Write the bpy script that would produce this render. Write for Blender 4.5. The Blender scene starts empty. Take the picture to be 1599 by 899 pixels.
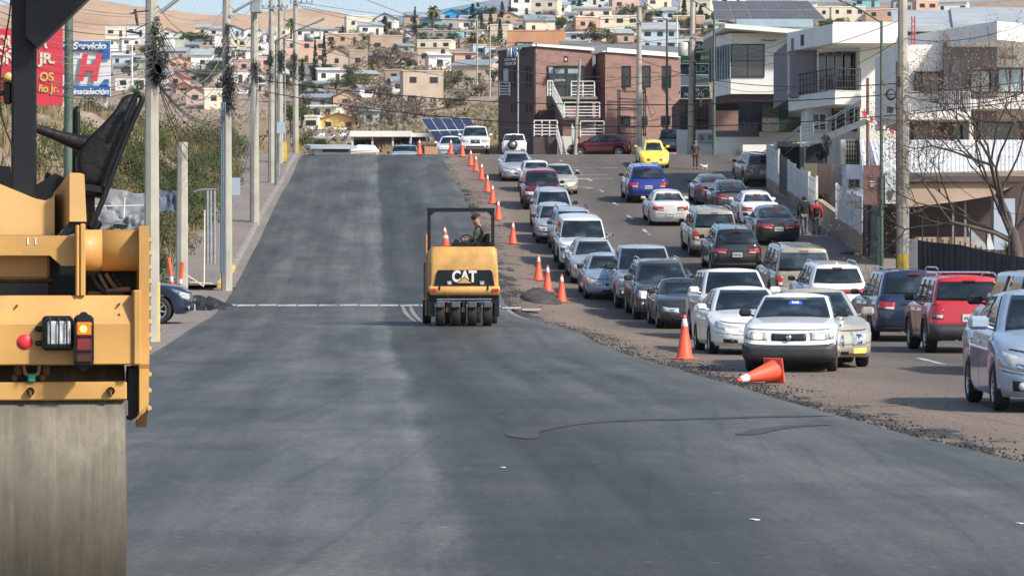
import bpy, bmesh, math, random
from mathutils import Vector, Matrix, Euler
R = math.radians
PI = math.pi
F = 4500.0
CX, HY, CH = 799.5, 435.0, 1.65
sc = bpy.context.scene
COL = sc.collection

# ---------------- camera, world, sun, exposure ----------------
cam_d = bpy.data.cameras.new('camera')
cam = bpy.data.objects.new('camera', cam_d)
COL.objects.link(cam)
cam.location = (0, 0, CH)
cam.rotation_euler = (R(90), 0, 0)
cam_d.sensor_width = 36.0
cam_d.sensor_fit = 'HORIZONTAL'
cam_d.lens = 36.0 * F / 1599.0
cam_d.shift_y = -(449.5 - HY) / 1599.0
cam_d.clip_start = 0.5
cam_d.clip_end = 30000
sc.camera = cam
SUN_AZ = R(127)      # clockwise from +Y (north)
SUN_EL = R(40)
w = bpy.data.worlds.new('World')
sc.world = w
w.use_nodes = True
nt = w.node_tree
nt.nodes.clear()
wo = nt.nodes.new('ShaderNodeOutputWorld')
bg = nt.nodes.new('ShaderNodeBackground')
sky = nt.nodes.new('ShaderNodeTexSky')
sky.sky_type = 'NISHITA'
sky.sun_disc = False
sky.sun_elevation = SUN_EL
sky.sun_rotation = SUN_AZ
sky.altitude = 700
sky.air_density = 1.0
sky.dust_density = 2.0
sky.ozone_density = 1.0
bg.inputs[1].default_value = 0.125
nt.links.new(sky.outputs[0], bg.inputs[0])
nt.links.new(bg.outputs[0], wo.inputs[0])
sd = bpy.data.lights.new('sun', 'SUN')
sd.energy = 3.8
sd.angle = R(4)
sd.color = (1.0, 0.93, 0.82)
sun = bpy.data.objects.new('sun', sd)
COL.objects.link(sun)
dv = Vector((math.sin(SUN_AZ) * math.cos(SUN_EL), math.cos(SUN_AZ) * math.cos(SUN_EL), math.sin(SUN_EL)))
sun.rotation_euler = dv.to_track_quat('Z', 'Y').to_euler()
sun.location = (60, -60, 90)
sc.view_settings.view_transform = 'Standard'
sc.view_settings.look = 'None'
sc.view_settings.exposure = 0.62
sc.view_settings.gamma = 1.0
sc.cycles.max_bounces = 5
sc.cycles.transparent_max_bounces = 6

# ---------------- helpers ----------------
def tag(o, label=None, cat=None, group=None, kind=None):
    if label: o['label'] = label
    if cat: o['category'] = cat
    if group: o['group'] = group
    if kind: o['kind'] = kind
    return o

class MB:
    def __init__(s):
        s.v = []; s.f = []; s.m = []; s.sm = []; s.uv = None
    def add(s, vs, fs, mi=0, smooth=False):
        b = len(s.v)
        s.v += [tuple(v) for v in vs]
        for f in fs:
            s.f.append(tuple(i + b for i in f)); s.m.append(mi); s.sm.append(smooth)
        return s
    def box(s, x0, x1, y0, y1, z0, z1, mi=0):
        s.add([(x0,y0,z0),(x1,y0,z0),(x1,y1,z0),(x0,y1,z0),(x0,y0,z1),(x1,y0,z1),(x1,y1,z1),(x0,y1,z1)],
              [(0,3,2,1),(4,5,6,7),(0,1,5,4),(1,2,6,5),(2,3,7,6),(3,0,4,7)], mi)
        return s
    def cbox(s, c, d, rot=None, mi=0, bev=0.0):
        hx, hy, hz = d[0]/2, d[1]/2, d[2]/2
        if bev > 0:
            b = min(bev, hx*.9, hy*.9, hz*.9)
            vs = []
            for sz in (-1, 1):
                for (x, y) in ((-1,-1),(1,-1),(1,1),(-1,1)):
                    vs.append((x*(hx-b), y*(hy-b), sz*hz))
            for sz in (-1, 1):
                for (x, y) in ((-1,-1),(1,-1),(1,1),(-1,1)):
                    vs.append((x*(hx-b), y*hy, sz*(hz-b)))
                    vs.append((x*hx, y*(hy-b), sz*(hz-b)))
            fs = [(3,2,1,0),(4,5,6,7)]
            # ring indices low 8..15, high 16..23
            def rg(o): return [o+0, o+2, o+3, o+5, o+4, o+6, o+7, o+1]
            # order: corner(-,-): y-face v, x-face v ...
            lo = [8+0, 8+2, 8+3, 8+5, 8+4, 8+6, 8+7, 8+1]
            hi = [16+0, 16+2, 16+3, 16+5, 16+4, 16+6, 16+7, 16+1]
            n = 8
            for i in range(n):
                j = (i+1) % n
                fs.append((lo[i], lo[j], hi[j], hi[i]))
            cmap_lo = {8:0, 9:0, 10:1, 11:1, 12:2, 13:2, 14:3, 15:3}
            for i in range(n):
                j = (i+1) % n
                a, c_ = cmap_lo[lo[i]], cmap_lo[lo[j]]
                if a == c_: fs.append((a, lo[j], lo[i])); fs.append((a+4, hi[i], hi[j]))
                else: fs.append((a, c_, lo[j], lo[i])); fs.append((a+4, hi[i], hi[j], c_+4))
        else:
            vs = [(x*hx, y*hy, z*hz) for z in (-1,1) for (x,y) in ((-1,-1),(1,-1),(1,1),(-1,1))]
            fs = [(0,3,2,1),(4,5,6,7),(0,1,5,4),(1,2,6,5),(2,3,7,6),(3,0,4,7)]
        M = Matrix.Translation(Vector(c))
        if rot is not None: M = M @ Euler(rot).to_matrix().to_4x4()
        s.add([M @ Vector(v) for v in vs], fs, mi)
        return s
    def tube(s, pts, r, n=8, mi=0, cap=True, smooth=True):
        pts = [Vector(p) for p in pts]
        rs = r if isinstance(r, (list, tuple)) else [r]*len(pts)
        b = len(s.v); vs = []; fs = []
        prev = None
        for i, p in enumerate(pts):
            if i == 0: t = pts[1]-pts[0]
            elif i == len(pts)-1: t = pts[-1]-pts[-2]
            else: t = (pts[i+1]-pts[i]).normalized() + (pts[i]-pts[i-1]).normalized()
            if t.length < 1e-9: t = Vector((0,0,1))
            t.normalize()
            if prev is None:
                a = Vector((0,0,1)) if abs(t.z) < .9 else Vector((1,0,0))
                u = t.cross(a).normalized()
            else:
                u = prev - t*prev.dot(t)
                if u.length < 1e-6: u = t.orthogonal()
                u.normalize()
            prev = u
            v2 = t.cross(u)
            for k in range(n):
                a = 2*PI*k/n
                vs.append(p + (u*math.cos(a) + v2*math.sin(a))*rs[i])
        for i in range(len(pts)-1):
            for k in range(n):
                k2 = (k+1) % n
                fs.append((i*n+k, i*n+k2, (i+1)*n+k2, (i+1)*n+k))
        s.add(vs, fs, mi, smooth)
        if cap:
            L = len(pts)-1
            s.add([vs[k] for k in range(n)], [tuple(reversed(range(n)))], mi)
            s.add([vs[L*n+k] for k in range(n)], [tuple(range(n))], mi)
        return s
    def lathe(s, prof, n=24, M=None, mi=0, smooth=True, cap=False):
        # prof: list of (r, z) around local Z
        vs = []; fs = []
        for (r, z) in prof:
            for k in range(n):
                a = 2*PI*k/n
                vs.append(Vector((r*math.cos(a), r*math.sin(a), z)))
        m = len(prof)
        for i in range(m-1):
            for k in range(n):
                k2 = (k+1) % n
                fs.append((i*n+k, i*n+k2, (i+1)*n+k2, (i+1)*n+k))
        if cap:
            fs.append(tuple(reversed(range(n)))); fs.append(tuple((m-1)*n+k for k in range(n)))
        if M is not None: vs = [M @ v for v in vs]
        s.add(vs, fs, mi, smooth)
        return s
    def prism(s, poly, ax, a, b, mi=0):
        # poly: 2D points; ax: extrusion axis 'x','y','z' from a to b
        n = len(poly)
        def P(p, t):
            return {'x': (t, p[0], p[1]), 'y': (p[0], t, p[1]), 'z': (p[0], p[1], t)}[ax]
        vs = [P(p, a) for p in poly] + [P(p, b) for p in poly]
        fs = [tuple(range(n)), tuple(reversed(range(n, 2*n)))]
        for i in range(n):
            j = (i+1) % n
            fs.append((i, n+i, n+j, j))
        s.add(vs, fs, mi)
        return s
    def quadw(s, a, b, c, d, mi=0):
        s.add([a, b, c, d], [(0,1,2,3)], mi); return s
    def build(s, name, mat, parent=None, loc=None, rot=None, fixn=True):
        me = bpy.data.meshes.new(name)
        me.from_pydata([tuple(v) for v in s.v], [], s.f)
        if not isinstance(mat, (list, tuple)): mat = [mat]
        for m in mat: me.materials.append(m)
        me.polygons.foreach_set('material_index', s.m)
        me.polygons.foreach_set('use_smooth', s.sm)
        if s.uv:
            ul = me.uv_layers.new(name='UVMap')
            co = []
            for l in me.loops: co += s.uv[l.vertex_index]
            ul.data.foreach_set('uv', co)
        if fixn:
            bm = bmesh.new(); bm.from_mesh(me)
            bmesh.ops.recalc_face_normals(bm, faces=bm.faces)
            bm.to_mesh(me); bm.free()
        me.update()
        o = bpy.data.objects.new(name, me)
        COL.objects.link(o)
        if parent is not None: o.parent = parent
        if loc is not None: o.location = loc
        if rot is not None: o.rotation_euler = rot
        return o

def empty(name, loc, rot=(0,0,0), label=None, cat=None, group=None):
    o = bpy.data.objects.new(name, None)
    COL.objects.link(o)
    o.empty_display_size = .3
    o.location = loc; o.rotation_euler = rot
    tag(o, label, cat, group)
    return o

CH_ = {}
def copy_tree(o, parent=None):
    c = o.copy(); COL.objects.link(c); c.parent = parent
    for ch in list(o.children): copy_tree(ch, c)
    return c

def text_obj(name, txt, size, mat, parent, M, ext=0.01, shear=0.0, bold=0.0, sx=1.0, align='CENTER'):
    cu = bpy.data.curves.new(name, 'FONT')
    cu.body = txt; cu.size = size; cu.extrude = ext; cu.shear = shear; cu.offset = bold
    cu.align_x = align; cu.align_y = 'CENTER'
    tmp = bpy.data.objects.new(name, cu)
    COL.objects.link(tmp)
    dg = bpy.context.evaluated_depsgraph_get()
    me = bpy.data.meshes.new_from_object(tmp.evaluated_get(dg))
    COL.objects.unlink(tmp); bpy.data.objects.remove(tmp)
    me.materials.clear(); me.materials.append(mat)
    me.transform(M @ Matrix.Diagonal((sx,1,1,1)))
    o = bpy.data.objects.new(name, me); COL.objects.link(o)
    if parent is not None: o.parent = parent
    return o
TXM = Euler((R(90), 0, 0)).to_matrix().to_4x4()     # text standing up, read from -Y
def txm(x, y, z, rz=0): return Matrix.Translation((x,y,z)) @ Euler((R(90), 0, rz)).to_matrix().to_4x4()

# ---------------- materials ----------------
MATS = {}
def mat(name, col, rough=.7, metal=0.0, noise=0.0, nscale=3.0, bump=0.0, bscale=40.0, coat=0.0, spec=.5, emit=None, es=0.0, wear=None, coord='Object', det=4.0):
    if name in MATS: return MATS[name]
    m = bpy.data.materials.new(name); m.use_nodes = True
    n = m.node_tree; b = n.nodes['Principled BSDF']
    b.inputs['Base Color'].default_value = (*col, 1)
    b.inputs['Roughness'].default_value = rough
    b.inputs['Metallic'].default_value = metal
    b.inputs['Specular IOR Level'].default_value = spec
    if coat: b.inputs['Coat Weight'].default_value = coat; b.inputs['Coat Roughness'].default_value = .04
    if emit: b.inputs['Emission Color'].default_value = (*emit, 1); b.inputs['Emission Strength'].default_value = es
    if noise or bump or wear:
        tc = n.nodes.new('ShaderNodeTexCoord')
    if noise:
        t = n.nodes.new('ShaderNodeTexNoise'); t.inputs['Scale'].default_value = nscale; t.inputs['Detail'].default_value = det
        n.links.new(tc.outputs[coord], t.inputs['Vector'])
        r = n.nodes.new('ShaderNodeValToRGB')
        r.color_ramp.elements[0].position = .3; r.color_ramp.elements[1].position = .7
        r.color_ramp.elements[0].color = (*[max(0,c*(1-noise)) for c in col], 1)
        r.color_ramp.elements[1].color = (*[min(1,c*(1+noise)) for c in col], 1)
        n.links.new(t.outputs[0], r.inputs[0])
        last = r.outputs[0]
        if wear:
            t2 = n.nodes.new('ShaderNodeTexNoise'); t2.inputs['Scale'].default_value = nscale*.37; t2.inputs['Detail'].default_value = 8; t2.inputs['Roughness'].default_value=.7
            n.links.new(tc.outputs[coord], t2.inputs['Vector'])
            r2 = n.nodes.new('ShaderNodeValToRGB'); r2.color_ramp.elements[0].position = wear[3]; r2.color_ramp.elements[1].position = wear[3]+.08
            n.links.new(t2.outputs[0], r2.inputs[0])
            mx = n.nodes.new('ShaderNodeMix'); mx.data_type = 'RGBA'
            n.links.new(r2.outputs[0], mx.inputs[0]); n.links.new(last, mx.inputs[6]); mx.inputs[7].default_value = (*wear[:3], 1)
            last = mx.outputs[2]
        n.links.new(last, b.inputs['Base Color'])
    if bump:
        t = n.nodes.new('ShaderNodeTexNoise'); t.inputs['Scale'].default_value = bscale; t.inputs['Detail'].default_value = 3
        n.links.new(tc.outputs[coord], t.inputs['Vector'])
        bp = n.nodes.new('ShaderNodeBump'); bp.inputs['Strength'].default_value = bump; bp.inputs['Distance'].default_value = .02
        n.links.new(t.outputs[0], bp.inputs['Height']); n.links.new(bp.outputs[0], b.inputs['Normal'])
    MATS[name] = m
    return m

def brickmat(name, c1, c2, mortar, scale=1.0, bw=.24, bh=.075, axis='XZ', var=.0):
    m = bpy.data.materials.new(name); m.use_nodes = True
    n = m.node_tree; b = n.nodes['Principled BSDF']; b.inputs['Roughness'].default_value = .85
    g = n.nodes.new('ShaderNodeNewGeometry')
    sp = n.nodes.new('ShaderNodeSeparateXYZ'); cb = n.nodes.new('ShaderNodeCombineXYZ')
    n.links.new(g.outputs['Position'], sp.inputs[0])
    ad = n.nodes.new('ShaderNodeMath'); ad.operation = 'ADD'
    n.links.new(sp.outputs['X'], ad.inputs[0]); n.links.new(sp.outputs['Y'], ad.inputs[1])
    n.links.new(ad.outputs[0], cb.inputs[0]); n.links.new(sp.outputs['Z'], cb.inputs[1])
    br = n.nodes.new('ShaderNodeTexBrick')
    br.inputs['Color1'].default_value = (*c1, 1); br.inputs['Color2'].default_value = (*c2, 1); br.inputs['Mortar'].default_value = (*mortar, 1)
    br.inputs['Scale'].default_value = scale; br.inputs['Brick Width'].default_value = bw; br.inputs['Row Height'].default_value = bh
    br.inputs['Mortar Size'].default_value = bh*.12; br.inputs['Bias'].default_value = 0
    n.links.new(cb.outputs[0], br.inputs['Vector'])
    t = n.nodes.new('ShaderNodeTexNoise'); t.inputs['Scale'].default_value = .5; t.inputs['Detail'].default_value = 8
    mp = n.nodes.new('ShaderNodeMapping'); mp.inputs['Scale'].default_value = (1.6,1.6,7)
    n.links.new(g.outputs['Position'], mp.inputs[0]); n.links.new(mp.outputs[0], t.inputs['Vector'])
    r = n.nodes.new('ShaderNodeValToRGB'); r.color_ramp.elements[0].position = .3; r.color_ramp.elements[1].position = .7
    r.color_ramp.elements[0].color = (.80,.78,.78,1); r.color_ramp.elements[1].color = (1.18,1.15,1.13,1)
    n.links.new(t.outputs[0], r.inputs[0])
    mx = n.nodes.new('ShaderNodeMix'); mx.data_type = 'RGBA'; mx.blend_type = 'MULTIPLY'; mx.inputs[0].default_value = 1
    n.links.new(br.outputs[0], mx.inputs[6]); n.links.new(r.outputs[0], mx.inputs[7])
    n.links.new(mx.outputs[2], b.inputs['Base Color'])
    MATS[name] = m
    return m

# ---------------- ground shape ----------------
_P = [(0,0),(66,0),(69.75,.06),(72.9,.11),(77.4,.16),(82.8,.25),(87.75,.45),(93.15,.80),(96.75,1.05),(103.5,1.6),(111.15,2.4),(118.35,3.1),
      (126,3.97),(139.5,5.35),(155.7,6.9),(162,7.7),(171,8.95),(175,9.2),(192,9.85),(210,10.42),(230,11.2),(260,12.0)]
def lerp_tab(T, x):
    if x <= T[0][0]: return T[0][1]
    for i in range(len(T)-1):
        if x <= T[i+1][0]:
            a, b = T[i], T[i+1]
            return a[1] + (b[1]-a[1])*(x-a[0])/(b[0]-a[0])
    return T[-1][1]
_PS = [sum(lerp_tab(_P, d+k*.7) for k in (-3,-2,-1,0,1,2,3))/7.0 for d in [i*.5 for i in range(0, 560)]]
def prof(D):
    if D <= 0: return 0.0
    i = D/.5; k = int(i)
    if k >= len(_PS)-1: return _PS[-1]
    t = i-k
    return _PS[k]*(1-t)+_PS[k+1]*t
def ss(a, b, x):
    if a == b: return 1.0 if x > a else 0.0
    t = max(0, min(1, (x-a)/(b-a)))
    return t*t*(3-2*t)
_LD = [(160,9.05),(173,9.05),(178,8.2),(188,7.2),(205,7.0),(230,9.2),(260,11.2)]
_FR = [(215,-.02),(260,.01),(430,.1),(500,.23),(600,.48),(720,.72),(900,1.0)]
_YT = [(-400,90),(200,78),(420,62),(560,42),(700,28),(900,14),(1100,9),(1600,5),(2400,5)]
def townz(X, D):
    x = CX + X*F/D
    fr = lerp_tab(_FR, min(D, 900))
    yt = lerp_tab(_YT, x)
    yv = 240 - (240-yt)*fr
    z = CH + (HY-yv)*min(D,900)/F
    if D > 900: z -= (D-900)*.25
    return z
_XB = [(0,-9.6),(70,-10.2),(92,-11.2),(110,-12.4),(145,-14.2),(175,-15.6),(200,-17)]
def hsh(x, y):
    s = math.sin(x*12.9898+y*78.233)*43758.5453
    return s-math.floor(s)
def vn(x, y):
    xi, yi = math.floor(x), math.floor(y); fx, fy = x-xi, y-yi
    fx = fx*fx*(3-2*fx); fy = fy*fy*(3-2*fy)
    a = hsh(xi,yi); b = hsh(xi+1,yi); c = hsh(xi,yi+1); d = hsh(xi+1,yi+1)
    return (a*(1-fx)+b*fx)*(1-fy)+(c*(1-fx)+d*fx)*fy
def G(X, D):
    z = prof(D)
    # crown: the freshly paved carriageway lies a little higher near the dip
    E0 = lerp_tab([(0,4),(40,3.6),(60,2.6),(85,-.3),(173,-4)], D)
    bump = .32*ss(58,72,D)*(1-ss(98,124,D))
    z += bump*(1-ss(E0-1.5, E0+3.5, X))
    # left side beyond the crest falls into a hollow
    if D > 160:
        l = 1-ss(-7.0, -4.0, X)
        z = z*(1-l) + min(z, lerp_tab(_LD, D))*l
    # bank to the left
    xb = lerp_tab(_XB, D)
    if X < xb and D > 88:
        dist = xb-X
        top = CH + (HY-188)*min(D,190)/F
        h = max(0, top - prof(min(D,176)))
        t = ss(0, 9, dist)
        k = ss(90, 99, D)*(1-ss(176, 200, D))
        z += h*t*k + k*t*(vn(X*.35, D*.2)-.5)*1.6 + k*t*(vn(X*1.1, D*.7)-.5)*.5 + k*min(dist-9,30)*.10*(dist>9)
    if D > 210:
        k = ss(212, 262, D)
        z = z*(1-k) + townz(X, D)*k
        if D > 262: z += (vn(X*.05, D*.03)-.5)*3*ss(262,400,D)
    return z
def hit(x, y, d0=8.0, d1=900.0):
    kx = (x-CX)/F; kz = (HY-y)/F
    D = d0; st = 1.0; prev = d0
    while D < d1:
        if CH + kz*D <= G(kx*D, D): break
        prev = D; D += st
    a, b = prev, D
    for _ in range(18):
        m = (a+b)/2
        if CH + kz*m <= G(kx*m, m): b = m
        else: a = m
    return Vector((kx*b, b, G(kx*b, b)))
def at(x, y, D): return Vector(((x-CX)*D/F, D, CH+(HY-y)*D/F))
# ---------------- ground materials ----------------
def nodes(name):
    m = bpy.data.materials.new(name); m.use_nodes = True
    MATS[name] = m
    return m, m.node_tree, m.node_tree.nodes['Principled BSDF']
def ramp(n, inp, stops):
    r = n.nodes.new('ShaderNodeValToRGB')
    e = r.color_ramp.elements
    while len(e) < len(stops): e.new(.5)
    for i, (p, c) in enumerate(stops):
        e[i].position = p
        e[i].color = (*c, 1) if isinstance(c, tuple) else (c, c, c, 1)
    n.links.new(inp, r.inputs[0]); return r.outputs[0]
def noise(n, vec, sx, sy, sz=1.0, scale=1.0, det=5, rough=.55):
    mp = n.nodes.new('ShaderNodeMapping'); mp.inputs['Scale'].default_value = (sx, sy, sz)
    n.links.new(vec, mp.inputs[0])
    t = n.nodes.new('ShaderNodeTexNoise'); t.inputs['Scale'].default_value = scale; t.inputs['Detail'].default_value = det; t.inputs['Roughness'].default_value = rough
    n.links.new(mp.outputs[0], t.inputs['Vector']); return t.outputs[0]
def math_(n, op, a, b=None, clamp=False):
    m = n.nodes.new('ShaderNodeMath'); m.operation = op; m.use_clamp = clamp
    for i, v in enumerate((a, b)):
        if v is None: continue
        if isinstance(v, (int, float)): m.inputs[i].default_value = v
        else: n.links.new(v, m.inputs[i])
    return m.outputs[0]
def mixc(n, f, a, b, blend='MIX'):
    m = n.nodes.new('ShaderNodeMix'); m.data_type = 'RGBA'; m.blend_type = blend
    if isinstance(f, (int, float)): m.inputs[0].default_value = f
    else: n.links.new(f, m.inputs[0])
    for i, v in ((6, a), (7, b)):
        if isinstance(v, tuple): m.inputs[i].default_value = (*v, 1)
        else: n.links.new(v, m.inputs[i])
    return m.outputs[2]
def bump(n, b, h, strength=.4, dist=.02):
    bp = n.nodes.new('ShaderNodeBump'); bp.inputs['Strength'].default_value = strength; bp.inputs['Distance'].default_value = dist
    n.links.new(h, bp.inputs['Height']); n.links.new(bp.outputs[0], b.inputs['Normal'])

# fresh asphalt: UV = (metres right of the lane seam, metres along)
m, n, b = nodes('fresh_asphalt')
uv = n.nodes.new('ShaderNodeTexCoord').outputs['UV']
sp = n.nodes.new('ShaderNodeSeparateXYZ'); n.links.new(uv, sp.inputs[0])
wob = noise(n, uv, .9, .12, det=7, rough=.7)
u2 = math_(n, 'ADD', sp.outputs[0], math_(n, 'MULTIPLY', math_(n, 'SUBTRACT', wob, .5), 1.0))
uu = math_(n, 'DIVIDE', math_(n, 'ADD', u2, 8.0), 16.0)     # -8..8 -> 0..1
base = ramp(n, uu, [(0,.060),(.20,.072),(.34,.078),(.45,.092),(.500,.122),(.516,.056),(.56,.044),(.62,.058),(.71,.084),(.85,.076),(1,.066)])
st = noise(n, uv, 1.3, .03, det=7, rough=.6)
base = mixc(n, 1.0, base, ramp(n, st, [(.30,.62),(.5,1.0),(.70,1.42)]), 'MULTIPLY')
bl = noise(n, uv, .45, .13, det=8, rough=.7)
base = mixc(n, 1.0, base, ramp(n, bl, [(.33,.56),(.5,1.0),(.67,1.45)]), 'MULTIPLY')
tr = noise(n, uv, .30, 1.1, det=8, rough=.72)
base = mixc(n, 1.0, base, ramp(n, tr, [(.32,.86),(.68,1.14)]), 'MULTIPLY')
mp = n.nodes.new('ShaderNodeMapping'); mp.inputs['Rotation'].default_value = (0,0,.10); n.links.new(uv, mp.inputs[0])
ln = noise(n, mp.outputs[0], 5.0, .05, det=4, rough=.6)
base = mixc(n, 1.0, base, ramp(n, ln, [(.32,.78),(.43,1.0),(.60,1.0),(.69,1.12)]), 'MULTIPLY')
gr = noise(n, uv, 17, 12, det=6, rough=.8)
base = mixc(n, 1.0, base, ramp(n, gr, [(.33,.62),(.67,1.38)]), 'MULTIPLY')
sk = noise(n, uv, 6, 7, det=2)
base = mixc(n, ramp(n, sk, [(.70,0.0),(.73,.6)]), base, (.22,.22,.21))
base = mixc(n, 1.0, base, (.86,.915,.86), 'MULTIPLY')
n.links.new(base, b.inputs['Base Color'])
n.links.new(ramp(n, bl, [(.25,.56),(.8,.74)]), b.inputs['Roughness'])
b.inputs['Specular IOR Level'].default_value = .35
bump(n, b, gr, .35, .006)

m, n, b = nodes('old_asphalt')
uv = n.nodes.new('ShaderNodeTexCoord').outputs['UV']
sp = n.nodes.new('ShaderNodeSeparateXYZ'); n.links.new(uv, sp.inputs[0])
a = noise(n, uv, .4, .06, det=7, rough=.65)
g2 = noise(n, uv, 22, 22, det=3)
wob = noise(n, uv, .8, .35, det=7, rough=.75)
u2 = math_(n, 'ADD', sp.outputs[0], math_(n, 'MULTIPLY', math_(n, 'SUBTRACT', wob, .5), 2.6))
dirt = ramp(n, math_(n, 'DIVIDE', u2, 6.0, True), [(0,1.0),(.34,.95),(.60,.45),(.98,.08)])
c = ramp(n, a, [(.25,(.076,.066,.058)),(.75,(.118,.102,.088))])
c = mixc(n, dirt, c, ramp(n, a, [(.3,(.125,.092,.068)),(.7,(.215,.165,.125))]))
lanes = n.nodes.new('ShaderNodeTexWave'); lanes.wave_type = 'BANDS'; lanes.bands_direction = 'X'; lanes.inputs['Scale'].default_value = .094; lanes.inputs['Distortion'].default_value = 2.0; lanes.inputs['Detail'].default_value = 2
n.links.new(uv, lanes.inputs['Vector'])
c = mixc(n, 1.0, c, ramp(n, lanes.outputs['Fac'], [(0,.86),(1,1.08)]), 'MULTIPLY')
sp2 = math_(n, 'SUBTRACT', noise(n, uv, 1.1, .45, det=9, rough=.72), math_(n, 'MULTIPLY', sp.outputs[0], .085))
c = mixc(n, ramp(n, sp2, [(.47,0.0),(.50,1.0)]), c, (.030,.029,.029))
c = mixc(n, 1.0, c, ramp(n, g2, [(.3,.70),(.7,1.32)]), 'MULTIPLY')
cr = n.nodes.new('ShaderNodeTexVoronoi'); cr.feature = 'DISTANCE_TO_EDGE'; cr.inputs['Scale'].default_value = .22; n.links.new(uv, cr.inputs['Vector'])
c = mixc(n, 1.0, c, ramp(n, cr.outputs['Distance'], [(0,.72),(.012,1.0)]), 'MULTIPLY')
n.links.new(c, b.inputs['Base Color']); b.inputs['Roughness'].default_value = .82
bump(n, b, g2, .3, .006)

m, n, b = nodes('soil')
tc = n.nodes.new('ShaderNodeTexCoord').outputs['Object']
a = noise(n, tc, .12, .12, .12, det=8, rough=.65)
g2 = noise(n, tc, 1.6, 1.6, 1.6, det=8, rough=.75)
c = ramp(n, a, [(.2,(.15,.11,.08)),(.42,(.27,.20,.15)),(.6,(.35,.265,.20)),(.8,(.20,.155,.10))])
c = mixc(n, 1.0, c, ramp(n, g2, [(.3,.55),(.7,1.35)]), 'MULTIPLY')
n.links.new(c, b.inputs['Base Color']); b.inputs['Roughness'].default_value = .95
bump(n, b, g2, .9, .25)

m, n, b = nodes('concrete_walk')
tc = n.nodes.new('ShaderNodeTexCoord').outputs['Object']
a = noise(n, tc, .5, .25, .5, det=8, rough=.7)
g2 = noise(n, tc, 9, 9, 9, det=4)
c = ramp(n, a, [(.25,(.15,.13,.118)),(.75,(.25,.215,.19))])
c = mixc(n, 1.0, c, ramp(n, g2, [(.3,.85),(.7,1.12)]), 'MULTIPLY')
n.links.new(c, b.inputs['Base Color']); b.inputs['Roughness'].default_value = .85
mat('kerb_concrete', (.24,.22,.2), .85, noise=.25, nscale=1.5)
mat('kerb_yellow', (.62,.40,.08), .8, noise=.35, nscale=2.5, wear=(.3,.27,.22,.52))
mat('line_paint', (.44,.44,.42), .7, noise=.25, nscale=3, wear=(.12,.11,.1,.5), det=6)
mat('rubble', (.035,.033,.032), .9, noise=.4, nscale=4, bump=.5)
mat('gravel', (.15,.12,.10), .95, noise=.4, nscale=6)
mat('strip_concrete', (.42,.40,.37), .8, noise=.3, nscale=2.5, wear=(.16,.15,.15,.56))
mat('tyre_mark', (.044,.046,.046), .75, noise=.2, nscale=2)
mat('dust_mark', (.20,.20,.195), .7, noise=.3, nscale=5)

# ---------------- ground sheet ----------------
def frange(a, b, s):
    o = []; x = a
    while x < b-1e-6: o.append(x); x += s
    return o
ds = [-30, -10, 4] + frange(10, 60, 5) + frange(60, 215, 1.5) + frange(215, 300, 5) + frange(300, 920, 12) + [960, 1040, 1200]
xs_near = [-420,-330,-260,-210,-170,-140,-120,-100,-85,-72,-62,-54,-47,-41,-36,-32] + frange(-29,-9,.8) + frange(-9,16,1.0) + [16,18,20,23,26,30,35,41,48,56,65,75,87,100,115,135,160,190,230,280,340,420]
mb = MB(); nx = len(xs_near)
for D in ds:
    for X in xs_near:
        z = G(X, max(D, 1.0))
        if -9.5 < X < 16 and D < 215: z -= .06
        mb.v.append((X, D, z))
for j in range(len(ds)-1):
    for i in range(nx-1):
        mb.f.append((j*nx+i, j*nx+i+1, (j+1)*nx+i+1, (j+1)*nx+i)); mb.m.append(0); mb.sm.append(True)
tag(mb.build('ground', MATS['soil'], fixn=False), kind='structure')

# pixel polylines -> ground polylines
def pxline(pts): return [hit(x, y) for (x, y) in pts]
def xof(line): return sorted([(p.y, p.x) for p in line])
SEAM = xof(pxline([(676,899),(655,728),(632,640),(606,560),(592,482),(590,420),(588,351),(587,300),(585,250)]))
EDGE = xof(pxline([(1599,728),(1400,680),(1200,622),(1100,592),(1000,563),(930,536),(870,511),(812,494),(788,478),(770,430),(748,370),(722,305),(703,268),(691,248)]))
LEFT = xof(pxline([(212,580),(235,556),(300,515),(345,482),(357,467),(399,389),(442,300),(468,248)]))
SEAM = [(5, SEAM[0][1])] + SEAM; 
EDGE = [(5, EDGE[0][1]+.45)] + EDGE
LEFT = [(5, LEFT[0][1])] + LEFT
def clampl(T, D): return lerp_tab(T, D)
def sheet(name, matn, fa, fb, d0, d1, step, nacross, dz, uvo=None, skirt=0.0, kind='structure', endfall=None):
    mb = MB(); mb.uv = []; rows = []
    D = d0
    Ds = []
    while D < d1: Ds.append(D); D += step
    Ds.append(d1)
    for D in Ds:
        a, c = fa(D), fb(D)
        for i in range(nacross+1):
            X = a+(c-a)*i/nacross
            mb.v.append((X, D, G(X, D)+dz)); mb.uv.append((X-(uvo(D) if uvo else 0), D))
        if skirt:
            mb.v.append((c+.05, D, G(c, D)+dz-skirt)); mb.uv.append((c+.05-(uvo(D) if uvo else 0), D))
    k = nacross+1+(1 if skirt else 0)
    for j in range(len(Ds)-1):
        for i in range(k-1):
            mb.f.append((j*k+i, j*k+i+1, (j+1)*k+i+1, (j+1)*k+i)); mb.m.append(0); mb.sm.append(True)
    o = mb.build(name, MATS[matn], fixn=False)
    return tag(o, kind=kind)
fE = lambda D: lerp_tab(EDGE, D) + .10*(vn(D*.5, 3.3)-.5)
fS = lambda D: lerp_tab(SEAM, D)
fL = lambda D: lerp_tab(LEFT, D)
sheet('new_asphalt_road', 'fresh_asphalt', lambda D: fL(D), fE, 5, 200, 1.0, 14, .045, fS, skirt=.05)
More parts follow.
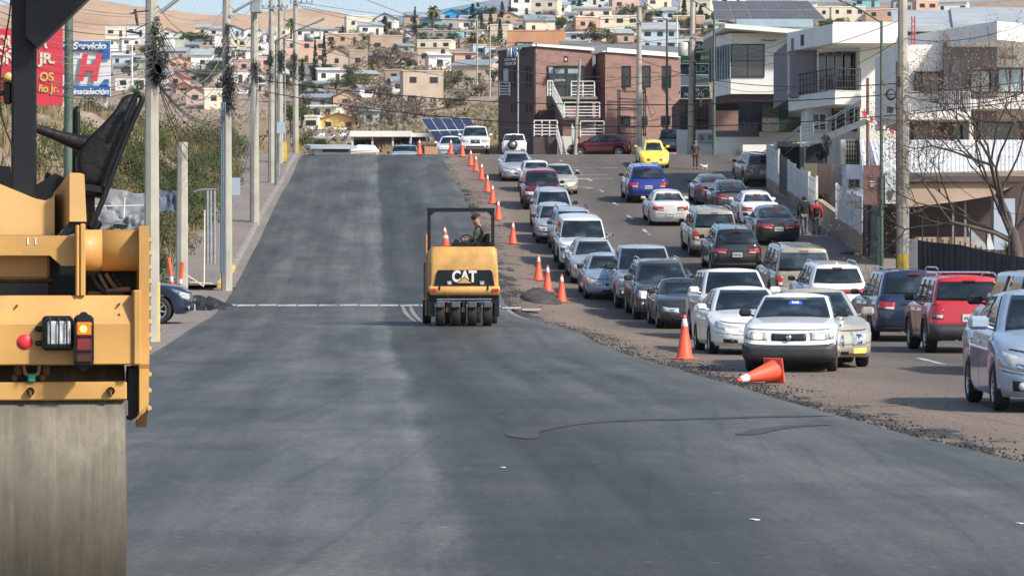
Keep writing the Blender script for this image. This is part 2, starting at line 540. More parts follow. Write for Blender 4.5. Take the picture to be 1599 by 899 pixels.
KERBR = xof(pxline([(1440,470),(1380,432),(1330,410),(1300,400),(1262,386),(1243,376),(1212,340),(1185,312),(1150,298),(1120,290)]))
WALLX = [(5,14.6),(80,14.3),(95,13.8),(111,13.5),(140,13.2),(150,13.1),(175,11.2),(230,11)]
KR = lambda D: lerp_tab(WALLX, D)-1.9
sheet('old_road', 'old_asphalt', lambda D: fE(D)-.3, KR, 5, 149, 1.5, 12, .0, fE)
sheet('crossroad', 'old_asphalt', lambda D: fE(D)-.3, lambda D: 26, 149, 209, 2.0, 24, .0, lambda D: fE(D)-1.0)
# sidewalk on the right
sheet('right_sidewalk', 'concrete_walk', KR, lambda D: lerp_tab(WALLX, D)+1.2, 60, 148.5, 1.5, 4, .13)
def kerb(name, f, d0, d1, wdt, h, matn, step=1.5, side=1):
    mb = MB(); D = d0; rows = 0
    while D <= d1+1e-6:
        X = f(D); z = G(X, D)
        pr = [(X, z-.05), (X+.01*side, z+h-.02), (X+.03*side, z+h), (X+wdt*side, z+h), (X+wdt*side, z-.05)]
        for p in pr: mb.v.append((p[0], D, p[1]))
        rows += 1; D += step
    for j in range(rows-1):
        for i in range(4):
            mb.f.append((j*5+i, j*5+i+1, (j+1)*5+i+1, (j+1)*5+i)); mb.m.append(0); mb.sm.append(False)
    mb.f.append((0,1,2,3,4)); mb.m.append(0); mb.sm.append(False)
    o = mb.build(name, MATS[matn]); return tag(o, kind='structure')
kerb('right_kerb', lambda D: KR(D)-.01, 60, 148, .18, .145, 'kerb_concrete')
# left gutter, kerb, sidewalk
LK = xof(pxline([(344,453),(368,420),(394,371),(412,335),(433,300),(452,262),(460,250)]))
lk = lambda D: lerp_tab(LK, D)
DC = LK[0][0]+1
sheet('left_gutter', 'concrete_walk', lambda D: min(lk(D), fL(D)-.3) , lambda D: fL(D)+.1, DC, 185, 1.5, 2, .01)
kerb('left_kerb', lambda D: lk(D)+.01, DC+8.5, 175, .18, .17, 'kerb_concrete', side=-1)
kerb('left_kerb_yellow', lambda D: lk(D)+.01, DC, DC+8.4, .18, .17, 'kerb_yellow', step=1.4, side=-1)
sheet('left_sidewalk', 'concrete_walk', lambda D: lk(D)-2.6, lambda D: lk(D)-.1, DC-1, 178, 1.5, 3, .165)
# side street and the near corner pavement
sheet('side_street', 'concrete_walk', lambda D: -42, lambda D: fL(D)+.1, 70.5, DC-1.2, 1.5, 14, .012)
sheet('near_left_sidewalk', 'concrete_walk', lambda D: -14, lambda D: fL(D)-.7, 20, 70, 2.0, 5, .16)
kerb('near_left_kerb', lambda D: fL(D)-.68, 20, 70.4, .2, .17, 'kerb_concrete', side=-1)
sheet('near_left_gutter', 'concrete_walk', lambda D: fL(D)-.7, lambda D: fL(D)+.1, 20, 70.6, 2.0, 1, .012)

# concrete band across the fresh asphalt
a, c = hit(346, 474), hit(660, 474)
mb = MB(); nb = 14
xe = fE(88)+.8
for k in range(20):
    x0 = a.x+.02+k*.62; x1 = x0+.57
    if x0 > xe: break
    for (yy) in [0]:
        z0 = G(x0, 88)+.055; z1 = G(x1, 88)+.055
        y0 = 87.4+random.Random(k).uniform(-.08,.08)
        za, zb = G(x0, y0)+.056, G(x0, y0+.75)+.056
        mb.add([(x0,y0,za),(x1,y0,za+.003),(x1,y0+.75,zb+.003),(x0,y0+.75,zb)], [(0,1,2,3)])
tag(mb.build('concrete_strip', MATS['strip_concrete'], fixn=False), kind='structure')

# painted dashes on the old road
mb = MB()
def dash(p0, p1, wd):
    a, c = hit(*p0), hit(*p1)
    t = (c-a); t.z = 0
    if t.length < .01: return
    nrm = Vector((t.y, -t.x, 0)).normalized()*wd/2
    seg = max(1, int(t.length/1.5)); pts = []
    for i in range(seg+1):
        p = a.lerp(c, i/seg)
        for s in (-1, 1):
            q = p+nrm*s; pts.append((q.x, q.y, G(q.x, q.y)+.006))
    mb.add(pts, [(2*i, 2*i+1, 2*i+3, 2*i+2) for i in range(seg)])
for (a, c) in [((877,252),(872,249)),((889,260),(884,257)),((907,270),(899,265)),((924,283),(916,278)),((943,301),(936,296)),((965,321),(957,316)),((988,342),(979,336)),
               ((1015,367),(1004,358)),((1065,414),(1052,403)),((1080,430),(1072,420)),((1474,569),(1434,559))]:
    dash(a, c, .13)
dash((900,291),(925,294), .3); dash((892,278),(925,281), .3)
for (a,c) in [((775,262),(965,262)),((880,279),(958,279)),((870,274),(950,273)),((1108,292),(1180,300))]:
    dash(a, c, .14)
tag(mb.build('lane_markings', MATS['line_paint'], fixn=False), kind='structure')

# loose asphalt crumbs spilled along the new edge
rnd = random.Random(5)
mb = MB()
def clod(x, y, s, z=None):
    zz = G(x, y)+(z or 0)
    M = Euler((rnd.uniform(0,6),rnd.uniform(0,6),rnd.uniform(0,6))).to_matrix()
    vs = [(M @ Vector((a*s*rnd.uniform(.6,1),b_*s*rnd.uniform(.6,1),c_*s*rnd.uniform(.4,.8))))+Vector((x,y,zz+s*.2)) for (a,b_,c_) in ((1,0,0),(-1,0,0),(0,1,0),(0,-1,0),(0,0,1),(0,0,-1))]
    mb.add(vs, [(0,2,4),(2,1,4),(1,3,4),(3,0,4),(2,0,5),(1,2,5),(3,1,5),(0,3,5)])
for i in range(8000):
    D = 16+ (rnd.random()**1.3)*150
    cl = vn(D*.35, 7.7)
    off = abs(rnd.gauss(0, .22+.55*cl*cl))
    clod(fE(D)+off-.06, D, rnd.uniform(.010,.032))
tag(mb.build('loose_asphalt_crumbs', MATS['rubble'], fixn=False), 'black asphalt crumbs spilled along the edge of the new road', 'rubble', kind='stuff')
mb = MB()
for i in range(6000):
    D = 18+ (rnd.random()**1.2)*120
    off = abs(rnd.gauss(0, 1.6))
    clod(fE(D)+off+.1, D, rnd.uniform(.006,.018))
for i in range(1500):
    D = rnd.uniform(40, 170)
    x = fL(D)-rnd.uniform(0,.9)
    clod(x, D, rnd.uniform(.008,.03))
tag(mb.build('loose_gravel', MATS['gravel'], fixn=False), 'loose brown gravel scattered on the dirt shoulder', 'gravel', kind='stuff')

# curved tyre tracks and dust lines on the fresh asphalt
def track(pts, wd, matn, label):
    P = pxline(pts); mb = MB(); vs = []
    # resample
    Q = []
    for i in range(len(P)-1):
        for k in range(6):
            t = k/6
            p0 = P[max(0,i-1)]; p1 = P[i]; p2 = P[i+1]; p3 = P[min(len(P)-1,i+2)]
            q = .5*((2*p1)+(p2-p0)*t+(2*p0-5*p1+4*p2-p3)*t*t+(3*p1-p0-3*p2+p3)*t**3)
            Q.append(q)
    Q.append(P[-1])
    for i, q in enumerate(Q):
        t = Q[min(i+1, len(Q)-1)]-Q[max(i-1, 0)]; t.z = 0; t.normalize()
        nr = Vector((t.y, -t.x, 0))*wd/2*min(1, (i+.3)/4, (len(Q)-i)/6+.1)
        for s in (-1, 1):
            r = q+nr*s; vs.append((r.x, r.y, G(r.x, r.y)+.051))
    mb.add(vs, [(2*i, 2*i+1, 2*i+3, 2*i+2) for i in range(len(Q)-1)])
    tag(mb.build('tyre_track', MATS[matn], fixn=False), kind='structure')
track([(1300,655),(1180,657),(1080,660),(960,663),(880,669),(830,678),(820,680),(815,686),(828,692)], .34, 'tyre_mark', '')
track([(1300,670),(1250,671),(1200,677),(1170,684),(1160,686)], .26, 'tyre_mark', '')
track([(640,478),(646,492),(662,508)], .12, 'dust_mark', '')
track([(628,478),(633,490),(650,506)], .12, 'dust_mark', '')
track([(790,478),(800,492),(830,502),(880,506)], .12, 'dust_mark', '')
# scraps lying on the road
mb = MB()
for (x, y, s) in [(785,738,.018),(1178,822,.025),(1592,828,.02)]:
    p = hit(x, y)
    mb.cbox((p.x, p.y, p.z+.05), (s*1.8, s*2.6, .004), (0.02,.02,.6))
tag(mb.build('paper_scraps', mat('scrap_white', (.7,.7,.68), .8), fixn=False), 'small pale paper scraps lying on the fresh asphalt', 'litter', kind='stuff')
# heap of dark spoil beside the third cone
def heap(name, px, py, rx, ry, h, matn, label, cat='pile'):
    p = hit(px, py); mb = MB(); n_ = 26; mr = 9
    for j in range(mr+1):
        r = j/mr
        for k in range(n_):
            a = 2*PI*k/n_
            jit = 1+.25*(vn(a*2+px, r*3)-.5)
            x = p.x+math.cos(a)*rx*r*jit; y = p.y+math.sin(a)*ry*r*jit
            z = G(x, y)+max(0, (1-r*r))*h*(.55+.9*vn(x*3.1, y*2.2)) - (.03 if r > .98 else 0)
            mb.v.append((x, y, z))
    for j in range(mr):
        for k in range(n_):
            k2 = (k+1) % n_
            mb.f.append((j*n_+k, (j+1)*n_+k, (j+1)*n_+k2, j*n_+k2)); mb.m.append(0); mb.sm.append(True)
    tag(mb.build(name, MATS[matn]), label, cat)
mat('dark_spoil', (.05,.045,.04), .95, noise=.5, nscale=3, bump=1, bscale=8)
heap('spoil_heap', 845, 466, .8, 3.0, .28, 'dark_spoil', 'low heap of dark crumbled asphalt beside the pair of cones')
# ---------------- car materials ----------------
def paint(name, col, metal=.0, rough=.28, dirt=.12):
    m = mat(name, col, rough, metal=metal, noise=dirt, nscale=1.3, coat=.9, spec=.5)
    return m
def glassmat():
    m, n, b = nodes('car_glass')
    b.inputs['Base Color'].default_value = (.012,.018,.022,1); b.inputs['Roughness'].default_value = .06
    b.inputs['Specular IOR Level'].default_value = .6
    tc = n.nodes.new('ShaderNodeTexCoord').outputs['Object']
    a = noise(n, tc, 1.3, 1.3, 2.5, det=3)
    n.links.new(ramp(n, a, [(.38,(.006,.010,.014)),(.52,(.012,.02,.028)),(.66,(.045,.065,.08))]), b.inputs['Base Color'])  # paler blotches put cloud reflections into the glass colour
    n.links.new(ramp(n, a, [(.3,.02),(.8,.07)]), b.inputs['Roughness'])
glassmat()
mat('car_black_trim', (.018,.018,.019), .55, noise=.2)
mat('car_dark_plastic', (.035,.036,.038), .6, noise=.25, nscale=4)
mat('tyre_rubber', (.018,.018,.018), .85, noise=.35, nscale=8)
mat('rim_alloy', (.42,.43,.45), .32, metal=.8, noise=.2, nscale=6)
mat('rim_dark', (.06,.06,.065), .4, metal=.5)
mat('chrome', (.7,.72,.74), .12, metal=1.0)
mat('lamp_clear', (.42,.44,.46), .12, noise=.35, nscale=9, coat=1)
mat('lamp_dark', (.12,.13,.14), .12, noise=.5, nscale=9, coat=1)
mat('lamp_red', (.33,.012,.015), .15, noise=.35, nscale=12, coat=1)
mat('lamp_amber', (.6,.16,.02), .2, coat=1)
mat('lamp_on_warm', (.9,.6,.3), .3, emit=(1,.55,.2), es=3.2)
mat('lamp_on_white', (.9,.8,.6), .3, emit=(1,.74,.42), es=3.0)
mat('lamp_amber_on', (.9,.35,.05), .3, emit=(1,.32,.04), es=3.0)
mat('brake_on', (.8,.02,.03), .3, emit=(1,.03,.04), es=.9)
mat('plate_white', (.55,.55,.55), .5, noise=.25, nscale=20)
mat('plate_ink', (.05,.07,.06), .6)
mat('under_dark', (.012,.012,.012), .9)
mat('seam_dark', (.03,.03,.032), .7)
mat('taxi_blue', (.02,.08,.7), .4, emit=(.02,.10,.8), es=.5)

PRE = {
 'sedan': dict(L=4.75, W=1.80, H=1.45, wb=2.75, fo=.95, tr=.325, tw=.21,
    zt=[(0,.62),(.015,.70),(.06,.77),(.14,.84),(.27,.93),(.45,.95),(.70,1.0),(.84,1.06),(.96,1.05),(.99,1.0),(1,.93)],
    yf=[(0,.14),(.15,.03),(.4,0),(.68,.03),(.88,.12),(1,.26)], yr=[(0,.16),(.2,.03),(.45,0),(.75,.02),(.93,.05),(1,.14)],
    rf=.55, rr=.42, bow=.16, bowr=.12, cab=(.255,.43,.885,.70), cw=(.865,.63), zb=.20, crown=.05,
    wins=[(1.98,2.44),(2.49,2.93)], cbow=.16, cr=.22),
 'suv': dict(L=4.75, W=1.88, H=1.74, wb=2.78, fo=.92, tr=.365, tw=.235,
    zt=[(0,.84),(.015,.92),(.06,.99),(.14,1.04),(.25,1.10),(.45,1.10),(.80,1.13),(.96,1.15),(1,1.10)],
    yf=[(0,.16),(.18,.02),(.4,0),(.7,.02),(.9,.07),(1,.17)], yr=[(0,.14),(.2,.0),(.45,.0),(.75,.03),(1,.07)],
    rf=.42, rr=.34, bow=.12, bowr=.08, cab=(.235,.39,.985,.90), cw=(.885,.70), zb=.26, crown=.05,
    wins=[(2.0,2.30),(2.335,2.62),(2.66,2.93)], cbow=.14, cr=.2),
 'boxy': dict(L=4.75, W=1.88, H=1.80, wb=2.85, fo=.85, tr=.375, tw=.25,
    zt=[(0,.94),(.015,1.01),(.06,1.05),(.14,1.08),(.25,1.12),(.45,1.12),(.80,1.13),(.96,1.13),(1,1.10)],
    yf=[(0,.12),(.18,.0),(.45,.02),(.8,.05),(.93,.08),(1,.16)], yr=[(0,.10),(.2,-.05),(.35,-.03),(.42,.04),(1,.08)],
    rf=.26, rr=.24, bow=.07, bowr=.05, cab=(.25,.37,.98,.94), cw=(.90,.76), zb=.30, crown=.04,
    wins=[(2.0,2.28),(2.31,2.60),(2.64,2.95)], cbow=.08, cr=.12),
 'pickup': dict(L=5.5, W=1.92, H=1.84, wb=3.4, fo=.95, tr=.39, tw=.26,
    zt=[(0,.98),(.015,1.06),(.06,1.10),(.14,1.13),(.22,1.17),(.45,1.18),(.62,1.18),(.64,1.14),(.97,1.14),(1,1.10)],
    yf=[(0,.14),(.18,.0),(.45,.02),(.8,.04),(.93,.08),(1,.17)], yr=[(0,.1),(.2,-.04),(.35,-.03),(.42,.04),(1,.06)],
    rf=.34, rr=.14, bow=.10, bowr=.02, cab=(.205,.33,.60,.56), cw=(.88,.72), zb=.36, crown=.04,
    wins=[(2.0,2.48),(2.54,2.97)], cbow=.10, cr=.14),
 'hatch': dict(L=4.0, W=1.70, H=1.52, wb=2.5, fo=.80, tr=.305, tw=.19,
    zt=[(0,.68),(.02,.77),(.07,.84),(.14,.90),(.24,.98),(.45,1.0),(.80,1.03),(.96,1.05),(1,1.0)],
    yf=[(0,.12),(.18,.02),(.4,0),(.7,.03),(.9,.1),(1,.22)], yr=[(0,.12),(.2,.0),(.45,.0),(.75,.03),(1,.09)],
    rf=.46, rr=.36, bow=.14, bowr=.08, cab=(.21,.38,.97,.83), cw=(.87,.66), zb=.20, crown=.05,
    wins=[(2.0,2.42),(2.46,2.88)], cbow=.14, cr=.2),
 'beetle': dict(L=4.1, W=1.72, H=1.50, wb=2.5, fo=.78, tr=.32, tw=.2,
    zt=[(0,.55),(.03,.68),(.10,.82),(.20,.92),(.30,.96),(.5,.97),(.72,.97),(.85,.90),(.94,.78),(.98,.68),(1,.58)],
    yf=[(0,.10),(.2,.0),(.45,.03),(.7,.12),(.9,.26),(1,.36)], yr=[(0,.10),(.2,.0),(.45,.03),(.7,.14),(.9,.3),(1,.42)],
    rf=.60, rr=.60, bow=.2, bowr=.2, cab=(.27,.44,.86,.64), cw=(.74,.56), zb=.2, crown=.08,
    wins=[(1.98,2.55),(2.6,2.9)], cbow=.2, cr=.3),
}
class Surf:
    def __init__(s, p, cabin=False):
        s.p = p; s.c = cabin
    def zt(s, y):
        p = s.p
        return lerp_tab(p['zt'], max(0, min(1, y/p['L'])))
    def at(s, q, v):
        p = s.p; sg = 1
        if q < 0: q = -q; sg = -1
        if q > 5: q = 10-q; sg = -sg
        hw0 = p['W']/2; L = p['L']
        if not s.c:
            inset_f = lerp_tab(p['yf'], v); inset_r = lerp_tab(p['yr'], v)
            hw = hw0*lerp_tab(p.get('hw', [(0,.93),(.12,.975),(.35,.985),(.62,.99),(.76,1.0),(.80,.975),(.92,.945),(.97,.92),(1,.885)]), v)
            yf = inset_f; yr = L-inset_r; rf = p['rf']; rr = p['rr']; bf = p['bow']; br = p['bowr']
        else:
            c = p['cab']; yf = (c[0]+(c[1]-c[0])*v)*L; yr = (c[2]+(c[3]-c[2])*v)*L
            w0, w1 = p['cw']; k = v*1.0
            hw = hw0*(w0+(w1-w0)*(k**1.25))
            rf = p['cr']; rr = p['cr']; bf = p['cbow']; br = p['cbow']*.7
            # round the roof edge
            if v > .93: hw -= .03*((v-.93)/.07)**2
        if q <= 1:
            xa = (hw-rf*.8)*q; y = yf+bf*(xa/hw)**2; x = xa
        elif q <= 2:
            t = (q-1)*PI/2
            xa = hw-rf*.8; y0 = yf+bf*(xa/hw)**2
            x = xa+rf*.8*math.sin(t); y = y0+rf*(1-math.cos(t))
        elif q <= 3:
            t = q-2
            ya = yf+bf*((hw-rf*.8)/hw)**2+rf; yb = yr-br*((hw-rr*.8)/hw)**2-rr
            y = ya+(yb-ya)*t; x = hw
        elif q <= 4:
            t = (4-q)*PI/2
            xa = hw-rr*.8; y0 = yr-br*(xa/hw)**2
            x = xa+rr*.8*math.sin(t); y = y0-rr*(1-math.cos(t))
        else:
            xa = (hw-rr*.8)*(5-q); y = yr-br*(xa/hw)**2; x = xa
        if not s.c:
            zt = s.zt(y); zb = p['zb']
            if q > 1.5 and q < 3.6:
                for yw in (p['fo'], p['fo']+p['wb']):
                    Ra = p['tr']+.055
                    d = abs(y-yw)
                    if d < Ra: zb = max(zb, p['tr']*.97+math.sqrt(Ra*Ra-d*d))
            z = zb+(zt-zb)*v
        else:
            zb = s.zt(y)-.03; H = p['H']
            c = p['cab']; yn = (y/L-c[1])/(max(.01, c[3]-c[1]))
            rz = H-.035-.06*max(0, yn-.35)**1.6-.02*max(0, .2-yn)
            z = zb+(rz-zb)*v
        return Vector((x*sg, y, z))
def car_shell(mb, S, qs, vs_, mi=0, crown=.05, cap=True):
    n = len(qs); full = [q for q in qs]+[-q for q in reversed(qs)]
    full = full[:-1] if qs[0] == 0 else full
    # ring order: 0..5 on +x side then back 5..0 on -x side
    ring = qs[:]  # from 0 to 5
    back = [-q for q in reversed(qs)][1:-1]
    ring = ring+back
    N = len(ring); vs = []; fs = []
    for v in vs_:
        for q in ring: vs.append(S.at(q, v))
    for j in range(len(vs_)-1):
        for i in range(N):
            i2 = (i+1) % N
            fs.append((j*N+i, j*N+i2, (j+1)*N+i2, (j+1)*N+i))
    mb.add(vs, fs, mi, True)
    if cap:
        top = [S.at(q, vs_[-1]) for q in ring]
        K = 8; rows = []
        cv = []
        for i in range(n):
            a = top[i]; b_ = top[(N-i) % N]
            row = []
            for k in range(K+1):
                t = k/K; p = b_.lerp(a, t)
                u = abs(2*t-1)
                p.z += crown*(1-u**2.4)*min(1, abs(a.x)/.5)
                row.append(len(cv)); cv.append(p)
            rows.append(row)
        cf = []
        for i in range(n-1):
            for k in range(K):
                cf.append((rows[i][k], rows[i][k+1], rows[i+1][k+1], rows[i+1][k]))
        mb.add(cv, cf, mi, True)
def weld(o, d=.0006, sharp=35):
    bm = bmesh.new(); bm.from_mesh(o.data)
    bmesh.ops.remove_doubles(bm, verts=bm.verts, dist=d)
    bmesh.ops.recalc_face_normals(bm, faces=bm.faces)
    for e in bm.edges:
        if len(e.link_faces) == 2 and e.calc_face_angle(0) > R(sharp): e.smooth = False
    bm.to_mesh(o.data); bm.free()
def patch(name, S, q0, q1, va, vb, m, parent, off=.005, nq=8, nv=4, vb1=None, va1=None, depth=.012):
    # grid on a car surface between q0..q1; lower edge va -> va1, upper edge vb -> vb1
    va1 = va if va1 is None else va1; vb1 = vb if vb1 is None else vb1
    mb = MB(); P = []
    for i in range(nq+1):
        t = i/nq; q = q0+(q1-q0)*t
        a = va+(va1-va)*t; b_ = vb+(vb1-vb)*t
        for j in range(nv+1):
            v = a+(b_-a)*j/nv
            p = S.at(q, v); e = .02
            dq = S.at(q+e, v)-S.at(q-e, v); dv_ = S.at(q, min(v+e, 1))-S.at(q, max(v-e, 0))
            nr = dq.cross(dv_)
            if nr.length < 1e-9: nr = Vector((0,1,0))
            nr.normalize()
            out = Vector((p.x, p.y-S.p['L']*.5, 0))
            if q0*q1 < 0 or abs(q) < .8 or abs(q) > 4.2: out = Vector((0, p.y-S.p['L']*.5, .3))
            if nr.dot(out) < 0: nr = -nr
            P.append((p, nr))
    m1 = nv+1
    vs = [p+nr*off for p, nr in P]+[p-nr*depth for p, nr in P]
    K = len(P); fs = []
    for i in range(nq):
        for j in range(nv):
            fs.append((i*m1+j, i*m1+j+1, (i+1)*m1+j+1, (i+1)*m1+j))
    mb.add(vs, fs, 0, True)
    base = 0
    sk = []
    for i in range(nq):
        for j in (0, nv): sk.append((i*m1+j, (i+1)*m1+j, K+(i+1)*m1+j, K+i*m1+j))
    for j in range(nv):
        for i in (0, nq): sk.append((i*m1+j, i*m1+j+1, K+i*m1+j+1, K+i*m1+j))
    for f in sk: mb.f.append(f); mb.m.append(0); mb.sm.append(False)
    return mb.build(name, m, parent)
def wheel(parent, x, y, p, rimm='rim_alloy', spokes=7, side=1):
    r, tw = p['tr'], p['tw']
    M = Matrix.Translation((x, y, r)) @ Euler((0, R(90)*side, 0)).to_matrix().to_4x4()
    mb = MB(); h = tw/2; rr = p.get('rim', r*.66)
    mb.lathe([(rr, -h*.8),(rr+.01,-h),(r-.03,-h),(r-.008,-h*.75),(r,-h*.4),(r,h*.4),(r-.008,h*.75),(r-.03,h),(rr+.01,h),(rr,h*.8),(rr,-h*.8)], 28, M)
    t = mb.build('wheel', MATS['tyre_rubber'], parent)
    mb = MB()
    mb.lathe([(rr, h*.85),(rr-.02,h*.9),(rr-.035,h*.7)], 28, M)
    mb.lathe([(.0,h*.72),(.045,h*.72),(.06,h*.5),(.062,h*.3)], 14, M)
    for k in range(spokes):
        a = 2*PI*k/spokes
        M2 = M @ Euler((0,0,a)).to_matrix().to_4x4()
        w0, w1 = .055 if spokes < 8 else .03, .04 if spokes < 8 else .022
        vs = [Vector(v) for v in [(.03,-w0/2,h*.62),(.03,w0/2,h*.62),(rr-.02,w1/2,h*.78),(rr-.02,-w1/2,h*.78),(.03,-w0/2,h*.3),(.03,w0/2,h*.3),(rr-.02,w1/2,h*.4),(rr-.02,-w1/2,h*.4)]]
        mb.add([M2 @ v for v in vs], [(0,1,2,3),(0,4,5,1),(1,5,6,2),(2,6,7,3),(3,7,4,0)])
    mb.build('rim', MATS[rimm], t)
    mb = MB(); mb.lathe([(0, h*.2),(rr-.002,h*.2),(rr-.002,-h*.5),(0,-h*.5)], 20, M)
    mb.build('spoke_gap_dark', MATS['under_dark'], t)  # near-black disc paints the dark gap behind the spokes
    return t
def mirror(parent, p, S, side, m, big=1.0):
    yb = p['cab'][0]*p['L']+.32+(.15 if p['H'] < 1.6 else .05)
    zb = S.zt(yb)+.02
    x = p['W']/2*.93
    mb = MB()
    mb.cbox((side*(x+.12*big), yb, zb+.07*big), (.22*big, .11, .145*big), (0, 0, side*R(-8)), bev=.04)
    mb.tube([(side*(x-.06), yb+.02, zb), (side*(x+.06), yb, zb+.04)], .022, 6)
    o = mb.build('mirror', m, parent); return o
def make_car(label, px, py, style, paintm, facing='in', cat='car', group=None, slope=-.0426, over=None, spec=None, name='parked_car', pos=None, D=None):
    """facing 'in': the front looks to the camera; px,py = middle of the near axle on the ground"""
    p = dict(PRE[style]); p.update(over or {}); sp = spec or {}
    S = Surf(p); C = Surf(p, True)
    if pos is None:
        A = hit(px, py)
    else: A = Vector(pos)
    d = Vector((slope, 1, 0)).normalized() if facing in ('in', 'out') else Vector((math.cos(slope), math.sin(slope), 0))
    L = p['L']; fo, wb = p['fo'], p['wb']
    # local: y from 0 (nose) to L (tail); put origin mid wheelbase
    if facing == 'in': back = d; A0 = A; A1 = A+back*wb
    elif facing == 'out': back = -d; A1 = A; A0 = A+d*wb
    else: back = d; A0 = A; A1 = A+back*wb
    z0 = G(A0.x, A0.y); z1 = G(A1.x, A1.y)
    gh = sp.get('lift', 0)
    A0.z = z0+gh; A1.z = z1+gh
    fwd = (A0-A1).normalized()
    side = Vector((fwd.y, -fwd.x, 0)).normalized(); up = side.cross(fwd).normalized()
    # local axes: +x = side?, local y (nose->tail) = -fwd
    ly = -fwd; lx = ly.cross(up).normalized()
    Mr = Matrix((lx, ly, up)).transposed()
    mid = (A0+A1)/2
    org = mid - ly*(fo+wb/2)
    root = bpy.data.objects.new(name, None); COL.objects.link(root)
    root.empty_display_size = .3
    root.matrix_world = Matrix.Translation(org) @ Mr.to_4x4()
    tag(root, label, cat, group)
    pm = MATS[paintm]; gl = MATS['car_glass']; bt = MATS['car_black_trim']
    # body
    q_s = [2+i/44 for i in range(0, 45)]
    qs = [0,.25,.5,.75,.9]+[1+i/7 for i in range(0,7)]+q_s+[3+i/7 for i in range(1,8)]+[4.1,4.35,4.6,4.8,5.0]
    mb = MB()
    car_shell(mb, S, qs, [0,.06,.16,.28,.42,.56,.68,.755,.80,.87,.93,.97,1.0], 0, crown=p['crown'])
    # door seams and handles
    for sg in (1, -1):
        for q in sp.get('seams', (2.18, 2.50, 2.80)):
            yy = S.at(q, .5).y
            if min(abs(yy-fo), abs(yy-fo-wb)) < p['tr']+.07: continue
            for j in range(8):
                v0, v1 = .04+j*.115, .04+(j+1)*.115
                a = S.at(q, v0); b_ = S.at(q, v1); a2 = S.at(q+.006, v0); b2 = S.at(q+.006, v1)
                o_ = Vector((sg*.002, 0, 0))
                pts = []
                for t in (a, b_, b2, a2): pts.append(Vector((sg*t.x, t.y, t.z))+o_)
                mb.add(pts, [(0,1,2,3)], 1)
    # shut line of the bonnet and the bumper across the nose
    for vv, qm in ((sp.get('hoodv', .90), 1.5), (sp.get('bumpv', .50), 1.75)):
        N_ = 20
        for i in range(N_):
            q0 = -qm+2*qm*i/N_; q1 = -qm+2*qm*(i+1)/N_
            a, b_ = S.at(q0, vv), S.at(q1, vv); a2, b2 = S.at(q0, vv+.022), S.at(q1, vv+.022)
            o_ = Vector((0, -.004, .002)); mb.add([a+o_, b_+o_, b2+o_, a2+o_], [(0,1,2,3)], 1)
    body = mb.build('body', [pm, MATS['seam_dark']], root); weld(body)
    mb = MB()
    cq = [0,.5,.9]+[1+i/5 for i in range(0,5)]+[2+i/14 for i in range(0,15)]+[3+i/5 for i in range(1,6)]+[4.1,4.5,5.0]
    car_shell(mb, C, cq, [0,.15,.3,.5,.7,.85,.93,.97,1.0], 0, crown=.05)
    cabm = MATS[sp['roofmat']] if 'roofmat' in sp else pm
    cabin = mb.build('cabin', [cabm], root); weld(cabin)
    # glass
    ws = patch('windshield', C, -1.32, 1.32, .07, .93, gl, root, nq=16, nv=6)
    if sp.get('wipers', True) and facing == 'in':
        mb = MB()
        for sx in (-.35, .25):
            a = C.at(0, .1); mb.tube([(sx-.3, a.y+.0, a.z-.015), (sx+.3, a.y+.06, a.z+.035)], .009, 5)
        mb.build('wiper', bt, ws)
    for sg in (1, -1):
        for (a, b_) in p['wins']:
            patch('side_window', C, sg*a, sg*b_, .1, .90, gl, root, nq=5, nv=4)
        # black strip between the windows
        patch('window_trim', C, sg*(p['wins'][0][0]+.0), sg*(p['wins'][-1][1]), .02, .085, bt, root, nq=8, nv=1, off=.004)
    if style != 'beetle' or True:
        patch('rear_window', C, 3.72, 6.28, *sp.get('rwv', (.14,.88)), gl, root, nq=16, nv=4)
    # handles
    for sg in (1, -1):
        for q in sp.get('handles', (2.45, 2.74)):
            a = S.at(q, .80)
            hb = MB(); hb.cbox((sg*(a.x+.012), a.y, a.z), (.03, .17, .032), bev=.01)
            hb.build('door_handle', MATS[sp.get('handlem', paintm)], root)
        mirror(root, p, S, sg, MATS[sp.get('mirm', paintm)], sp.get('mirbig', 1.0))
    # lower cladding
    if sp.get('clad'):
        for sg in (1, -1):
            mbk = MB()
            for (yw) in (fo, fo+wb):
                Ra = p['tr']+.05; N = 14; vs = []; fs = []
                for k in range(N+1):
                    a = PI*k/N
                    for rr_, dx in ((Ra-.01, .012), (Ra+.07, .016), (Ra+.08, -.02)):
                        y = yw+math.cos(a)*rr_; z = p['tr']*.97+math.sin(a)*rr_
                        vs.append((sg*(p['W']/2*.995+dx), y, z))
                for k in range(N):
                    for c in range(2): fs.append((k*3+c, k*3+c+1, (k+1)*3+c+1, (k+1)*3+c))
                mbk.add(vs, fs, 0, True)
            mbk.build('wheel_arch_cladding', MATS[sp['clad']], root)
            patch('sill_cladding', S, sg*2.0, sg*3.0, .0, .10, MATS[sp['clad']], root, nq=30, nv=1, off=.012)
    # front
    hl = sp.get('head', (.62, 1.62, .56, .80)); hm = MATS[sp.get('headm', 'lamp_clear')]
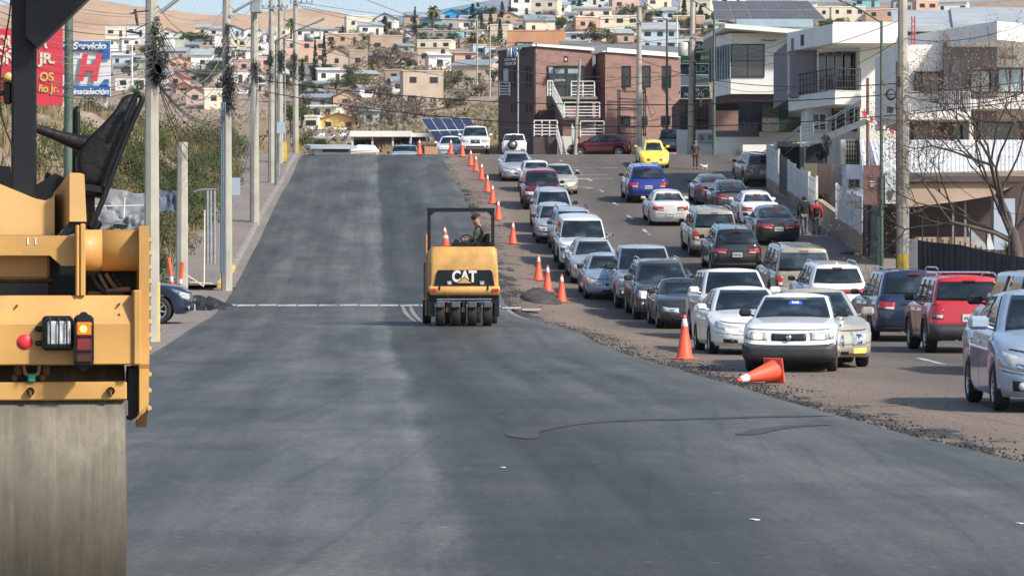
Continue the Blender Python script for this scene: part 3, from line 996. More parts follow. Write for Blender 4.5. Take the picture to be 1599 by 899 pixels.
    for sg in (1, -1):
        h = patch('headlight', S, sg*hl[0], sg*hl[1], hl[2], hl[3], hm, root, nq=7, nv=4, va1=hl[4] if len(hl) > 4 else None, vb1=hl[5] if len(hl) > 5 else None)
        lit = sp.get('lit')
        if lit and (sg in lit[0]):
            patch('bulb', S, sg*(hl[0]+(hl[1]-hl[0])*.25), sg*(hl[0]+(hl[1]-hl[0])*.65), hl[2]+.03, hl[3]-.05, MATS[lit[1]], h, off=.012, nq=3, nv=3)
        else:
            patch('bulb', S, sg*(hl[0]+(hl[1]-hl[0])*.25), sg*(hl[0]+(hl[1]-hl[0])*.6), hl[2]+.05, hl[3]-.07, MATS['chrome'], h, off=.008, nq=3, nv=3)
        if 'turn' in sp:
            t = sp['turn']; patch('turn_signal', S, sg*t[0], sg*t[1], t[2], t[3], MATS[t[4]], root, nq=3, nv=2)
        if 'fog' in sp:
            t = sp['fog']
            f = patch('fog_lamp', S, sg*t[0], sg*t[1], t[2], t[3], MATS['car_black_trim'], root, nq=4, nv=3)
            c = S.at((t[0]+t[1])/2, (t[2]+t[3])/2)
            mbf = MB(); mbf.lathe([(0,0),(.055,0),(.05,-.03)], 12, Matrix.Translation((sg*c.x, c.y-.018, c.z)) @ Euler((R(90),0,0)).to_matrix().to_4x4())
            mbf.build('lens', MATS[t[4] if len(t) > 4 else 'lamp_clear'], f)
    for g_ in sp.get('grille', [(.60,.50,.74,'car_black_trim')]):
        gg = patch('grille', S, -g_[0], g_[0], g_[1], g_[2], MATS[g_[3]], root, nq=10, nv=3, off=.006)
        if len(g_) > 4:  # chrome bars
            nb = g_[4]
            mbb = MB()
            for k in range(nb):
                v = g_[1]+(g_[2]-g_[1])*(k+.5)/nb
                pts = [S.at(q, v)+Vector((0,-.012,0)) for q in [(-g_[0]*.95)+(g_[0]*1.9)*i/8 for i in range(9)]]
                mbb.tube(pts, .012, 5)
            mbb.build('grille_bars', MATS[g_[5]], gg)
    if sp.get('badge', True):
        c = S.at(0, sp.get('badgev', .66)); mbb = MB()
        mbb.lathe([(0,0),(.055,0),(.05,-.02),(0,-.02)][::-1], 12, Matrix.Translation((0, c.y-.03, c.z)) @ Euler((R(-90),0,0)).to_matrix().to_4x4())
        mbb.build('badge', MATS['chrome'], root)
    for it in sp.get('intake', [(.9,.16,.34,'car_black_trim')]):
        patch('bumper_intake', S, -it[0], it[0], it[1], it[2], MATS[it[3]], root, nq=12, nv=2)
    if 'fbump' in sp:
        t = sp['fbump']
        patch('front_bumper', S, -t[0], t[0], t[1], t[2], MATS[t[3]], root, nq=28, nv=4, off=t[4] if len(t) > 4 else .02, depth=.03)
    if sp.get('fplate', False):
        c = S.at(0, .33); mbp = MB(); mbp.cbox((0, c.y-.025, c.z), (.34, .015, .16)); pl = mbp.build('licence_plate', MATS['plate_white'], root)
    # rear
    tl = sp.get('tail', (3.45, 4.45, .60, .84))
    for sg in (1, -1):
        tt = patch('taillight', S, sg*tl[0], sg*tl[1], tl[2], tl[3], MATS[sp.get('tailm', 'lamp_red')], root, nq=7, nv=4, va1=tl[4] if len(tl) > 4 else None, vb1=tl[5] if len(tl) > 5 else None)
        if facing == 'out':
            patch('lens', S, sg*(tl[0]+(tl[1]-tl[0])*.45), sg*(tl[0]+(tl[1]-tl[0])*.95), tl[2]+.02, tl[2]+(tl[3]-tl[2])*.38, MATS['lamp_clear' if not sp.get('braking') else 'brake_on'], tt, off=.010, nq=3, nv=2)
    if 'rbump' in sp:
        t = sp['rbump']
        for sg in (1, -1): patch('rear_bumper', S, sg*t[0], sg*5.0, t[1], t[2], MATS[t[3]], root, nq=12, nv=3, off=.02, depth=.03)
    if facing == 'out' or sp.get('rearplate'):
        vz = sp.get('platev', .62)
        c = S.at(5.0, vz); mbp = MB(); pz = c.z
        mbp.cbox((0, c.y+.02, pz), (.36, .012, .17), bev=.004); pl = mbp.build('licence_plate', MATS['plate_white'], root)
        mbp = MB()
        rr_ = random.Random(label)
        for k in range(6): mbp.cbox((-.12+k*.048, c.y+.029, pz), (.026, .004, .07*rr_.uniform(.8,1)))
        mbp.build('number', MATS['plate_ink'], pl)
        # tailgate seam lines
        mbp = MB()
        for vz2 in sp.get('gateseam', (.46,)):
            for i in range(12):
                q0 = 4.0+i/12; q1 = 4.0+(i+1)/12
                pass
        pts = [S.at(4.0+i/12, vz2) for i in range(25)]
        mbp.tube([p_+Vector((0,.002,0)) for p_ in pts], .006, 4)
        mbp.build('tailgate_seam', MATS['seam_dark'], root)
        if sp.get('chromebar'):
            c = S.at(5.0, vz+.14); mbp = MB(); mbp.cbox((0, c.y+.015, c.z), (.75, .02, .035)); mbp.build('trim_bar', MATS['chrome'], root)
        c = S.at(4.5, .02); mbp = MB(); mbp.tube([(c.x, c.y-.25, c.z+.0),(c.x, c.y+.02, c.z-.01)], .03, 8); mbp.build('exhaust_pipe', MATS['chrome'], root)
        # third brake light
        c = C.at(5.0, .93); mbp = MB(); mbp.cbox((0, c.y+.01, c.z), (.28, .03, .025)); mbp.build('brake_light', MATS['lamp_red'], root)
    if 'rack' in sp:
        for sg in (1, -1):
            pts = []
            for i in range(9):
                v = 1.0; t = .12+.76*i/8
                yy = (p['cab'][1]+(p['cab'][3]-p['cab'][1])*t)*L
                pts.append((sg*p['W']/2*(p['cw'][1]-.04), yy, p['H']+(.055 if 0 < i < 8 else -.0)))
            mbp = MB(); mbp.tube(pts, .02, 6); mbp.build('roof_rail', MATS[sp['rack']], root)
    if sp.get('antenna'):
        c = Vector((0, (p['cab'][3]-.03)*L, p['H'])); mbp = MB(); mbp.prism([(c.y-.09, c.z-.02), (c.y+.06, c.z-.02), (c.y+.05, c.z+.06)], 'x', -.02, .02)
        mbp.build('antenna', pm, root)
    if 'spoiler' in sp:
        c = S.at(5.0, 1.0); mbp = MB(); zz = c.z+.13
        mbp.cbox((0, c.y+.02, zz), (p['W']*.82, .2, .03), bev=.01)
        for sg in (1,-1): mbp.cbox((sg*p['W']*.33, c.y+.02, zz-.08), (.05, .12, .16))
        mbp.build('spoiler', bt, root)
    # pickup bed
    if style == 'pickup':
        zbed = S.zt(.8*L)+p['crown']*1.1
        mbp = MB(); mbp.cbox((0, .81*L, zbed), (p['W']*.74, L*.32, .03)); mbp.build('bed_cover', bt, root)
    # underbody box, added to block light and blacken the wheel wells; wheels
    mb = MB()
    mb.box(-p['W']/2+p['tw']+.03, p['W']/2-p['tw']-.03, .30, L-.28, p['zb']+.03, .62)
    mb.box(-p['W']/2+.08, p['W']/2-.08, fo+p['tr']+.09, fo+wb-p['tr']-.09, p['zb']+.02, .55)
    mb.build('underbody', MATS['under_dark'], root)
    for (yy) in (fo, fo+wb):
        for sg in (1, -1):
            wheel(root, sg*(p['W']/2-p['tw']/2-.015), yy, p, sp.get('rimm', 'rim_alloy'), sp.get('spokes', 7), sg)
    return root
def onbody(root, name, m, pts, parent=None):
    pass
paint('paint_white', (.74,.75,.75), dirt=.06)
paint('paint_white_dusty', (.60,.60,.57), dirt=.15)
paint('paint_silver', (.44,.47,.50), metal=.35, rough=.32, dirt=.1)
paint('paint_silver_blue', (.34,.42,.50), metal=.35, rough=.3)
paint('paint_light_blue', (.36,.45,.58), metal=.3, rough=.26, dirt=.06)
paint('paint_beige', (.45,.42,.36), metal=.25, rough=.35)
paint('paint_champagne', (.36,.32,.24), metal=.3, rough=.35)
paint('paint_burgundy', (.16,.012,.022), metal=.3, rough=.25)
paint('paint_wine', (.12,.010,.020), metal=.3, rough=.25)
paint('paint_red', (.50,.014,.024), rough=.25)
paint('paint_blue', (.012,.035,.26), metal=.3, rough=.22)
paint('paint_navy', (.02,.036,.075), metal=.35, rough=.25)
paint('paint_teal', (.03,.10,.15), metal=.3, rough=.3)
paint('paint_black', (.012,.012,.015), rough=.18)
paint('paint_charcoal', (.045,.050,.055), metal=.4, rough=.25)
paint('paint_grey', (.16,.18,.20), metal=.45, rough=.3)
paint('paint_brown_grey', (.17,.155,.15), metal=.4, rough=.3)
paint('paint_steel', (.11,.115,.125), metal=.45, rough=.28)
paint('paint_yellow', (.80,.66,.09), rough=.3)
INC = 'cars queuing downhill beside the cones'
OUT = 'cars driving or parked uphill on the right'
CB = 'car_black_trim'
# ---- queue coming downhill
make_car('silver sedan furthest up the queue, just below the crest by the uppermost cones', 808, 282, 'sedan', 'paint_silver', group=INC,
   spec=dict(head=(.55,1.75,.58,.80,.62,.86), grille=[(.42,.50,.66,CB)], intake=[(.8,.12,.26,CB)], fplate=False), name='sedan_car')
make_car('white hatchback directly behind the dark red pickup truck in the queue', 838, 299, 'hatch', 'paint_white', group=INC,
   spec=dict(head=(.6,1.6,.54,.82), grille=[(.5,.6,.74,CB)]), name='hatchback_car')
make_car('dark red pickup truck with grey bumper in the queue', 847, 326, 'boxy', 'paint_burgundy', group=INC, cat='pickup truck',
   over=dict(L=5.0, W=1.84, H=1.74), spec=dict(head=(.62,1.5,.56,.78), turn=(1.5,1.9,.56,.78,'lamp_amber'), grille=[(.58,.50,.76,CB,3,'chrome')], fbump=(1.9,.0,.40,'car_dark_plastic'), mirm=CB, clad='car_dark_plastic'), name='pickup_truck')
make_car('white sedan with a glaring headlight, right of the dark red pickup', 874, 303, 'sedan', 'paint_beige', group=INC,
   spec=dict(head=(.55,1.6,.55,.80), lit=((-1,1),'lamp_on_white'), mirm=CB, grille=[(.45,.50,.68,CB)]), name='sedan_car')
make_car('pale silver SUV with roof rails and black mirrors, below the dark red pickup', 865, 361, 'suv', 'paint_silver', group=INC, cat='SUV',
   over=dict(L=4.55, W=1.79, H=1.70), spec=dict(head=(.55,1.6,.52,.80), grille=[(.5,.52,.78,CB,2,'chrome')], fog=(1.0,1.4,.16,.34), mirm=CB, rack='chrome'), name='suv_car')
make_car('small silver car with dark bumper half hidden left of the white off-road SUV', 868, 379, 'hatch', 'paint_silver', group=INC,
   spec=dict(head=(.55,1.6,.52,.84), grille=[(.7,.38,.56,CB),(.5,.60,.70,CB)], fbump=(1.8,.0,.26,CB), mirm=CB), name='hatchback_car')
make_car('grey SUV with black roof rails tucked behind the white off-road SUV', 897, 396, 'suv', 'paint_silver_blue', group=INC, cat='SUV',
   over=dict(W=1.80, H=1.68), spec=dict(rack=CB, mirm=CB), name='suv_car')
make_car('white off-road SUV with big silver mirrors and dark headlights', 911, 420, 'boxy', 'paint_white', group=INC, cat='SUV',
   over=dict(L=4.8, W=1.92, H=1.82, rf=.34, bow=.1), spec=dict(head=(.58,1.6,.58,.82,.60,.78), headm='lamp_dark', grille=[(.52,.44,.82,CB)], intake=[(1.0,.14,.36,CB)], fog=(1.1,1.5,.2,.36), mirm='chrome', mirbig=1.15, clad=CB, rimm='rim_dark'), name='suv_car')
make_car('silver sedan with amber glowing headlight in front of the white off-road SUV', 929, 441, 'sedan', 'paint_silver', group=INC,
   over=dict(W=1.79), spec=dict(head=(.62,1.7,.52,.84), lit=((-1,),'lamp_on_white'), grille=[(.5,.36,.52,CB),(.5,.56,.74,CB)], intake=[(.8,.10,.22,CB)]), name='sedan_car')
make_car('small light grey sedan beside the silver sedan, nearest its right', 951, 466, 'sedan', 'paint_silver_blue', group=INC,
   over=dict(L=4.45, W=1.71, H=1.42, wb=2.62, fo=.85, tr=.305), spec=dict(head=(.55,1.75,.60,.82,.64,.90), turn=(1.2,1.8,.66,.84,'lamp_amber'), grille=[(.45,.62,.74,CB)], intake=[(.7,.18,.36,CB)], mirm=CB), name='sedan_car')
make_car('large silver blue pickup truck with wide black mirrors', 1008, 480, 'pickup', 'paint_silver_blue', group=INC, cat='pickup truck',
   over=dict(L=5.8, W=2.02, H=1.92, rf=.42, bow=.14), spec=dict(head=(.62,1.62,.56,.84), grille=[(.55,.50,.84,'lamp_clear',3,'chrome')], fog=(1.1,1.5,.14,.34,'lamp_clear'), mirm=CB, mirbig=1.35), name='pickup_truck')
make_car('dark grey SUV with a big chrome-edged grille and lit headlights', 1035, 498, 'suv', 'paint_steel', group=INC, cat='SUV',
   over=dict(L=4.7, W=1.85, H=1.72, zt=[(0,.90),(.015,.98),(.06,1.03),(.14,1.07),(.25,1.12),(.45,1.12),(.80,1.13),(.96,1.15),(1,1.10)], rf=.34),
   spec=dict(head=(.66,1.45,.56,.88), lit=((-1,1),'lamp_on_white'), grille=[(.56,.22,.86,'chrome'),(.47,.30,.80,CB)], intake=[(1.0,.0,.12,CB)], turn=(1.05,1.2,.16,.44,'chrome'), mirm=CB, mirbig=1.2, badgev=.56, rack='chrome'), name='suv_car')
make_car('small black sedan with a dented front bumper and yellowed headlight', 1070, 512, 'sedan', 'paint_charcoal', group=INC,
   over=dict(L=4.5, W=1.70, H=1.38, wb=2.6, fo=.88, tr=.30), spec=dict(head=(.66,1.5,.56,.78), headm='lamp_clear', grille=[(.42,.56,.66,CB)], intake=[(.6,.30,.42,'lamp_red'),(1.1,.04,.24,CB)], mirm=CB, spokes=5), name='sedan_car')
make_car('white SUV with white mirrors behind the white sedan', 1151, 529, 'suv', 'paint_white', group=INC, cat='SUV',
   over=dict(L=4.82, W=1.94, H=1.78, zt=[(0,.90),(.015,.99),(.06,1.04),(.14,1.08),(.25,1.14),(.45,1.13),(.80,1.15),(.96,1.17),(1,1.12)]), spec=dict(head=(.66,1.5,.62,.82), lit=((-1,),'lamp_on_warm'), grille=[(.6,.6,.82,CB,6,'chrome')], mirbig=1.2), name='suv_car')
make_car('white sedan with chrome bar grille beside the upright cone', 1171, 553, 'sedan', 'paint_white', group=INC,
   over=dict(L=4.85, W=1.85, H=1.47, rf=.62, bow=.22), spec=dict(head=(.60,1.62,.64,.76,.70,.90), headm='lamp_clear', lit=((-1,),'lamp_on_white'), grille=[(.52,.40,.66,'lamp_dark',5,'chrome')], intake=[(.55,.1,.26,CB)], fog=(.9,1.35,.14,.30,'car_black_trim'), badge=False, spokes=10), name='sedan_car')
cad = make_car('silver beige sedan with amber turn signal right of the white taxi', 1281, 572, 'sedan', 'paint_beige', group=INC, slope=.02,
   over=dict(L=4.85, W=1.80, H=1.46, rf=.30, bow=.09), spec=dict(head=(.78,1.35,.46,.88), grille=[(.55,.44,.80,'chrome',5,'chrome')], intake=[(.7,.10,.24,CB)], turn=(.85,1.35,.16,.34,'lamp_amber_on'), mirbig=1.1), name='sedan_car')
taxi = make_car('old white taxi sedan with black bumper and blue sign behind the windshield', 1236, 579, 'sedan', 'paint_white', group=INC, slope=.16, cat='taxi',
   over=dict(L=4.33, W=1.65, H=1.38, wb=2.43, fo=.82, tr=.29, tw=.185, rf=.26, rr=.24, bow=.08, bowr=.05, cr=.14, cbow=.10, cw=(.89,.70), crown=.03,
     zt=[(0,.74),(.015,.80),(.06,.84),(.14,.88),(.27,.94),(.45,.95),(.70,.97),(.84,1.0),(.96,.99),(1,.93)],
     yf=[(0,.06),(.1,-.06),(.50,-.06),(.54,.02),(.85,.05),(.95,.08),(1,.16)]),
   spec=dict(head=(.62,1.25,.62,.84), lit=((-1,1),'lamp_on_warm'), turn=(1.27,1.6,.63,.83,'lamp_clear'), grille=[(.50,.62,.82,CB)], intake=[], fbump=(2.0,.02,.47,'car_dark_plastic',.03), badge=True, badgev=.72, mirm=CB, spokes=12, handlem=CB), name='taxi_car')
c = Surf(dict(PRE['sedan'], L=4.33, W=1.65, H=1.38, cab=PRE['sedan']['cab'], cr=.14, cbow=.10, cw=(.89,.70), zt=[(0,.74),(.27,.94),(1,.94)]), True).at(0, .70)
tx = MB(); tx.cbox((.02, c.y-.03, c.z+.0), (.24,.03,.08), (R(-35),0,0), bev=.02)
tb = tx.build('sign_plate', MATS['taxi_blue'], taxi)
text_obj('lettering', 'TAXI', .06, mat('sign_white', (.8,.8,.85), .5, emit=(.8,.85,1), es=.5), taxi, Matrix.Translation((.02, c.y-.052, c.z+.01)) @ Euler((R(55),0,0)).to_matrix().to_4x4(), .002, bold=.002)
hc = Vector((0, .62, .90))
text_obj('lettering', 'TAXI', .13, mat('faint_letters', (.55,.57,.6), .5), taxi, Matrix.Translation((0, .62, .905)) @ Euler((R(8),0,0)).to_matrix().to_4x4(), .002, bold=.002, sx=1.3)
make_car('light blue sedan nearest the camera at the right edge', 1652, 641, 'sedan', 'paint_light_blue', group=INC, slope=.035,
   over=dict(L=4.25, W=1.67, H=1.51, wb=2.55, fo=.84, tr=.30, tw=.19, rf=.5, zb=.19,
     zt=[(0,.66),(.015,.74),(.06,.82),(.14,.89),(.25,.98),(.45,1.0),(.70,1.03),(.84,1.09),(.96,1.08),(1,1.0)], cab=(.215,.40,.90,.74)),
   spec=dict(head=(.60,1.75,.56,.78,.58,.86), grille=[(.5,.58,.72,CB,2,'chrome')], intake=[(.7,.08,.34,CB)], fog=(1.0,1.4,.14,.36,'lamp_clear'), mirbig=1.2, spokes=9), name='sedan_car')
# ---- going uphill
make_car('bright blue SUV driving uphill with white licence plate', 1009, 315, 'suv', 'paint_blue', 'out', group=OUT, cat='SUV',
   over=dict(L=5.0, W=2.0, H=1.78), spec=dict(rack='chrome', mirm=CB, rbump=(3.5,.0,.22,CB), platev=.62, tail=(3.5,4.3,.58,.86)), name='suv_car')
make_car('white sedan with round red taillights below the bright blue SUV', 1044, 351, 'sedan', 'paint_white_dusty', 'out', group=OUT,
   over=dict(L=4.6, W=1.78, H=1.46), spec=dict(tail=(3.55,4.45,.62,.82), platev=.44, braking=False), name='sedan_car')
make_car('champagne boxy SUV with tall red taillights left of the black SUV', 1112, 399, 'boxy', 'paint_champagne', 'out', group=OUT, cat='SUV',
   over=dict(W=1.87, H=1.84), spec=dict(tail=(3.5,4.15,.48,.88), rack='chrome', mirm=CB, rbump=(3.4,.0,.30,'paint_brown_grey'), rwv=(.10,.86)), name='suv_car')
make_car('black SUV with white plate and small sticker on the rear glass', 1147, 428, 'suv', 'paint_black', 'out', group=OUT, cat='SUV',
   over=dict(L=4.5, W=1.84, H=1.70), spec=dict(tail=(3.5,4.4,.66,.86), rbump=(3.4,.0,.26,CB), rack='chrome', chromebar=True, antenna=True), name='suv_car')
make_car('silver grey sedan parked above the car with the tall spoiler', 1114, 320, 'sedan', 'paint_grey', 'out', group=OUT,
   over=dict(W=1.80, H=1.42), spec=dict(tail=(3.45,4.4,.66,.88), platev=.40, mirm=CB), name='sedan_car')
make_car('dark grey sedan with a tall spoiler on its boot', 1142, 333, 'sedan', 'paint_steel', 'out', group=OUT,
   over=dict(W=1.84, H=1.47), spec=dict(tail=(3.45,4.5,.64,.86), spoiler=1, platev=.44, mirm=CB, rbump=(3.4,.0,.3,CB)), name='sedan_car')
make_car('white sedan partly hidden by the dark grey sedan beside the kerb', 1183, 353, 'sedan', 'paint_white', 'out', group=OUT,
   over=dict(L=4.5, W=1.76, H=1.46), spec=dict(tail=(3.5,4.4,.64,.84)), name='sedan_car')
make_car('dark grey sedan with red lights closest to the two walking people', 1210, 380, 'sedan', 'paint_charcoal', 'out', group=OUT,
   over=dict(L=4.9, W=1.86, H=1.47), spec=dict(tail=(3.45,4.6,.64,.86), platev=.66, chromebar=False, antenna=True, handlem='chrome'), name='sedan_car')
make_car('brown grey SUV parked by the white slatted fence at the top', 1186, 290, 'suv', 'paint_brown_grey', 'out', group=OUT, cat='SUV', slope=-.10,
   over=dict(W=1.84, H=1.70), spec=dict(rack='chrome', mirm=CB, tail=(3.5,4.25,.60,.86), rbump=(3.4,.0,.2,CB)), name='suv_car')
make_car('beige boxy SUV with tall red lamps behind the white SUV with the red stripe', 1246, 474, 'boxy', 'paint_champagne', 'out', group=OUT, cat='SUV',
   over=dict(L=5.2, W=1.96, H=1.90), spec=dict(tail=(3.5,4.12,.46,.86), rack=CB, mirm=CB, rwv=(.08,.86)), name='suv_car')
sv = make_car('white SUV with a red stripe across its tailgate', 1302, 502, 'suv', 'paint_white', 'out', group=OUT, cat='SUV', slope=-.03,
   over=dict(L=4.8, W=1.88, H=1.74), spec=dict(tail=(3.4,3.9,.6,.9), rack='chrome', mirm=CB, antenna=True, platev=.40, braking=True), name='suv_car')
Sx = Surf(dict(PRE['suv'], L=4.8, W=1.88, H=1.74))
for sg in (1, -1): patch('light_bar', Sx, sg*3.5, sg*5.0, .74, .88, MATS['lamp_red'], sv, nq=10, nv=2, off=.012)
make_car('navy blue SUV with a chrome plate surround left of the red SUV', 1418, 531, 'suv', 'paint_navy', 'out', group=OUT, cat='SUV', slope=-.02,
   over=dict(L=5.1, W=2.0, H=1.78), spec=dict(tail=(3.45,4.25,.62,.84), tailm='lamp_red', rack='chrome', mirm=CB, chromebar=True, platev=.66, rbump=(3.4,.0,.12,CB)), name='suv_car')
rd = make_car('red boxy SUV with black bumper and roof rack cross bars', 1505, 550, 'boxy', 'paint_red', 'out', group=OUT, cat='SUV', slope=.0,
   over=dict(L=4.45, W=1.80, H=1.72, wb=2.62, rr=.30), spec=dict(tail=(3.45,4.1,.56,.86), rack='chrome', mirm=CB, rbump=(3.2,.0,.42,'car_dark_plastic'), clad='car_dark_plastic', seams=(2.12,2.46,2.78), platev=.60), name='suv_car')
mb = MB()
for yy in (1.9, 3.2): mb.tube([(-.62, yy, 1.79), (.62, yy, 1.79)], .025, 6)
mb.build('cross_bar', MATS['chrome'], rd)
make_car('silver pickup truck half hidden behind the light blue sedan at the right edge', 1658, 585, 'pickup', 'paint_silver', 'out', group=OUT, cat='pickup truck', slope=-.01,
   over=dict(L=5.4, W=1.86, H=1.80, cab=(.205,.33,.97,.93), zt=[(0,.98),(.06,1.10),(.22,1.17),(1,1.14)]), spec=dict(tail=(3.4,4.0,.6,.9), tailm='lamp_red', mirm=CB, mirbig=1.2), name='pickup_truck')
# ---- at the crest
make_car('white pickup truck facing the camera on the crest beside the cones', 742, 243, 'pickup', 'paint_white', group='vehicles on the crest', cat='pickup truck', slope=-.02, pos=(at(742,243,181).x, 181, 0),
   over=dict(L=5.2, W=1.86, H=1.80), spec=dict(head=(.62,1.6,.62,.84), grille=[(.45,.52,.84,CB,2,'chrome')], intake=[(.9,.12,.28,CB)], fog=(1.1,1.5,.16,.34)), name='pickup_truck')
make_car('white sedan left of the white pickup on the crest', 701, 245, 'sedan', 'paint_white', group='vehicles on the crest', slope=-.03, pos=(at(704,245,183).x, 183, 0),
   spec=dict(head=(.55,1.7,.58,.82), grille=[(.5,.56,.74,CB)], lift=-.25), name='sedan_car')
make_car('pale blue pickup truck dipping behind the crest on the left', 632, 240, 'boxy', 'paint_silver_blue', group='vehicles on the crest', cat='pickup truck', slope=-.04, pos=(at(632,240,177.5).x, 177.5, 0),
   over=dict(L=5.0, H=1.74), spec=dict(mirm=CB, fbump=(1.8,.0,.4,'chrome')), name='pickup_truck')
hw_ = make_car('small white off-roader with a spare wheel on its back by the brick building', 801, 243, 'boxy', 'paint_white', 'out', group='vehicles on the crest', cat='SUV', slope=.0, pos=(at(803,243,203).x, 203, 0),
   over=dict(L=4.2, W=1.76, H=1.66, wb=2.6), spec=dict(tail=(3.6,4.3,.2,.36), mirm=CB, platev=.3), name='suv_car')
mb = MB(); mb.lathe([(0,.0),(.20,.01),(.34,0),(.345,-.14),(0,-.14)][::-1], 20, Matrix.Translation((.12, 4.36, .86)) @ Euler((R(-90),0,0)).to_matrix().to_4x4())
sw = mb.build('spare_wheel', MATS['tyre_rubber'], hw_)
mb = MB(); mb.lathe([(0,.03),(.2,.02),(.21,0)], 16, Matrix.Translation((.12, 4.37, .86)) @ Euler((R(-90),0,0)).to_matrix().to_4x4()); mb.build('rim', MATS['rim_alloy'], sw)
make_car('dark wine red crossover parked side-on below the brick building', 903, 247, 'suv', 'paint_wine', 'side', group='vehicles on the crest', slope=R(-1), pos=(at(905,247,206).x, 206, 0),
   over=dict(L=4.68, W=1.87, H=1.64, cab=(.20,.44,.96,.80), zt=[(0,.70),(.02,.80),(.07,.88),(.14,.95),(.22,1.03),(.45,1.06),(.80,1.12),(.96,1.14),(1,1.08)]), spec=dict(seams=(2.12,2.5,2.85), rearplate=False), name='crossover_car')
make_car('yellow rounded compact car seen from behind on the crossroad', 1021, 262, 'beetle', 'paint_yellow', 'out', group='vehicles on the crest', slope=-.03,
   spec=dict(tail=(3.9,4.35,.52,.70), platev=.36, seams=(2.2,2.7), gateseam=(.3,)), name='compact_car')
make_car('dark pickup truck parked behind the yellow car under the green lamp post', 1052, 250, 'boxy', 'paint_charcoal', 'out', group='vehicles on the crest', cat='pickup truck', slope=.12, pos=(at(1050,250,196).x, 196, 0),
   over=dict(L=4.9, W=1.85, H=1.85), spec=dict(mirm=CB), name='pickup_truck')
make_car('dark blue car nosing out of the side street at the far left', 0, 0, 'suv', 'paint_navy', 'side', group='vehicles at the side street', cat='SUV', slope=R(184), pos=(hit(266,508).x-.5, 76.0, 0),
   over=dict(L=4.7, W=1.84, H=1.60, zt=[(0,.78),(.02,.88),(.07,.95),(.14,1.0),(.25,1.06),(.45,1.06),(.80,1.10),(.96,1.13),(1,1.08)]), spec=dict(head=(.6,1.75,.56,.84,.6,.86), grille=[(.6,.52,.66,CB),(.55,.36,.48,CB)], fog=(1.1,1.5,.18,.34), fplate=True), name='suv_car')
# ---------------- people ----------------
def skin_mesh(name, verts, edges, radii, m, parent, root=0, levels=2):
    me = bpy.data.meshes.new(name)
    me.from_pydata([tuple(v) for v in verts], edges, [])
    o = bpy.data.objects.new(name, me); COL.objects.link(o)
    md = o.modifiers.new('s', 'SKIN'); md.use_smooth_shade = True
    md2 = o.modifiers.new('u', 'SUBSURF'); md2.levels = levels; md2.render_levels = levels
    sv_ = me.skin_vertices[0].data
    for i, r in enumerate(radii):
        rr = r if isinstance(r, tuple) else (r, r)
        sv_[i].radius = rr
        sv_[i].use_root = (i == root)
    dg = bpy.context.evaluated_depsgraph_get()
    nm = bpy.data.meshes.new_from_object(o.evaluated_get(dg))
    bpy.data.objects.remove(o)
    nm.name = name
    nm.materials.clear(); nm.materials.append(m)
    for p_ in nm.polygons: p_.use_smooth = True
    o = bpy.data.objects.new(name, nm); COL.objects.link(o)
    o.parent = parent
    return o
mat('skin', (.30,.17,.11), .6, noise=.1); mat('hair_dark', (.012,.010,.009), .8); mat('hair_grey', (.40,.38,.36), .8)
mat('cloth_black', (.014,.014,.017), .85, noise=.4, nscale=7); mat('cloth_red', (.42,.018,.028), .8, noise=.3, nscale=7)
mat('cloth_grey', (.16,.165,.17), .85, noise=.3, nscale=7); mat('cloth_denim', (.07,.085,.10), .85, noise=.3, nscale=7)
mat('cloth_green', (.045,.055,.035), .85, noise=.4, nscale=9); mat('cloth_brown', (.07,.055,.05), .85, noise=.3, nscale=7); mat('shoe_white', (.5,.5,.5), .6)
def hand(vs, es, rs, w, d, side, curl=.3):
    # w: wrist index, d: direction of the hand, five fingers
    d = Vector(d).normalized(); s = d.cross(Vector((0,1,0)));
    if s.length < .1: s = d.cross(Vector((1,0,0)))
    s.normalize(); nr = d.cross(s)
    p0 = Vector(vs[w]); pi = len(vs)
    vs.append(p0+d*.055); es.append((w, pi)); rs.append((.038,.018))
    for k in range(4):
        o_ = (k-1.5)*.019; L_ = (.030,.036,.034,.026)[k]
        a = len(vs)
        vs.append(p0+d*.095+s*o_); es.append((pi, a)); rs.append(.009)
        vs.append(p0+d*(.095+L_)+s*o_+nr*curl*.03); es.append((a, a+1)); rs.append(.0085)
        vs.append(p0+d*(.095+L_*1.7)+s*o_+nr*curl*.09); es.append((a+1, a+2)); rs.append(.008)
    a = len(vs)
    vs.append(p0+d*.04+s*.042*side); es.append((pi, a)); rs.append(.010)
    vs.append(p0+d*.075+s*.055*side+nr*.02); es.append((a, a+1)); rs.append(.009)
def head_parts(vs, es, rs, neck, c, look):
    # head as a few joints: neck -> skull, chin, nose, ears
    look = Vector(look).normalized(); side = look.cross(Vector((0,0,1))).normalized()
    c = Vector(c); i = len(vs)
    vs.append(c+Vector((0,0,-.02))); es.append((neck, i)); rs.append((.082,.088))
    vs.append(c+Vector((0,0,.06))-look*.01); es.append((i, i+1)); rs.append((.080,.092))
    vs.append(c+look*.055+Vector((0,0,-.085))); es.append((i, i+2)); rs.append((.042,.040))
    vs.append(c+look*.105+Vector((0,0,-.015))); es.append((i, i+3)); rs.append(.014)
    for sg in (1, -1):
        k = len(vs); vs.append(c+side*sg*.088+Vector((0,0,-.005))); es.append((i, k)); rs.append(.016)
def face_bits(parent, c, look):
    look = Vector(look).normalized(); side = look.cross(Vector((0,0,1))).normalized(); c = Vector(c)
    for sg in (1, -1):
        mb = MB(); p_ = c+look*.088+side*sg*.032+Vector((0,0,.01))
        mb.cbox(p_, (.022,.022,.012)); mb.build('eye', MATS['hair_dark'], parent)
    mb = MB(); p_ = c+look*.088+Vector((0,0,-.06)); mb.cbox(p_, (.04,.02,.01)); mb.build('mouth', mat('lips', (.2,.07,.06), .6), parent)
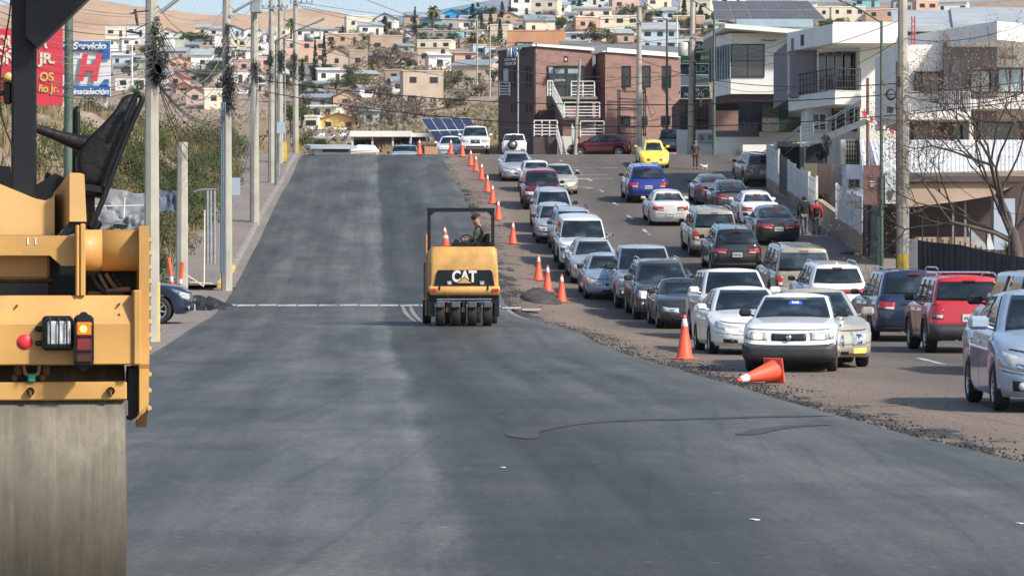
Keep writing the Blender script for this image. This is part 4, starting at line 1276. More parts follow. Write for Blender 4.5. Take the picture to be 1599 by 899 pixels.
def standing(name, loc, yaw, label, h, top, legs, hairm, shoes, stride=.12, arm=(.05, .1), look=(0,1,0), hood=False, group=None, shorts=False, bag=None, lean=0.0):
    k = h/1.75
    root = empty(name, loc, (0,0,yaw), label, 'person', group)
    hip = .93*k; sh = 1.45*k; L = lambda x,y,z: (x*k, y*k, z)
    def J(list_): return [Vector(v) for v in list_]
    P = dict(pel=L(0,0,hip), ch=L(0,.0,1.22*k), up=L(0,.02+lean,1.40*k), nk=L(0,.03+lean,1.53*k))
    legj = {}
    for sg, st in ((1, stride), (-1, -stride)):
        legj[sg] = [L(sg*.09,0,hip-.04*k), L(sg*.095,st*.6+.02,.50*k), L(sg*.095,st*1.5-(.05 if st < 0 else 0),.09*k+(.04 if st < 0 else 0)), L(sg*.10,st*1.5+.14-(.05 if st < 0 else 0),.035*k)]
    armj = {}
    for sg, a in ((1, arm[0]), (-1, arm[1])):
        armj[sg] = [L(sg*.185,.01+lean,1.42*k), L(sg*.245,-.02-a*.3,1.14*k), L(sg*.235,a,.90*k)]
    # body
    vs = [P['pel'], P['ch'], P['up'], P['nk']]; es = [(0,1),(1,2),(2,3)]; rs = [(.13*k,.10*k),(.14*k,.10*k),(.14*k,.10*k),.055*k]
    for sg in (1, -1):
        b_ = len(vs); vs += legj[sg]; es += [(0,b_),(b_,b_+1),(b_+1,b_+2),(b_+2,b_+3)]; rs += [.08*k,.052*k,.038*k,.032*k]
        b_ = len(vs); vs += armj[sg]; es += [(2,b_),(b_,b_+1),(b_+1,b_+2)]; rs += [.05*k,.038*k,.026*k]
        hand(vs, es, rs, b_+2, (0,.15,-1), sg)
    hc = (0, (.045+lean)*k, 1.63*k)
    head_parts(vs, es, rs, 3, hc, look)
    body = skin_mesh('body', vs, es, rs, MATS['skin'], root)
    face_bits(body, hc, look)
    # jacket
    vs = [L(0,0,.86*k), L(0,0,1.05*k), P['ch'], L(0,.02+lean,1.38*k), L(0,.03+lean,1.50*k)]; es = [(0,1),(1,2),(2,3),(3,4)]; rs = [(.175*k,.125*k),(.165*k,.125*k),(.175*k,.13*k),(.17*k,.12*k),(.085*k,.085*k)]
    for sg in (1, -1):
        b_ = len(vs); a0, a1, a2 = [Vector(q) for q in armj[sg]]
        vs += [a0, a1, a1.lerp(a2, .93)]; es += [(3,b_),(b_,b_+1),(b_+1,b_+2)]; rs += [.078*k,.062*k,.05*k]
    skin_mesh('jacket', vs, es, rs, MATS[top], root, root=1)
    vs = [L(0,0,.93*k)]; es = []; rs = [(.15*k,.115*k)]
    for sg in (1, -1):
        b_ = len(vs); q = [Vector(t) for t in legj[sg]]
        e_ = q[1].lerp(q[2], .1) if shorts else q[1].lerp(q[2], .92)
        vs += [q[0], q[1], e_]; es += [(0,b_),(b_,b_+1),(b_+1,b_+2)]; rs += [.098*k,.074*k,.062*k]
    skin_mesh('trousers', vs, es, rs, MATS[legs], root)
    for sg in (1, -1):
        q = [Vector(t) for t in legj[sg]]
        skin_mesh('shoe', [q[2]+Vector((0,-.05,-.035*k)), q[3]+Vector((0,-.03,0)), q[3]+Vector((0,.06,-.005))], [(0,1),(1,2)], [(.045,.05),(.048,.042),(.04,.03)], MATS[shoes], root)
    c = Vector(hc); lk = Vector(look)
    if hood:
        skin_mesh('hood', [c+Vector((0,-.02,-.13)), c+Vector((0,-.015,0)), c+Vector((0,-.01,.07))], [(0,1),(1,2)], [(.11,.10),(.118,.115),(.10,.105)], MATS[top], root)
    elif hairm:
        skin_mesh('hair', [c+Vector((0,0,.0))-lk*.035, c+Vector((0,0,.07))-lk*.02], [(0,1)], [(.090,.088),(.092,.100)], MATS[hairm], root)
    if bag:
        mb = MB(); mb.cbox((0,-.19*k,1.18*k), (.26*k,.14*k,.38*k), bev=.05); mb.build('backpack', MATS[bag], root)
    return root
p_ = hit(1256, 371); standing('person', p_, R(3), 'person in a black hooded jacket and grey trousers walking away on the right pavement', 1.78, 'cloth_black', 'cloth_grey', None, 'cloth_black', stride=.10, hood=True, arm=(.16,.16), group=None)
p_ = hit(1275, 371); standing('person', p_, R(2), 'person in a red jacket with a dark backpack walking beside the person in black', 1.62, 'cloth_red', 'cloth_denim', 'hair_dark', 'shoe_white', stride=-.08, bag='cloth_black', arm=(.10,.05))
p_ = hit(1086, 265); standing('person', p_, R(182), 'elderly person with grey hair standing by the low white wall holding a dog lead', 1.68, 'cloth_brown', 'cloth_brown', 'hair_grey', 'cloth_black', stride=.03, arm=(.05,.12), look=(0,1,0))
# small white dog
def dog(loc, yaw, label):
    root = empty('dog', loc, (0,0,yaw), label, 'dog'); root.scale = (.75,.75,.75)
    vs = [(0,0,.26),(0,.14,.27),(0,.25,.29),(0,.31,.36),(0,.40,.36),(0,-.12,.27),(0,-.20,.36),(0,-.17,.44)]
    es = [(0,1),(1,2),(2,3),(3,4),(0,5),(5,6),(6,7)]; rs = [(.075,.08),(.08,.09),(.06,.065),(.055,.055),(.028,.026),(.07,.07),.018,.012]
    for sg in (1,-1):
        b_ = len(vs); vs += [(sg*.05,.17,.16),(sg*.05,.16,.09),(sg*.05,.18,.02)]; es += [(1,b_),(b_,b_+1),(b_+1,b_+2)]; rs += [.03,.018,.02]
        b_ = len(vs); vs += [(sg*.055,-.10,.18),(sg*.055,-.16,.10),(sg*.055,-.12,.02)]; es += [(5,b_),(b_,b_+1),(b_+1,b_+2)]; rs += [.038,.018,.02]
        b_ = len(vs); vs += [(sg*.045,.30,.43)]; es += [(3,b_)]; rs += [.018]
    skin_mesh('body', vs, es, rs, mat('dog_white', (.62,.60,.56), .9), root)
    return root
p_ = hit(1101, 265); dog(p_, R(100), 'small white dog on a lead in front of the low white wall')

# ---------------- traffic cones ----------------
mat('cone_orange', (.82,.10,.045), .55, noise=.12, nscale=2.0, wear=(.42,.11,.07,.54))
mat('cone_white', (.72,.70,.68), .5, noise=.2, nscale=6)
def cone_tree(name='traffic_cone', h=.91):
    root = empty(name, (0,0,0))
    r0, r1 = .165, .030
    def rr(z): return r0+(r1-r0)*(z-.03)/(h-.03)
    mb = MB(); mb.lathe([(r0+.02,.028),(r0,.045),(rr(h*.74),h*.74)], 24); mb.build('cone_body', MATS['cone_orange'], root)
    mb = MB(); mb.lathe([(rr(h*.74),h*.74),(rr(h*.745)+.003,h*.745),(rr(h*.905)+.003,h*.905),(rr(h*.91),h*.91)], 24); mb.build('reflective_band', MATS['cone_white'], root)
    mb = MB(); mb.lathe([(rr(h*.91),h*.91),(r1,h-.01),(r1-.012,h),(0,h)], 24); mb.build('tip', MATS['cone_orange'], root)
    mb = MB(); mb.cbox((0,0,.016), (.40,.40,.032), bev=.012); mb.build('base', MATS['cone_orange'], root)
    return root
cone0 = cone_tree(); used = []
CG = 'orange cones along the edge of the new asphalt'
cones = [(1069,561,'orange cone standing nearest the camera, beside the white sedan'),
 (877,472,'orange cone at the right end of the group of three by the spoil heap'),(855,456,'orange cone in the middle of the group of three'),(841,438,'orange cone at the upper left of the group of three'),
 (801,381,'lone orange cone just right of the pneumatic roller'),(778,344,'orange cone seen just above the roof frame of the pneumatic roller'),(769,318,'orange cone tenth from the near end, left of the pale silver SUV'),
 (761,300,'orange cone left of the dark red pickup truck'),(752,281,'orange cone left of the silver sedan at the top of the queue'),(743,268,'orange cone just below the crest, close to the next one up'),
 (735,259,'orange cone on the crest below the white pickup'),(722,245,'orange cone directly in front of the white pickup on the crest'),(704,243,'orange cone in front of the white sedan on the crest'),
 (655,243,'orange cone on the crest left of the low brick block')]
rc = random.Random(11)
for i, (x, y, lb) in enumerate(cones):
    o = cone0 if i == 0 else copy_tree(cone0)
    q = hit(x, y) if y > 244 else Vector((at(x,y,174+(4 if x<700 else 2)).x, 176, 0))
    q.z = G(q.x, q.y)+.002
    if x == 655: q = Vector((at(655,0,172).x, 172, G(at(655,0,172).x,172)+.05))
    o.location = q; o.rotation_euler = (0,0,rc.uniform(0,1.5))
    tag(o, lb, 'traffic cone', CG)
# fallen cone
o = copy_tree(cone0); q = hit(1200, 598)
o.location = (q.x+.10, q.y, G(q.x,q.y)+.205); o.rotation_euler = (R(0), R(-99), R(44))
tag(o, 'fallen orange cone lying on its side in front of the white taxi', 'traffic cone', CG)

# ---------------- foreground drum roller ----------------
mat('machine_yellow', (.52,.285,.08), .55, noise=.2, nscale=2.6, coat=.12, wear=(.27,.18,.10,.61))
mat('machine_yellow_light', (.55,.34,.13), .55, noise=.13, nscale=2.4, coat=.1, wear=(.38,.27,.15,.62))
mat('machine_black', (.007,.009,.012), .42, noise=.25, nscale=5, spec=.35)
mat('machine_grey', (.07,.075,.08), .7, noise=.3, nscale=6)
mat('seat_vinyl', (.010,.011,.013), .5, spec=.35, noise=.35, nscale=6, bump=.3, bscale=30)
mat('hose_tan', (.38,.26,.16), .7, noise=.3, nscale=8)
mat('rust_brown', (.15,.07,.035), .85, noise=.4, nscale=8)
m, n, b = nodes('drum_steel')
tc = n.nodes.new('ShaderNodeTexCoord').outputs['Object']
a = noise(n, tc, 26, 1.2, 1.2, det=6, rough=.7)
a2 = noise(n, tc, 6, 3, 3, det=8, rough=.75)
a3 = noise(n, tc, 60, 2, 2, det=2)
c = ramp(n, a, [(.25,(.085,.074,.055)),(.55,(.12,.105,.080)),(.8,(.18,.16,.13))])
c = mixc(n, 1.0, c, ramp(n, a2, [(.3,.70),(.55,1.0),(.8,1.2)]), 'MULTIPLY')
n.links.new(c, b.inputs['Base Color']); b.inputs['Metallic'].default_value = .25
n.links.new(ramp(n, a2, [(.3,.7),(.8,.5)]), b.inputs['Roughness'])
bump(n, b, a3, .15, .003)
D0 = 12.5; K0 = D0/F
def fx(x): return (x-CX)*K0
def fz(y): return CH+(HY-y)*K0
XC = -2.52
rr = empty('drum_roller', (XC, D0+1.9, 0), label='big yellow drum roller cut off by the left edge, seen from behind', cat='road roller')
def rb(mb, name, m, parent=None):
    o = mb.build(name, m, parent or rr)
    if parent is None or parent is rr: o.data.transform(Matrix.Translation((-XC, -(D0+1.9), 0)))
    else: o.data.transform(Matrix.Translation((-XC, -(D0+1.9), 0)))
    return o
XL = -3.42; XR = fx(235)
# drums
for (yc, nm) in ((D0+.50,'rear_drum'),(D0+3.6,'front_drum')):
    mb = MB(); x1 = fx(197); x0 = XL+.12; rad = .655
    Md = Matrix.Translation((x0, yc, rad+.045)) @ Euler((0,R(90),0)).to_matrix().to_4x4()
    W_ = x1-x0
    mb.lathe([(rad-.05,.0),(rad-.008,.0),(rad,.008),(rad,W_-.008),(rad-.008,W_),(rad-.05,W_),(rad-.06,W_-.12),(.18,W_-.12),(.16,W_-.04),(0,W_-.04)], 96, Md)
    mb.lathe([(rad-.05,0),(0,.02)], 96, Md)
    d_ = rb(mb, nm, MATS['drum_steel'])
# scraper and bars
mb = MB(); mb.prism([(D0-.02,fz(648)),(D0+.03,fz(648)),(D0+.05,fz(624)),(D0-.0,fz(624))], 'x', XL+.1, fx(200))
rb(mb, 'scraper_blade', MATS['machine_grey'])
mb = MB(); mb.cbox(((XL+.1+fx(198))/2, D0+.0, (fz(594)+fz(624))/2), (fx(198)-XL-.1, .07, fz(594)-fz(624)-.004), bev=.006); rb(mb, 'scraper_bar', MATS['machine_yellow'])
for bx in (50, 173):
    mb = MB(); mb.lathe([(0,-.06),(.012,-.06),(.012,0),(.018,0),(.018,.02)], 10, Matrix.Translation((fx(bx), D0-.04, fz(609))) @ Euler((R(-90+180),0,0)).to_matrix().to_4x4()); rb(mb, 'bolt', MATS['machine_grey'])
    mb = MB(); mb.tube([(fx(bx), D0-.045, fz(607)), (fx(bx), D0-.05, fz(618))], .006, 6); rb(mb, 'wear_streak', MATS['rust_brown'])
# main rear frame beam: box with bevelled upper band
mb = MB()
yf_, yb_ = D0-.10, D0+.50
prof_ = [(yf_+.055,fz(461)),(yf_+.05,fz(463)),(yf_+.0,fz(505)),(yf_,fz(566)),(yf_+.01,fz(568)),(yf_+.16,fz(568)),(yf_+.16,fz(461))]
mb.prism(prof_, 'x', XL, fx(207)); rb(mb, 'rear_frame_beam', MATS['machine_yellow'])
mb = MB(); mb.cbox((fx(213), yf_+.10, (fz(455)+fz(566))/2), (fx(219)-fx(207), .24, fz(452)-fz(568)), bev=.006); rb(mb, 'frame_corner', MATS['machine_yellow'])
for (bx, by) in ((186,474),(186,490),(30,476)):
    mb = MB(); mb.cbox((fx(bx), yf_+.03, fz(by)), (.007,.04,.007)); rb(mb, 'bolt', MATS['rust_brown'])
# fork plates (right visible, left out of frame)
def plate(xa, xb_):
    mb = MB()
    pl = [(D0-.04,fz(353)),(D0+1.1,fz(353)),(D0+1.2,fz(500)),(D0+.9,fz(640)),(D0+.3,fz(672)),(D0+.06,fz(640)),(D0-.04,fz(568))]
    mb.prism(pl, 'x', xa, xb_); return rb(mb, 'fork_plate', MATS['machine_yellow'])
plate(fx(217), fx(232.5)); plate(XL-.02, XL+.025)
mb = MB()
prt = [(fx(200),fz(652)),(fx(203),fz(571)),(fx(217.5),fz(571)),(fx(217.5),fz(562)),(fx(232),fz(562)),(fx(232),fz(628)),(fx(226),fz(642)),(fx(214),fz(652)),(fx(205),fz(660))]
mb.prism(prt[3:]+[(fx(217.5),fz(650))], 'y', D0-.03, D0+.02); rb(mb, 'fork_end', MATS['machine_yellow'])
mb = MB(); mb.prism([(fx(200),fz(656)),(fx(202),fz(575)),(fx(216.5),fz(575)),(fx(216.5),fz(650)),(fx(206),fz(657))], 'y', D0+.06, D0+.4); rb(mb, 'drum_bearing', MATS['machine_black'])
for by in (375,396,418,440,461,482,503,524,545,585,610,638):
    mb = MB(); mb.lathe([(0,.012),(.010,.012),(.010,.004),(.015,.004),(.015,-.004)], 6, Matrix.Translation((fx(232.5), D0+.0+.02*((by//7)%2), fz(by))) @ Euler((0,R(90),0)).to_matrix().to_4x4(), smooth=False); rb(mb, 'bolt', MATS['machine_yellow_light'])
# cross tube with flanges
Mt = Matrix.Translation((fx(119), D0+.14, (fz(358)+fz(423))/2)) @ Euler((0,R(90),0)).to_matrix().to_4x4(); tr_ = (fz(358)-fz(423))/2
mb = MB(); mb.lathe([(tr_,fx(130)-fx(119)),(tr_,fx(161)-fx(119)),(tr_-.002,fx(161)-fx(119)),(tr_-.002,fx(161.6)-fx(119)),(tr_,fx(161.6)-fx(119)),(tr_,fx(217)-fx(119))], 40, Mt); rb(mb, 'cross_tube', MATS['machine_yellow'])
mb = MB(); mb.cbox((fx(122), D0+.10, (fz(352)+fz(462))/2), (.014,.34,fz(352)-fz(462)), bev=.004); rb(mb, 'tube_flange', MATS['machine_yellow'])
mb = MB(); mb.cbox((fx(130), D0+.08, (fz(350)+fz(462))/2), (.022,.30,fz(350)-fz(462)), bev=.004); rb(mb, 'tube_flange', MATS['machine_yellow'])
# horizontal beam at left
mb = MB(); mb.prism([(XL,fz(368)),(fx(121),fz(368)),(fx(121),fz(415)),(fx(98),fz(415)),(fx(80),fz(399)),(XL,fz(399))], 'y', D0+.02, D0+.22); rb(mb, 'push_beam', MATS['machine_yellow'])
mb = MB()
for xx in (46,58): mb.cbox((fx(xx), D0+.018, fz(377)), (.006,.004,.03))
rb(mb, 'scratch_mark', MATS['cone_white'])
# belly plates and dark interior
mb = MB(); mb.box(XL+.03, fx(217), D0+.35, D0+1.0, fz(566), fz(372)); rb(mb, 'inner_chassis', MATS['machine_black'])
mb = MB(); mb.cbox(((XL+fx(80))/2, D0+.28, fz(417)), (fx(80)-XL, .10, fz(399)-fz(436)), bev=.012); rb(mb, 'belly_plate', MATS['machine_yellow_light'])
mb = MB(); mb.cbox(((XL+fx(84))/2, D0+.29, fz(437)), (fx(86)-XL, .10, .02), bev=.006); rb(mb, 'belly_edge', MATS['rust_brown'])
mb = MB(); mb.cbox(((XL+fx(78))/2, D0+.3, fz(451)), (fx(78)-XL, .08, fz(441)-fz(461))); rb(mb, 'tank', MATS['machine_grey'])
# hoses
for i, (x0, y0, x1, y1, x2, y2, r_) in enumerate([(146,430,152,445,168,458,.010),(158,428,166,446,176,459,.008),(168,427,178,444,190,456,.010),(180,428,188,442,196,452,.008),(140,461,150,456,160,462,.012),(152,462,175,452,206,452,.012),(165,460,180,456,195,460,.010)]):
    pts = []
    for k in range(9):
        t = k/8; a = Vector((x0,y0)).lerp(Vector((x1,y1)), t); b2 = Vector((x1,y1)).lerp(Vector((x2,y2)), t); q = a.lerp(b2, t)
        pts.append((fx(q.x), D0+.24-.02*math.sin(i+t*3), fz(q.y)))
    mb = MB(); mb.tube(pts, r_, 8); rb(mb, 'hose', MATS['hose_tan' if i % 3 else 'machine_grey'])
for (xx) in (31, 74):
    mb = MB(); mb.tube([(fx(xx), D0+.02, fz(568)), (fx(xx), D0+.02, fz(585))], .02, 10); mb.tube([(fx(xx)-.01, D0+.0, fz(585)), (fx(xx)-.02, D0-.0, fz(592))], .016, 8); rb(mb, 'pipe_fitting', MATS['rust_brown'])
mb = MB(); mb.tube([(fx(40)+.0, D0, fz(569)),(fx(42), D0, fz(582)),(fx(52), D0-.01, fz(588)),(fx(62), D0, fz(582)),(fx(64), D0, fz(569))], .008, 8); rb(mb, 'hose', MATS['hose_tan'])
mb = MB(); mb.cbox((fx(52), D0-.035, fz(588)), (.032,.03,.036), bev=.004); rb(mb, 'valve_box', mat('valve_green', (.03,.30,.20), .5))
# hood / engine cover at left, sloping top
mb = MB()
pl = [(XL+.1,fz(240)),(fx(0),fz(284)),(fx(58),fz(308)),(fx(74),fz(311)),(fx(84),fz(306)),(fx(88),fz(300)),(fx(88),fz(366)),(XL+.1,fz(366))]
mb.prism(pl, 'y', D0+.30, D0+1.6); rb(mb, 'hood', MATS['machine_yellow_light'])
# side console block
mb = MB()
F_ = [(fx(111),fz(268)),(fx(128),fz(268.5)),(fx(134),fz(271)),(fx(137.5),fz(345)),(fx(111),fz(345))]
Bk = [(fx(87),fz(297)),(fx(128),fz(268)),(fx(134),fz(271)),(fx(137.5),fz(345)),(fx(88),fz(372))]
mb.prism(F_, 'y', D0+.18, D0+.62)
vs = [(fx(111),D0+.181,fz(268)),(fx(111),D0+.181,fz(345)),(fx(87),D0+.62,fz(372)),(fx(87),D0+.62,fz(296)),(fx(111),D0+.62,fz(268)),(fx(111),D0+.62,fz(345))]
mb.add(vs, [(0,1,2,3),(0,3,4),(1,5,2)]); rb(mb, 'console_housing', MATS['machine_yellow_light'])
mb = MB(); mb.prism([(fx(138),fz(345)),(fx(139),fz(357)),(fx(92),fz(369)),(fx(111),fz(346))], 'y', D0+.2, D0+.6); rb(mb, 'console_underside', MATS['machine_black'])
# black bits behind the post
mb = MB(); mb.prism([(fx(0),fz(250)),(fx(18),fz(252)),(fx(20),fz(272)),(fx(62),fz(280)),(fx(90),fz(262)),(fx(105),fz(270)),(fx(88),fz(302)),(fx(75),fz(310)),(fx(40),fz(300)),(fx(0),fz(283))], 'y', D0+.7, D0+.95); rb(mb, 'engine_cowl', MATS['machine_black'])
mb = MB(); mb.cbox((fx(78), D0+.8, fz(266)), (.022,.02,.03), (0,R(25),0)); rb(mb, 'latch', MATS['machine_black'])
# ROPS
def post(x0, x1, y0):
    mb = MB(); mb.cbox(((x0+x1)/2, y0, (fz(-160)+fz(305))/2), (x1-x0, .12, fz(-160)-fz(305)), bev=.010); return rb(mb, 'roof_post', MATS['machine_black'])
post(fx(20), fx(60), D0+.45); post(fx(20)-1.15, fx(60)-1.15, D0+.45)
mb = MB(); mb.box(fx(20)-1.15, fx(60), D0+.38, D0+.52, fz(-190), fz(-158)); rb(mb, 'roof_beam', MATS['machine_black'])
mb = MB(); mb.prism([(fx(43),fz(-150)),(fx(43),fz(52)),(fx(60),fz(68)),(fx(128),fz(0)),(fx(280),fz(-150))], 'y', D0+.30, D0+.44); rb(mb, 'roof_bracket', MATS['machine_black'])
mb = MB(); mb.tube([(fx(59),D0+.33,fz(70)),(fx(130),D0+.33,fz(0)),(fx(280),D0+.33,fz(-150))], .010, 6); rb(mb, 'bracket_edge', MATS['machine_grey'])
mb = MB(); mb.box(XL-.1, fx(290), D0-.3, D0+2.2, fz(-215), fz(-190)); rb(mb, 'canopy', MATS['machine_black'])
# seat back and handle
def curve(pts, k=6):
    P = [Vector((p[0],0,p[1])) for p in pts]; Q = []
    for i in range(len(P)-1):
        for j in range(k):
            t = j/k; p0 = P[max(0,i-1)]; p1 = P[i]; p2 = P[i+1]; p3 = P[min(len(P)-1,i+2)]
            Q.append(.5*((2*p1)+(p2-p0)*t+(2*p0-5*p1+4*p2-p3)*t*t+(3*p1-p0-3*p2+p3)*t**3))
    Q.append(P[-1]); return [(q.x, q.z) for q in Q]
ol = curve([(fx(125),fz(262)),(fx(124),fz(240)),(fx(131),fz(222)),(fx(146),fz(203)),(fx(167),fz(182)),(fx(186),fz(160)),(fx(196),fz(143)),(fx(206),fz(135)),(fx(218),fz(134)),(fx(223),fz(142)),(fx(219),fz(160)),(fx(204),fz(195)),(fx(186),fz(245)),(fx(170),fz(280)),(fx(160),fz(288)),(fx(138),fz(285)),(fx(125),fz(262))], 4)[:-1]
mb = MB()
n_ = len(ol); cx_ = sum(p[0] for p in ol)/n_; cz_ = sum(p[1] for p in ol)/n_
for (yy, sc_) in ((D0+.62,.80),(D0+.585,.95),(D0+.60,1.0),(D0+.76,1.0),(D0+.78,.93)):
    for p in ol: mb.v.append((cx_+(p[0]-cx_)*sc_, yy if sc_ != .80 else D0+.575, cz_+(p[1]-cz_)*sc_))
for j in range(4):
    for i in range(n_):
        i2 = (i+1) % n_; mb.f.append((j*n_+i, j*n_+i2, (j+1)*n_+i2, (j+1)*n_+i)); mb.m.append(0); mb.sm.append(True)
mb.f.append(tuple(range(n_))); mb.m.append(0); mb.sm.append(True); mb.f.append(tuple(range(4*n_,5*n_))); mb.m.append(0); mb.sm.append(True)
rb(mb, 'seat_back', MATS['seat_vinyl'])
mb = MB(); mb.cbox((fx(150), D0+.66, fz(292)), (.14,.3,.05), (0,R(8),0), bev=.02); mb.cbox((fx(145), D0+.66, fz(315)), (.05,.08,.10)); mb.cbox((fx(148), D0+.6, fz(345)), (.09,.12,.06), (0,R(30),0), bev=.01); rb(mb, 'seat_base', MATS['machine_black'])
hp = curve([(fx(146),fz(352)),(fx(160),fz(322)),(fx(176),fz(280)),(fx(192),fz(235)),(fx(210),fz(190)),(fx(224),fz(158)),(fx(229),fz(144)),(fx(226),fz(137)),(fx(219),fz(139)),(fx(212),fz(152)),(fx(200),fz(180))], 4)
mb = MB(); mb.tube([(p[0], D0+.50, p[1]) for p in hp], .013, 12); rb(mb, 'grab_rail', MATS['machine_black'])
mb = MB(); mb.tube([(fx(60),D0+.66,fz(190)),(fx(95),D0+.66,fz(202)),(fx(125),D0+.66,fz(212)),(fx(150),D0+.66,fz(218))], [.020,.026,.036,.044], 12); rb(mb, 'armrest', MATS['seat_vinyl'])
mb = MB(); mb.tube([(fx(127),D0+.8,fz(285)),(fx(127),D0+.8,fz(160)),(fx(126),D0+.8,fz(153)),(fx(123.5),D0+.9,fz(153)),(fx(122.5),D0+.9,fz(285))], .012, 10); rb(mb, 'hand_rail', MATS['machine_black'])
mb = MB(); mb.cbox((fx(14), D0+.45, fz(138)), (.035,.05,.10), bev=.008); mb.tube([(fx(14), D0+.45, fz(138)),(fx(-14), D0+.45, fz(138))], .012, 8); rb(mb, 'side_lamp', MATS['machine_black'])
# hanging cord on the left
mb = MB(); mb.tube([(fx(x),D0+.3,fz(y)) for x, y in [(20,-10),(17,20),(10,60),(4,100),(1,140),(4,175),(12,200),(20,222),(22,240)]], .004, 6); rb(mb, 'cord', MATS['machine_black'])
# lamps
mb = MB(); mb.cbox((fx(91), yf_-.035, fz(518.5)), (fx(115)-fx(68), .07, fz(492)-fz(545)), bev=.012); hl_ = rb(mb, 'work_lamp', MATS['machine_black'])
mb = MB(); mb.cbox((fx(93), yf_-.071, fz(518)), (fx(110)-fx(75), .012, fz(501)-fz(537)), bev=.005); rb(mb, 'lens', mat('work_lens', (.50,.52,.54), .25, noise=.35, nscale=25, coat=.5), hl_)
for k, xx in enumerate((80, 93, 105)):
    mb = MB(); mb.tube([(fx(xx), yf_-.08, fz(495)),(fx(xx), yf_-.09, fz(503)),(fx(xx), yf_-.09, fz(535)),(fx(xx), yf_-.08, fz(543))], .004, 6); rb(mb, 'guard_bar', MATS['machine_black'], hl_)
for yy in (512, 534):
    mb = MB(); mb.cbox((fx(63), yf_-.02, fz(yy)), (.035,.02,.022), bev=.006); rb(mb, 'lamp_bracket', MATS['machine_black'])
mb = MB(); mb.cbox((fx(131), yf_-.04, fz(531)), (fx(146)-fx(116), .08, fz(490)-fz(571)), bev=.014); tl_ = rb(mb, 'tail_lamp', MATS['machine_black'])
mb = MB(); mb.cbox((fx(131), yf_-.085, fz(512)), (fx(143)-fx(119), .02, fz(502)-fz(523)), bev=.006); rb(mb, 'amber_lens', mat('amber_lens', (.75,.20,.02), .3, coat=.5), tl_)
mb = MB(); mb.lathe([(0,0),(.014,0),(.016,-.004)], 14, Matrix.Translation((fx(130), yf_-.097, fz(512))) @ Euler((R(90),0,0)).to_matrix().to_4x4()); rb(mb, 'lit_bulb', mat('amber_glow', (1,.45,.08), .4, emit=(1,.42,.05), es=4.0), tl_)
mb = MB(); mb.cbox((fx(131), yf_-.085, fz(535)), (fx(143)-fx(119), .02, fz(524)-fz(546)), bev=.006); rb(mb, 'red_lens', mat('red_lens', (.16,.01,.02), .25, noise=.3, nscale=30, coat=.6), tl_)
mb = MB(); mb.cbox((fx(131), yf_-.08, fz(555)), (fx(143)-fx(119), .02, fz(547)-fz(564)), bev=.006); rb(mb, 'dark_red_lens', mat('dark_red_lens', (.06,.01,.012), .2, coat=.6), tl_)
for (x1,y1,x2,y2) in ((117,503,117,560),(145,503,145,560),(117,524,145,524),(117,546,145,546)):
    mb = MB(); mb.tube([(fx(x1),yf_-.099,fz(y1)),(fx(x2),yf_-.099,fz(y2))], .0035, 6); rb(mb, 'guard_bar', MATS['machine_black'], tl_)
mb = MB(); mb.prism([(fx(122),fz(492)),(fx(140),fz(492)),(fx(134),fz(486)),(fx(128),fz(486))], 'y', yf_-.05, yf_-.02); mb.prism([(fx(120),fz(570)),(fx(142),fz(570)),(fx(131),fz(578))], 'y', yf_-.05, yf_-.02); rb(mb, 'lamp_mount', MATS['machine_black'], tl_)
mb = MB(); mb.lathe([(0,.004),(.0325,.004),(.0335,0)], 32, Matrix.Translation((fx(41.5), yf_, fz(532))) @ Euler((R(90),0,0)).to_matrix().to_4x4()); rb(mb, 'reflector', mat('reflector_red', (.72,.03,.04), .5, emit=None))
# hidden forward half: body so the machine is whole
mb = MB(); mb.cbox((XC, D0+2.5, 1.25), (1.2, 1.9, .9), bev=.06); rb(mb, 'front_body', MATS['machine_yellow'])
mb = MB(); mb.cbox((XC, D0+1.5, .75), (1.0, 1.5, .4)); rb(mb, 'centre_chassis', MATS['machine_black'])

piv = Vector((fx(235), D0, 0)); rr.matrix_basis = Matrix.Translation(piv) @ Euler((0,0,R(9.5))).to_matrix().to_4x4() @ Matrix.Translation(-piv) @ Matrix.Translation((XC, D0+1.9, 0))

# ---------------- pneumatic roller ----------------
KP = .016; DP = 72.0; PX = 722.5
g0 = G((PX-CX)*KP, DP)
pr = empty('pneumatic_roller', ((PX-CX)*KP, DP, g0+.045), (0,0,R(2.0)), 'yellow rubber tyred roller with a square roof frame driving away on the new asphalt', 'road roller')
def ux(x): return (x-PX)*KP
def uz(y): return (512-y)*KP
mb = MB()
# body: rings from bottom to top, rounded
def ringbox(mb, rings, mi=0):
    # rings: (z, x0, x1, y0, y1, r)
    N = 0; b0 = len(mb.v)
    for (z, x0, x1, y0, y1, r_) in rings:
        pts = []
        for (cx__, cy__, a0) in ((x1-r_, y1-r_, 0), (x0+r_, y1-r_, 90), (x0+r_, y0+r_, 180), (x1-r_, y0+r_, 270)):
            for k in range(5):
                a = R(a0+90*k/4); pts.append((cx__+math.cos(a)*r_, cy__+math.sin(a)*r_, z))
        N = len(pts); mb.v += pts
    for j in range(len(rings)-1):
        for i in range(N):
            i2 = (i+1) % N; mb.f.append((b0+j*N+i, b0+j*N+i2, b0+(j+1)*N+i2, b0+(j+1)*N+i)); mb.m.append(mi); mb.sm.append(True)
    mb.f.append(tuple(b0+i for i in reversed(range(N)))); mb.m.append(mi); mb.sm.append(False)
    e = b0+(len(rings)-1)*N
    mb.f.append(tuple(e+i for i in range(N))); mb.m.append(mi); mb.sm.append(False)
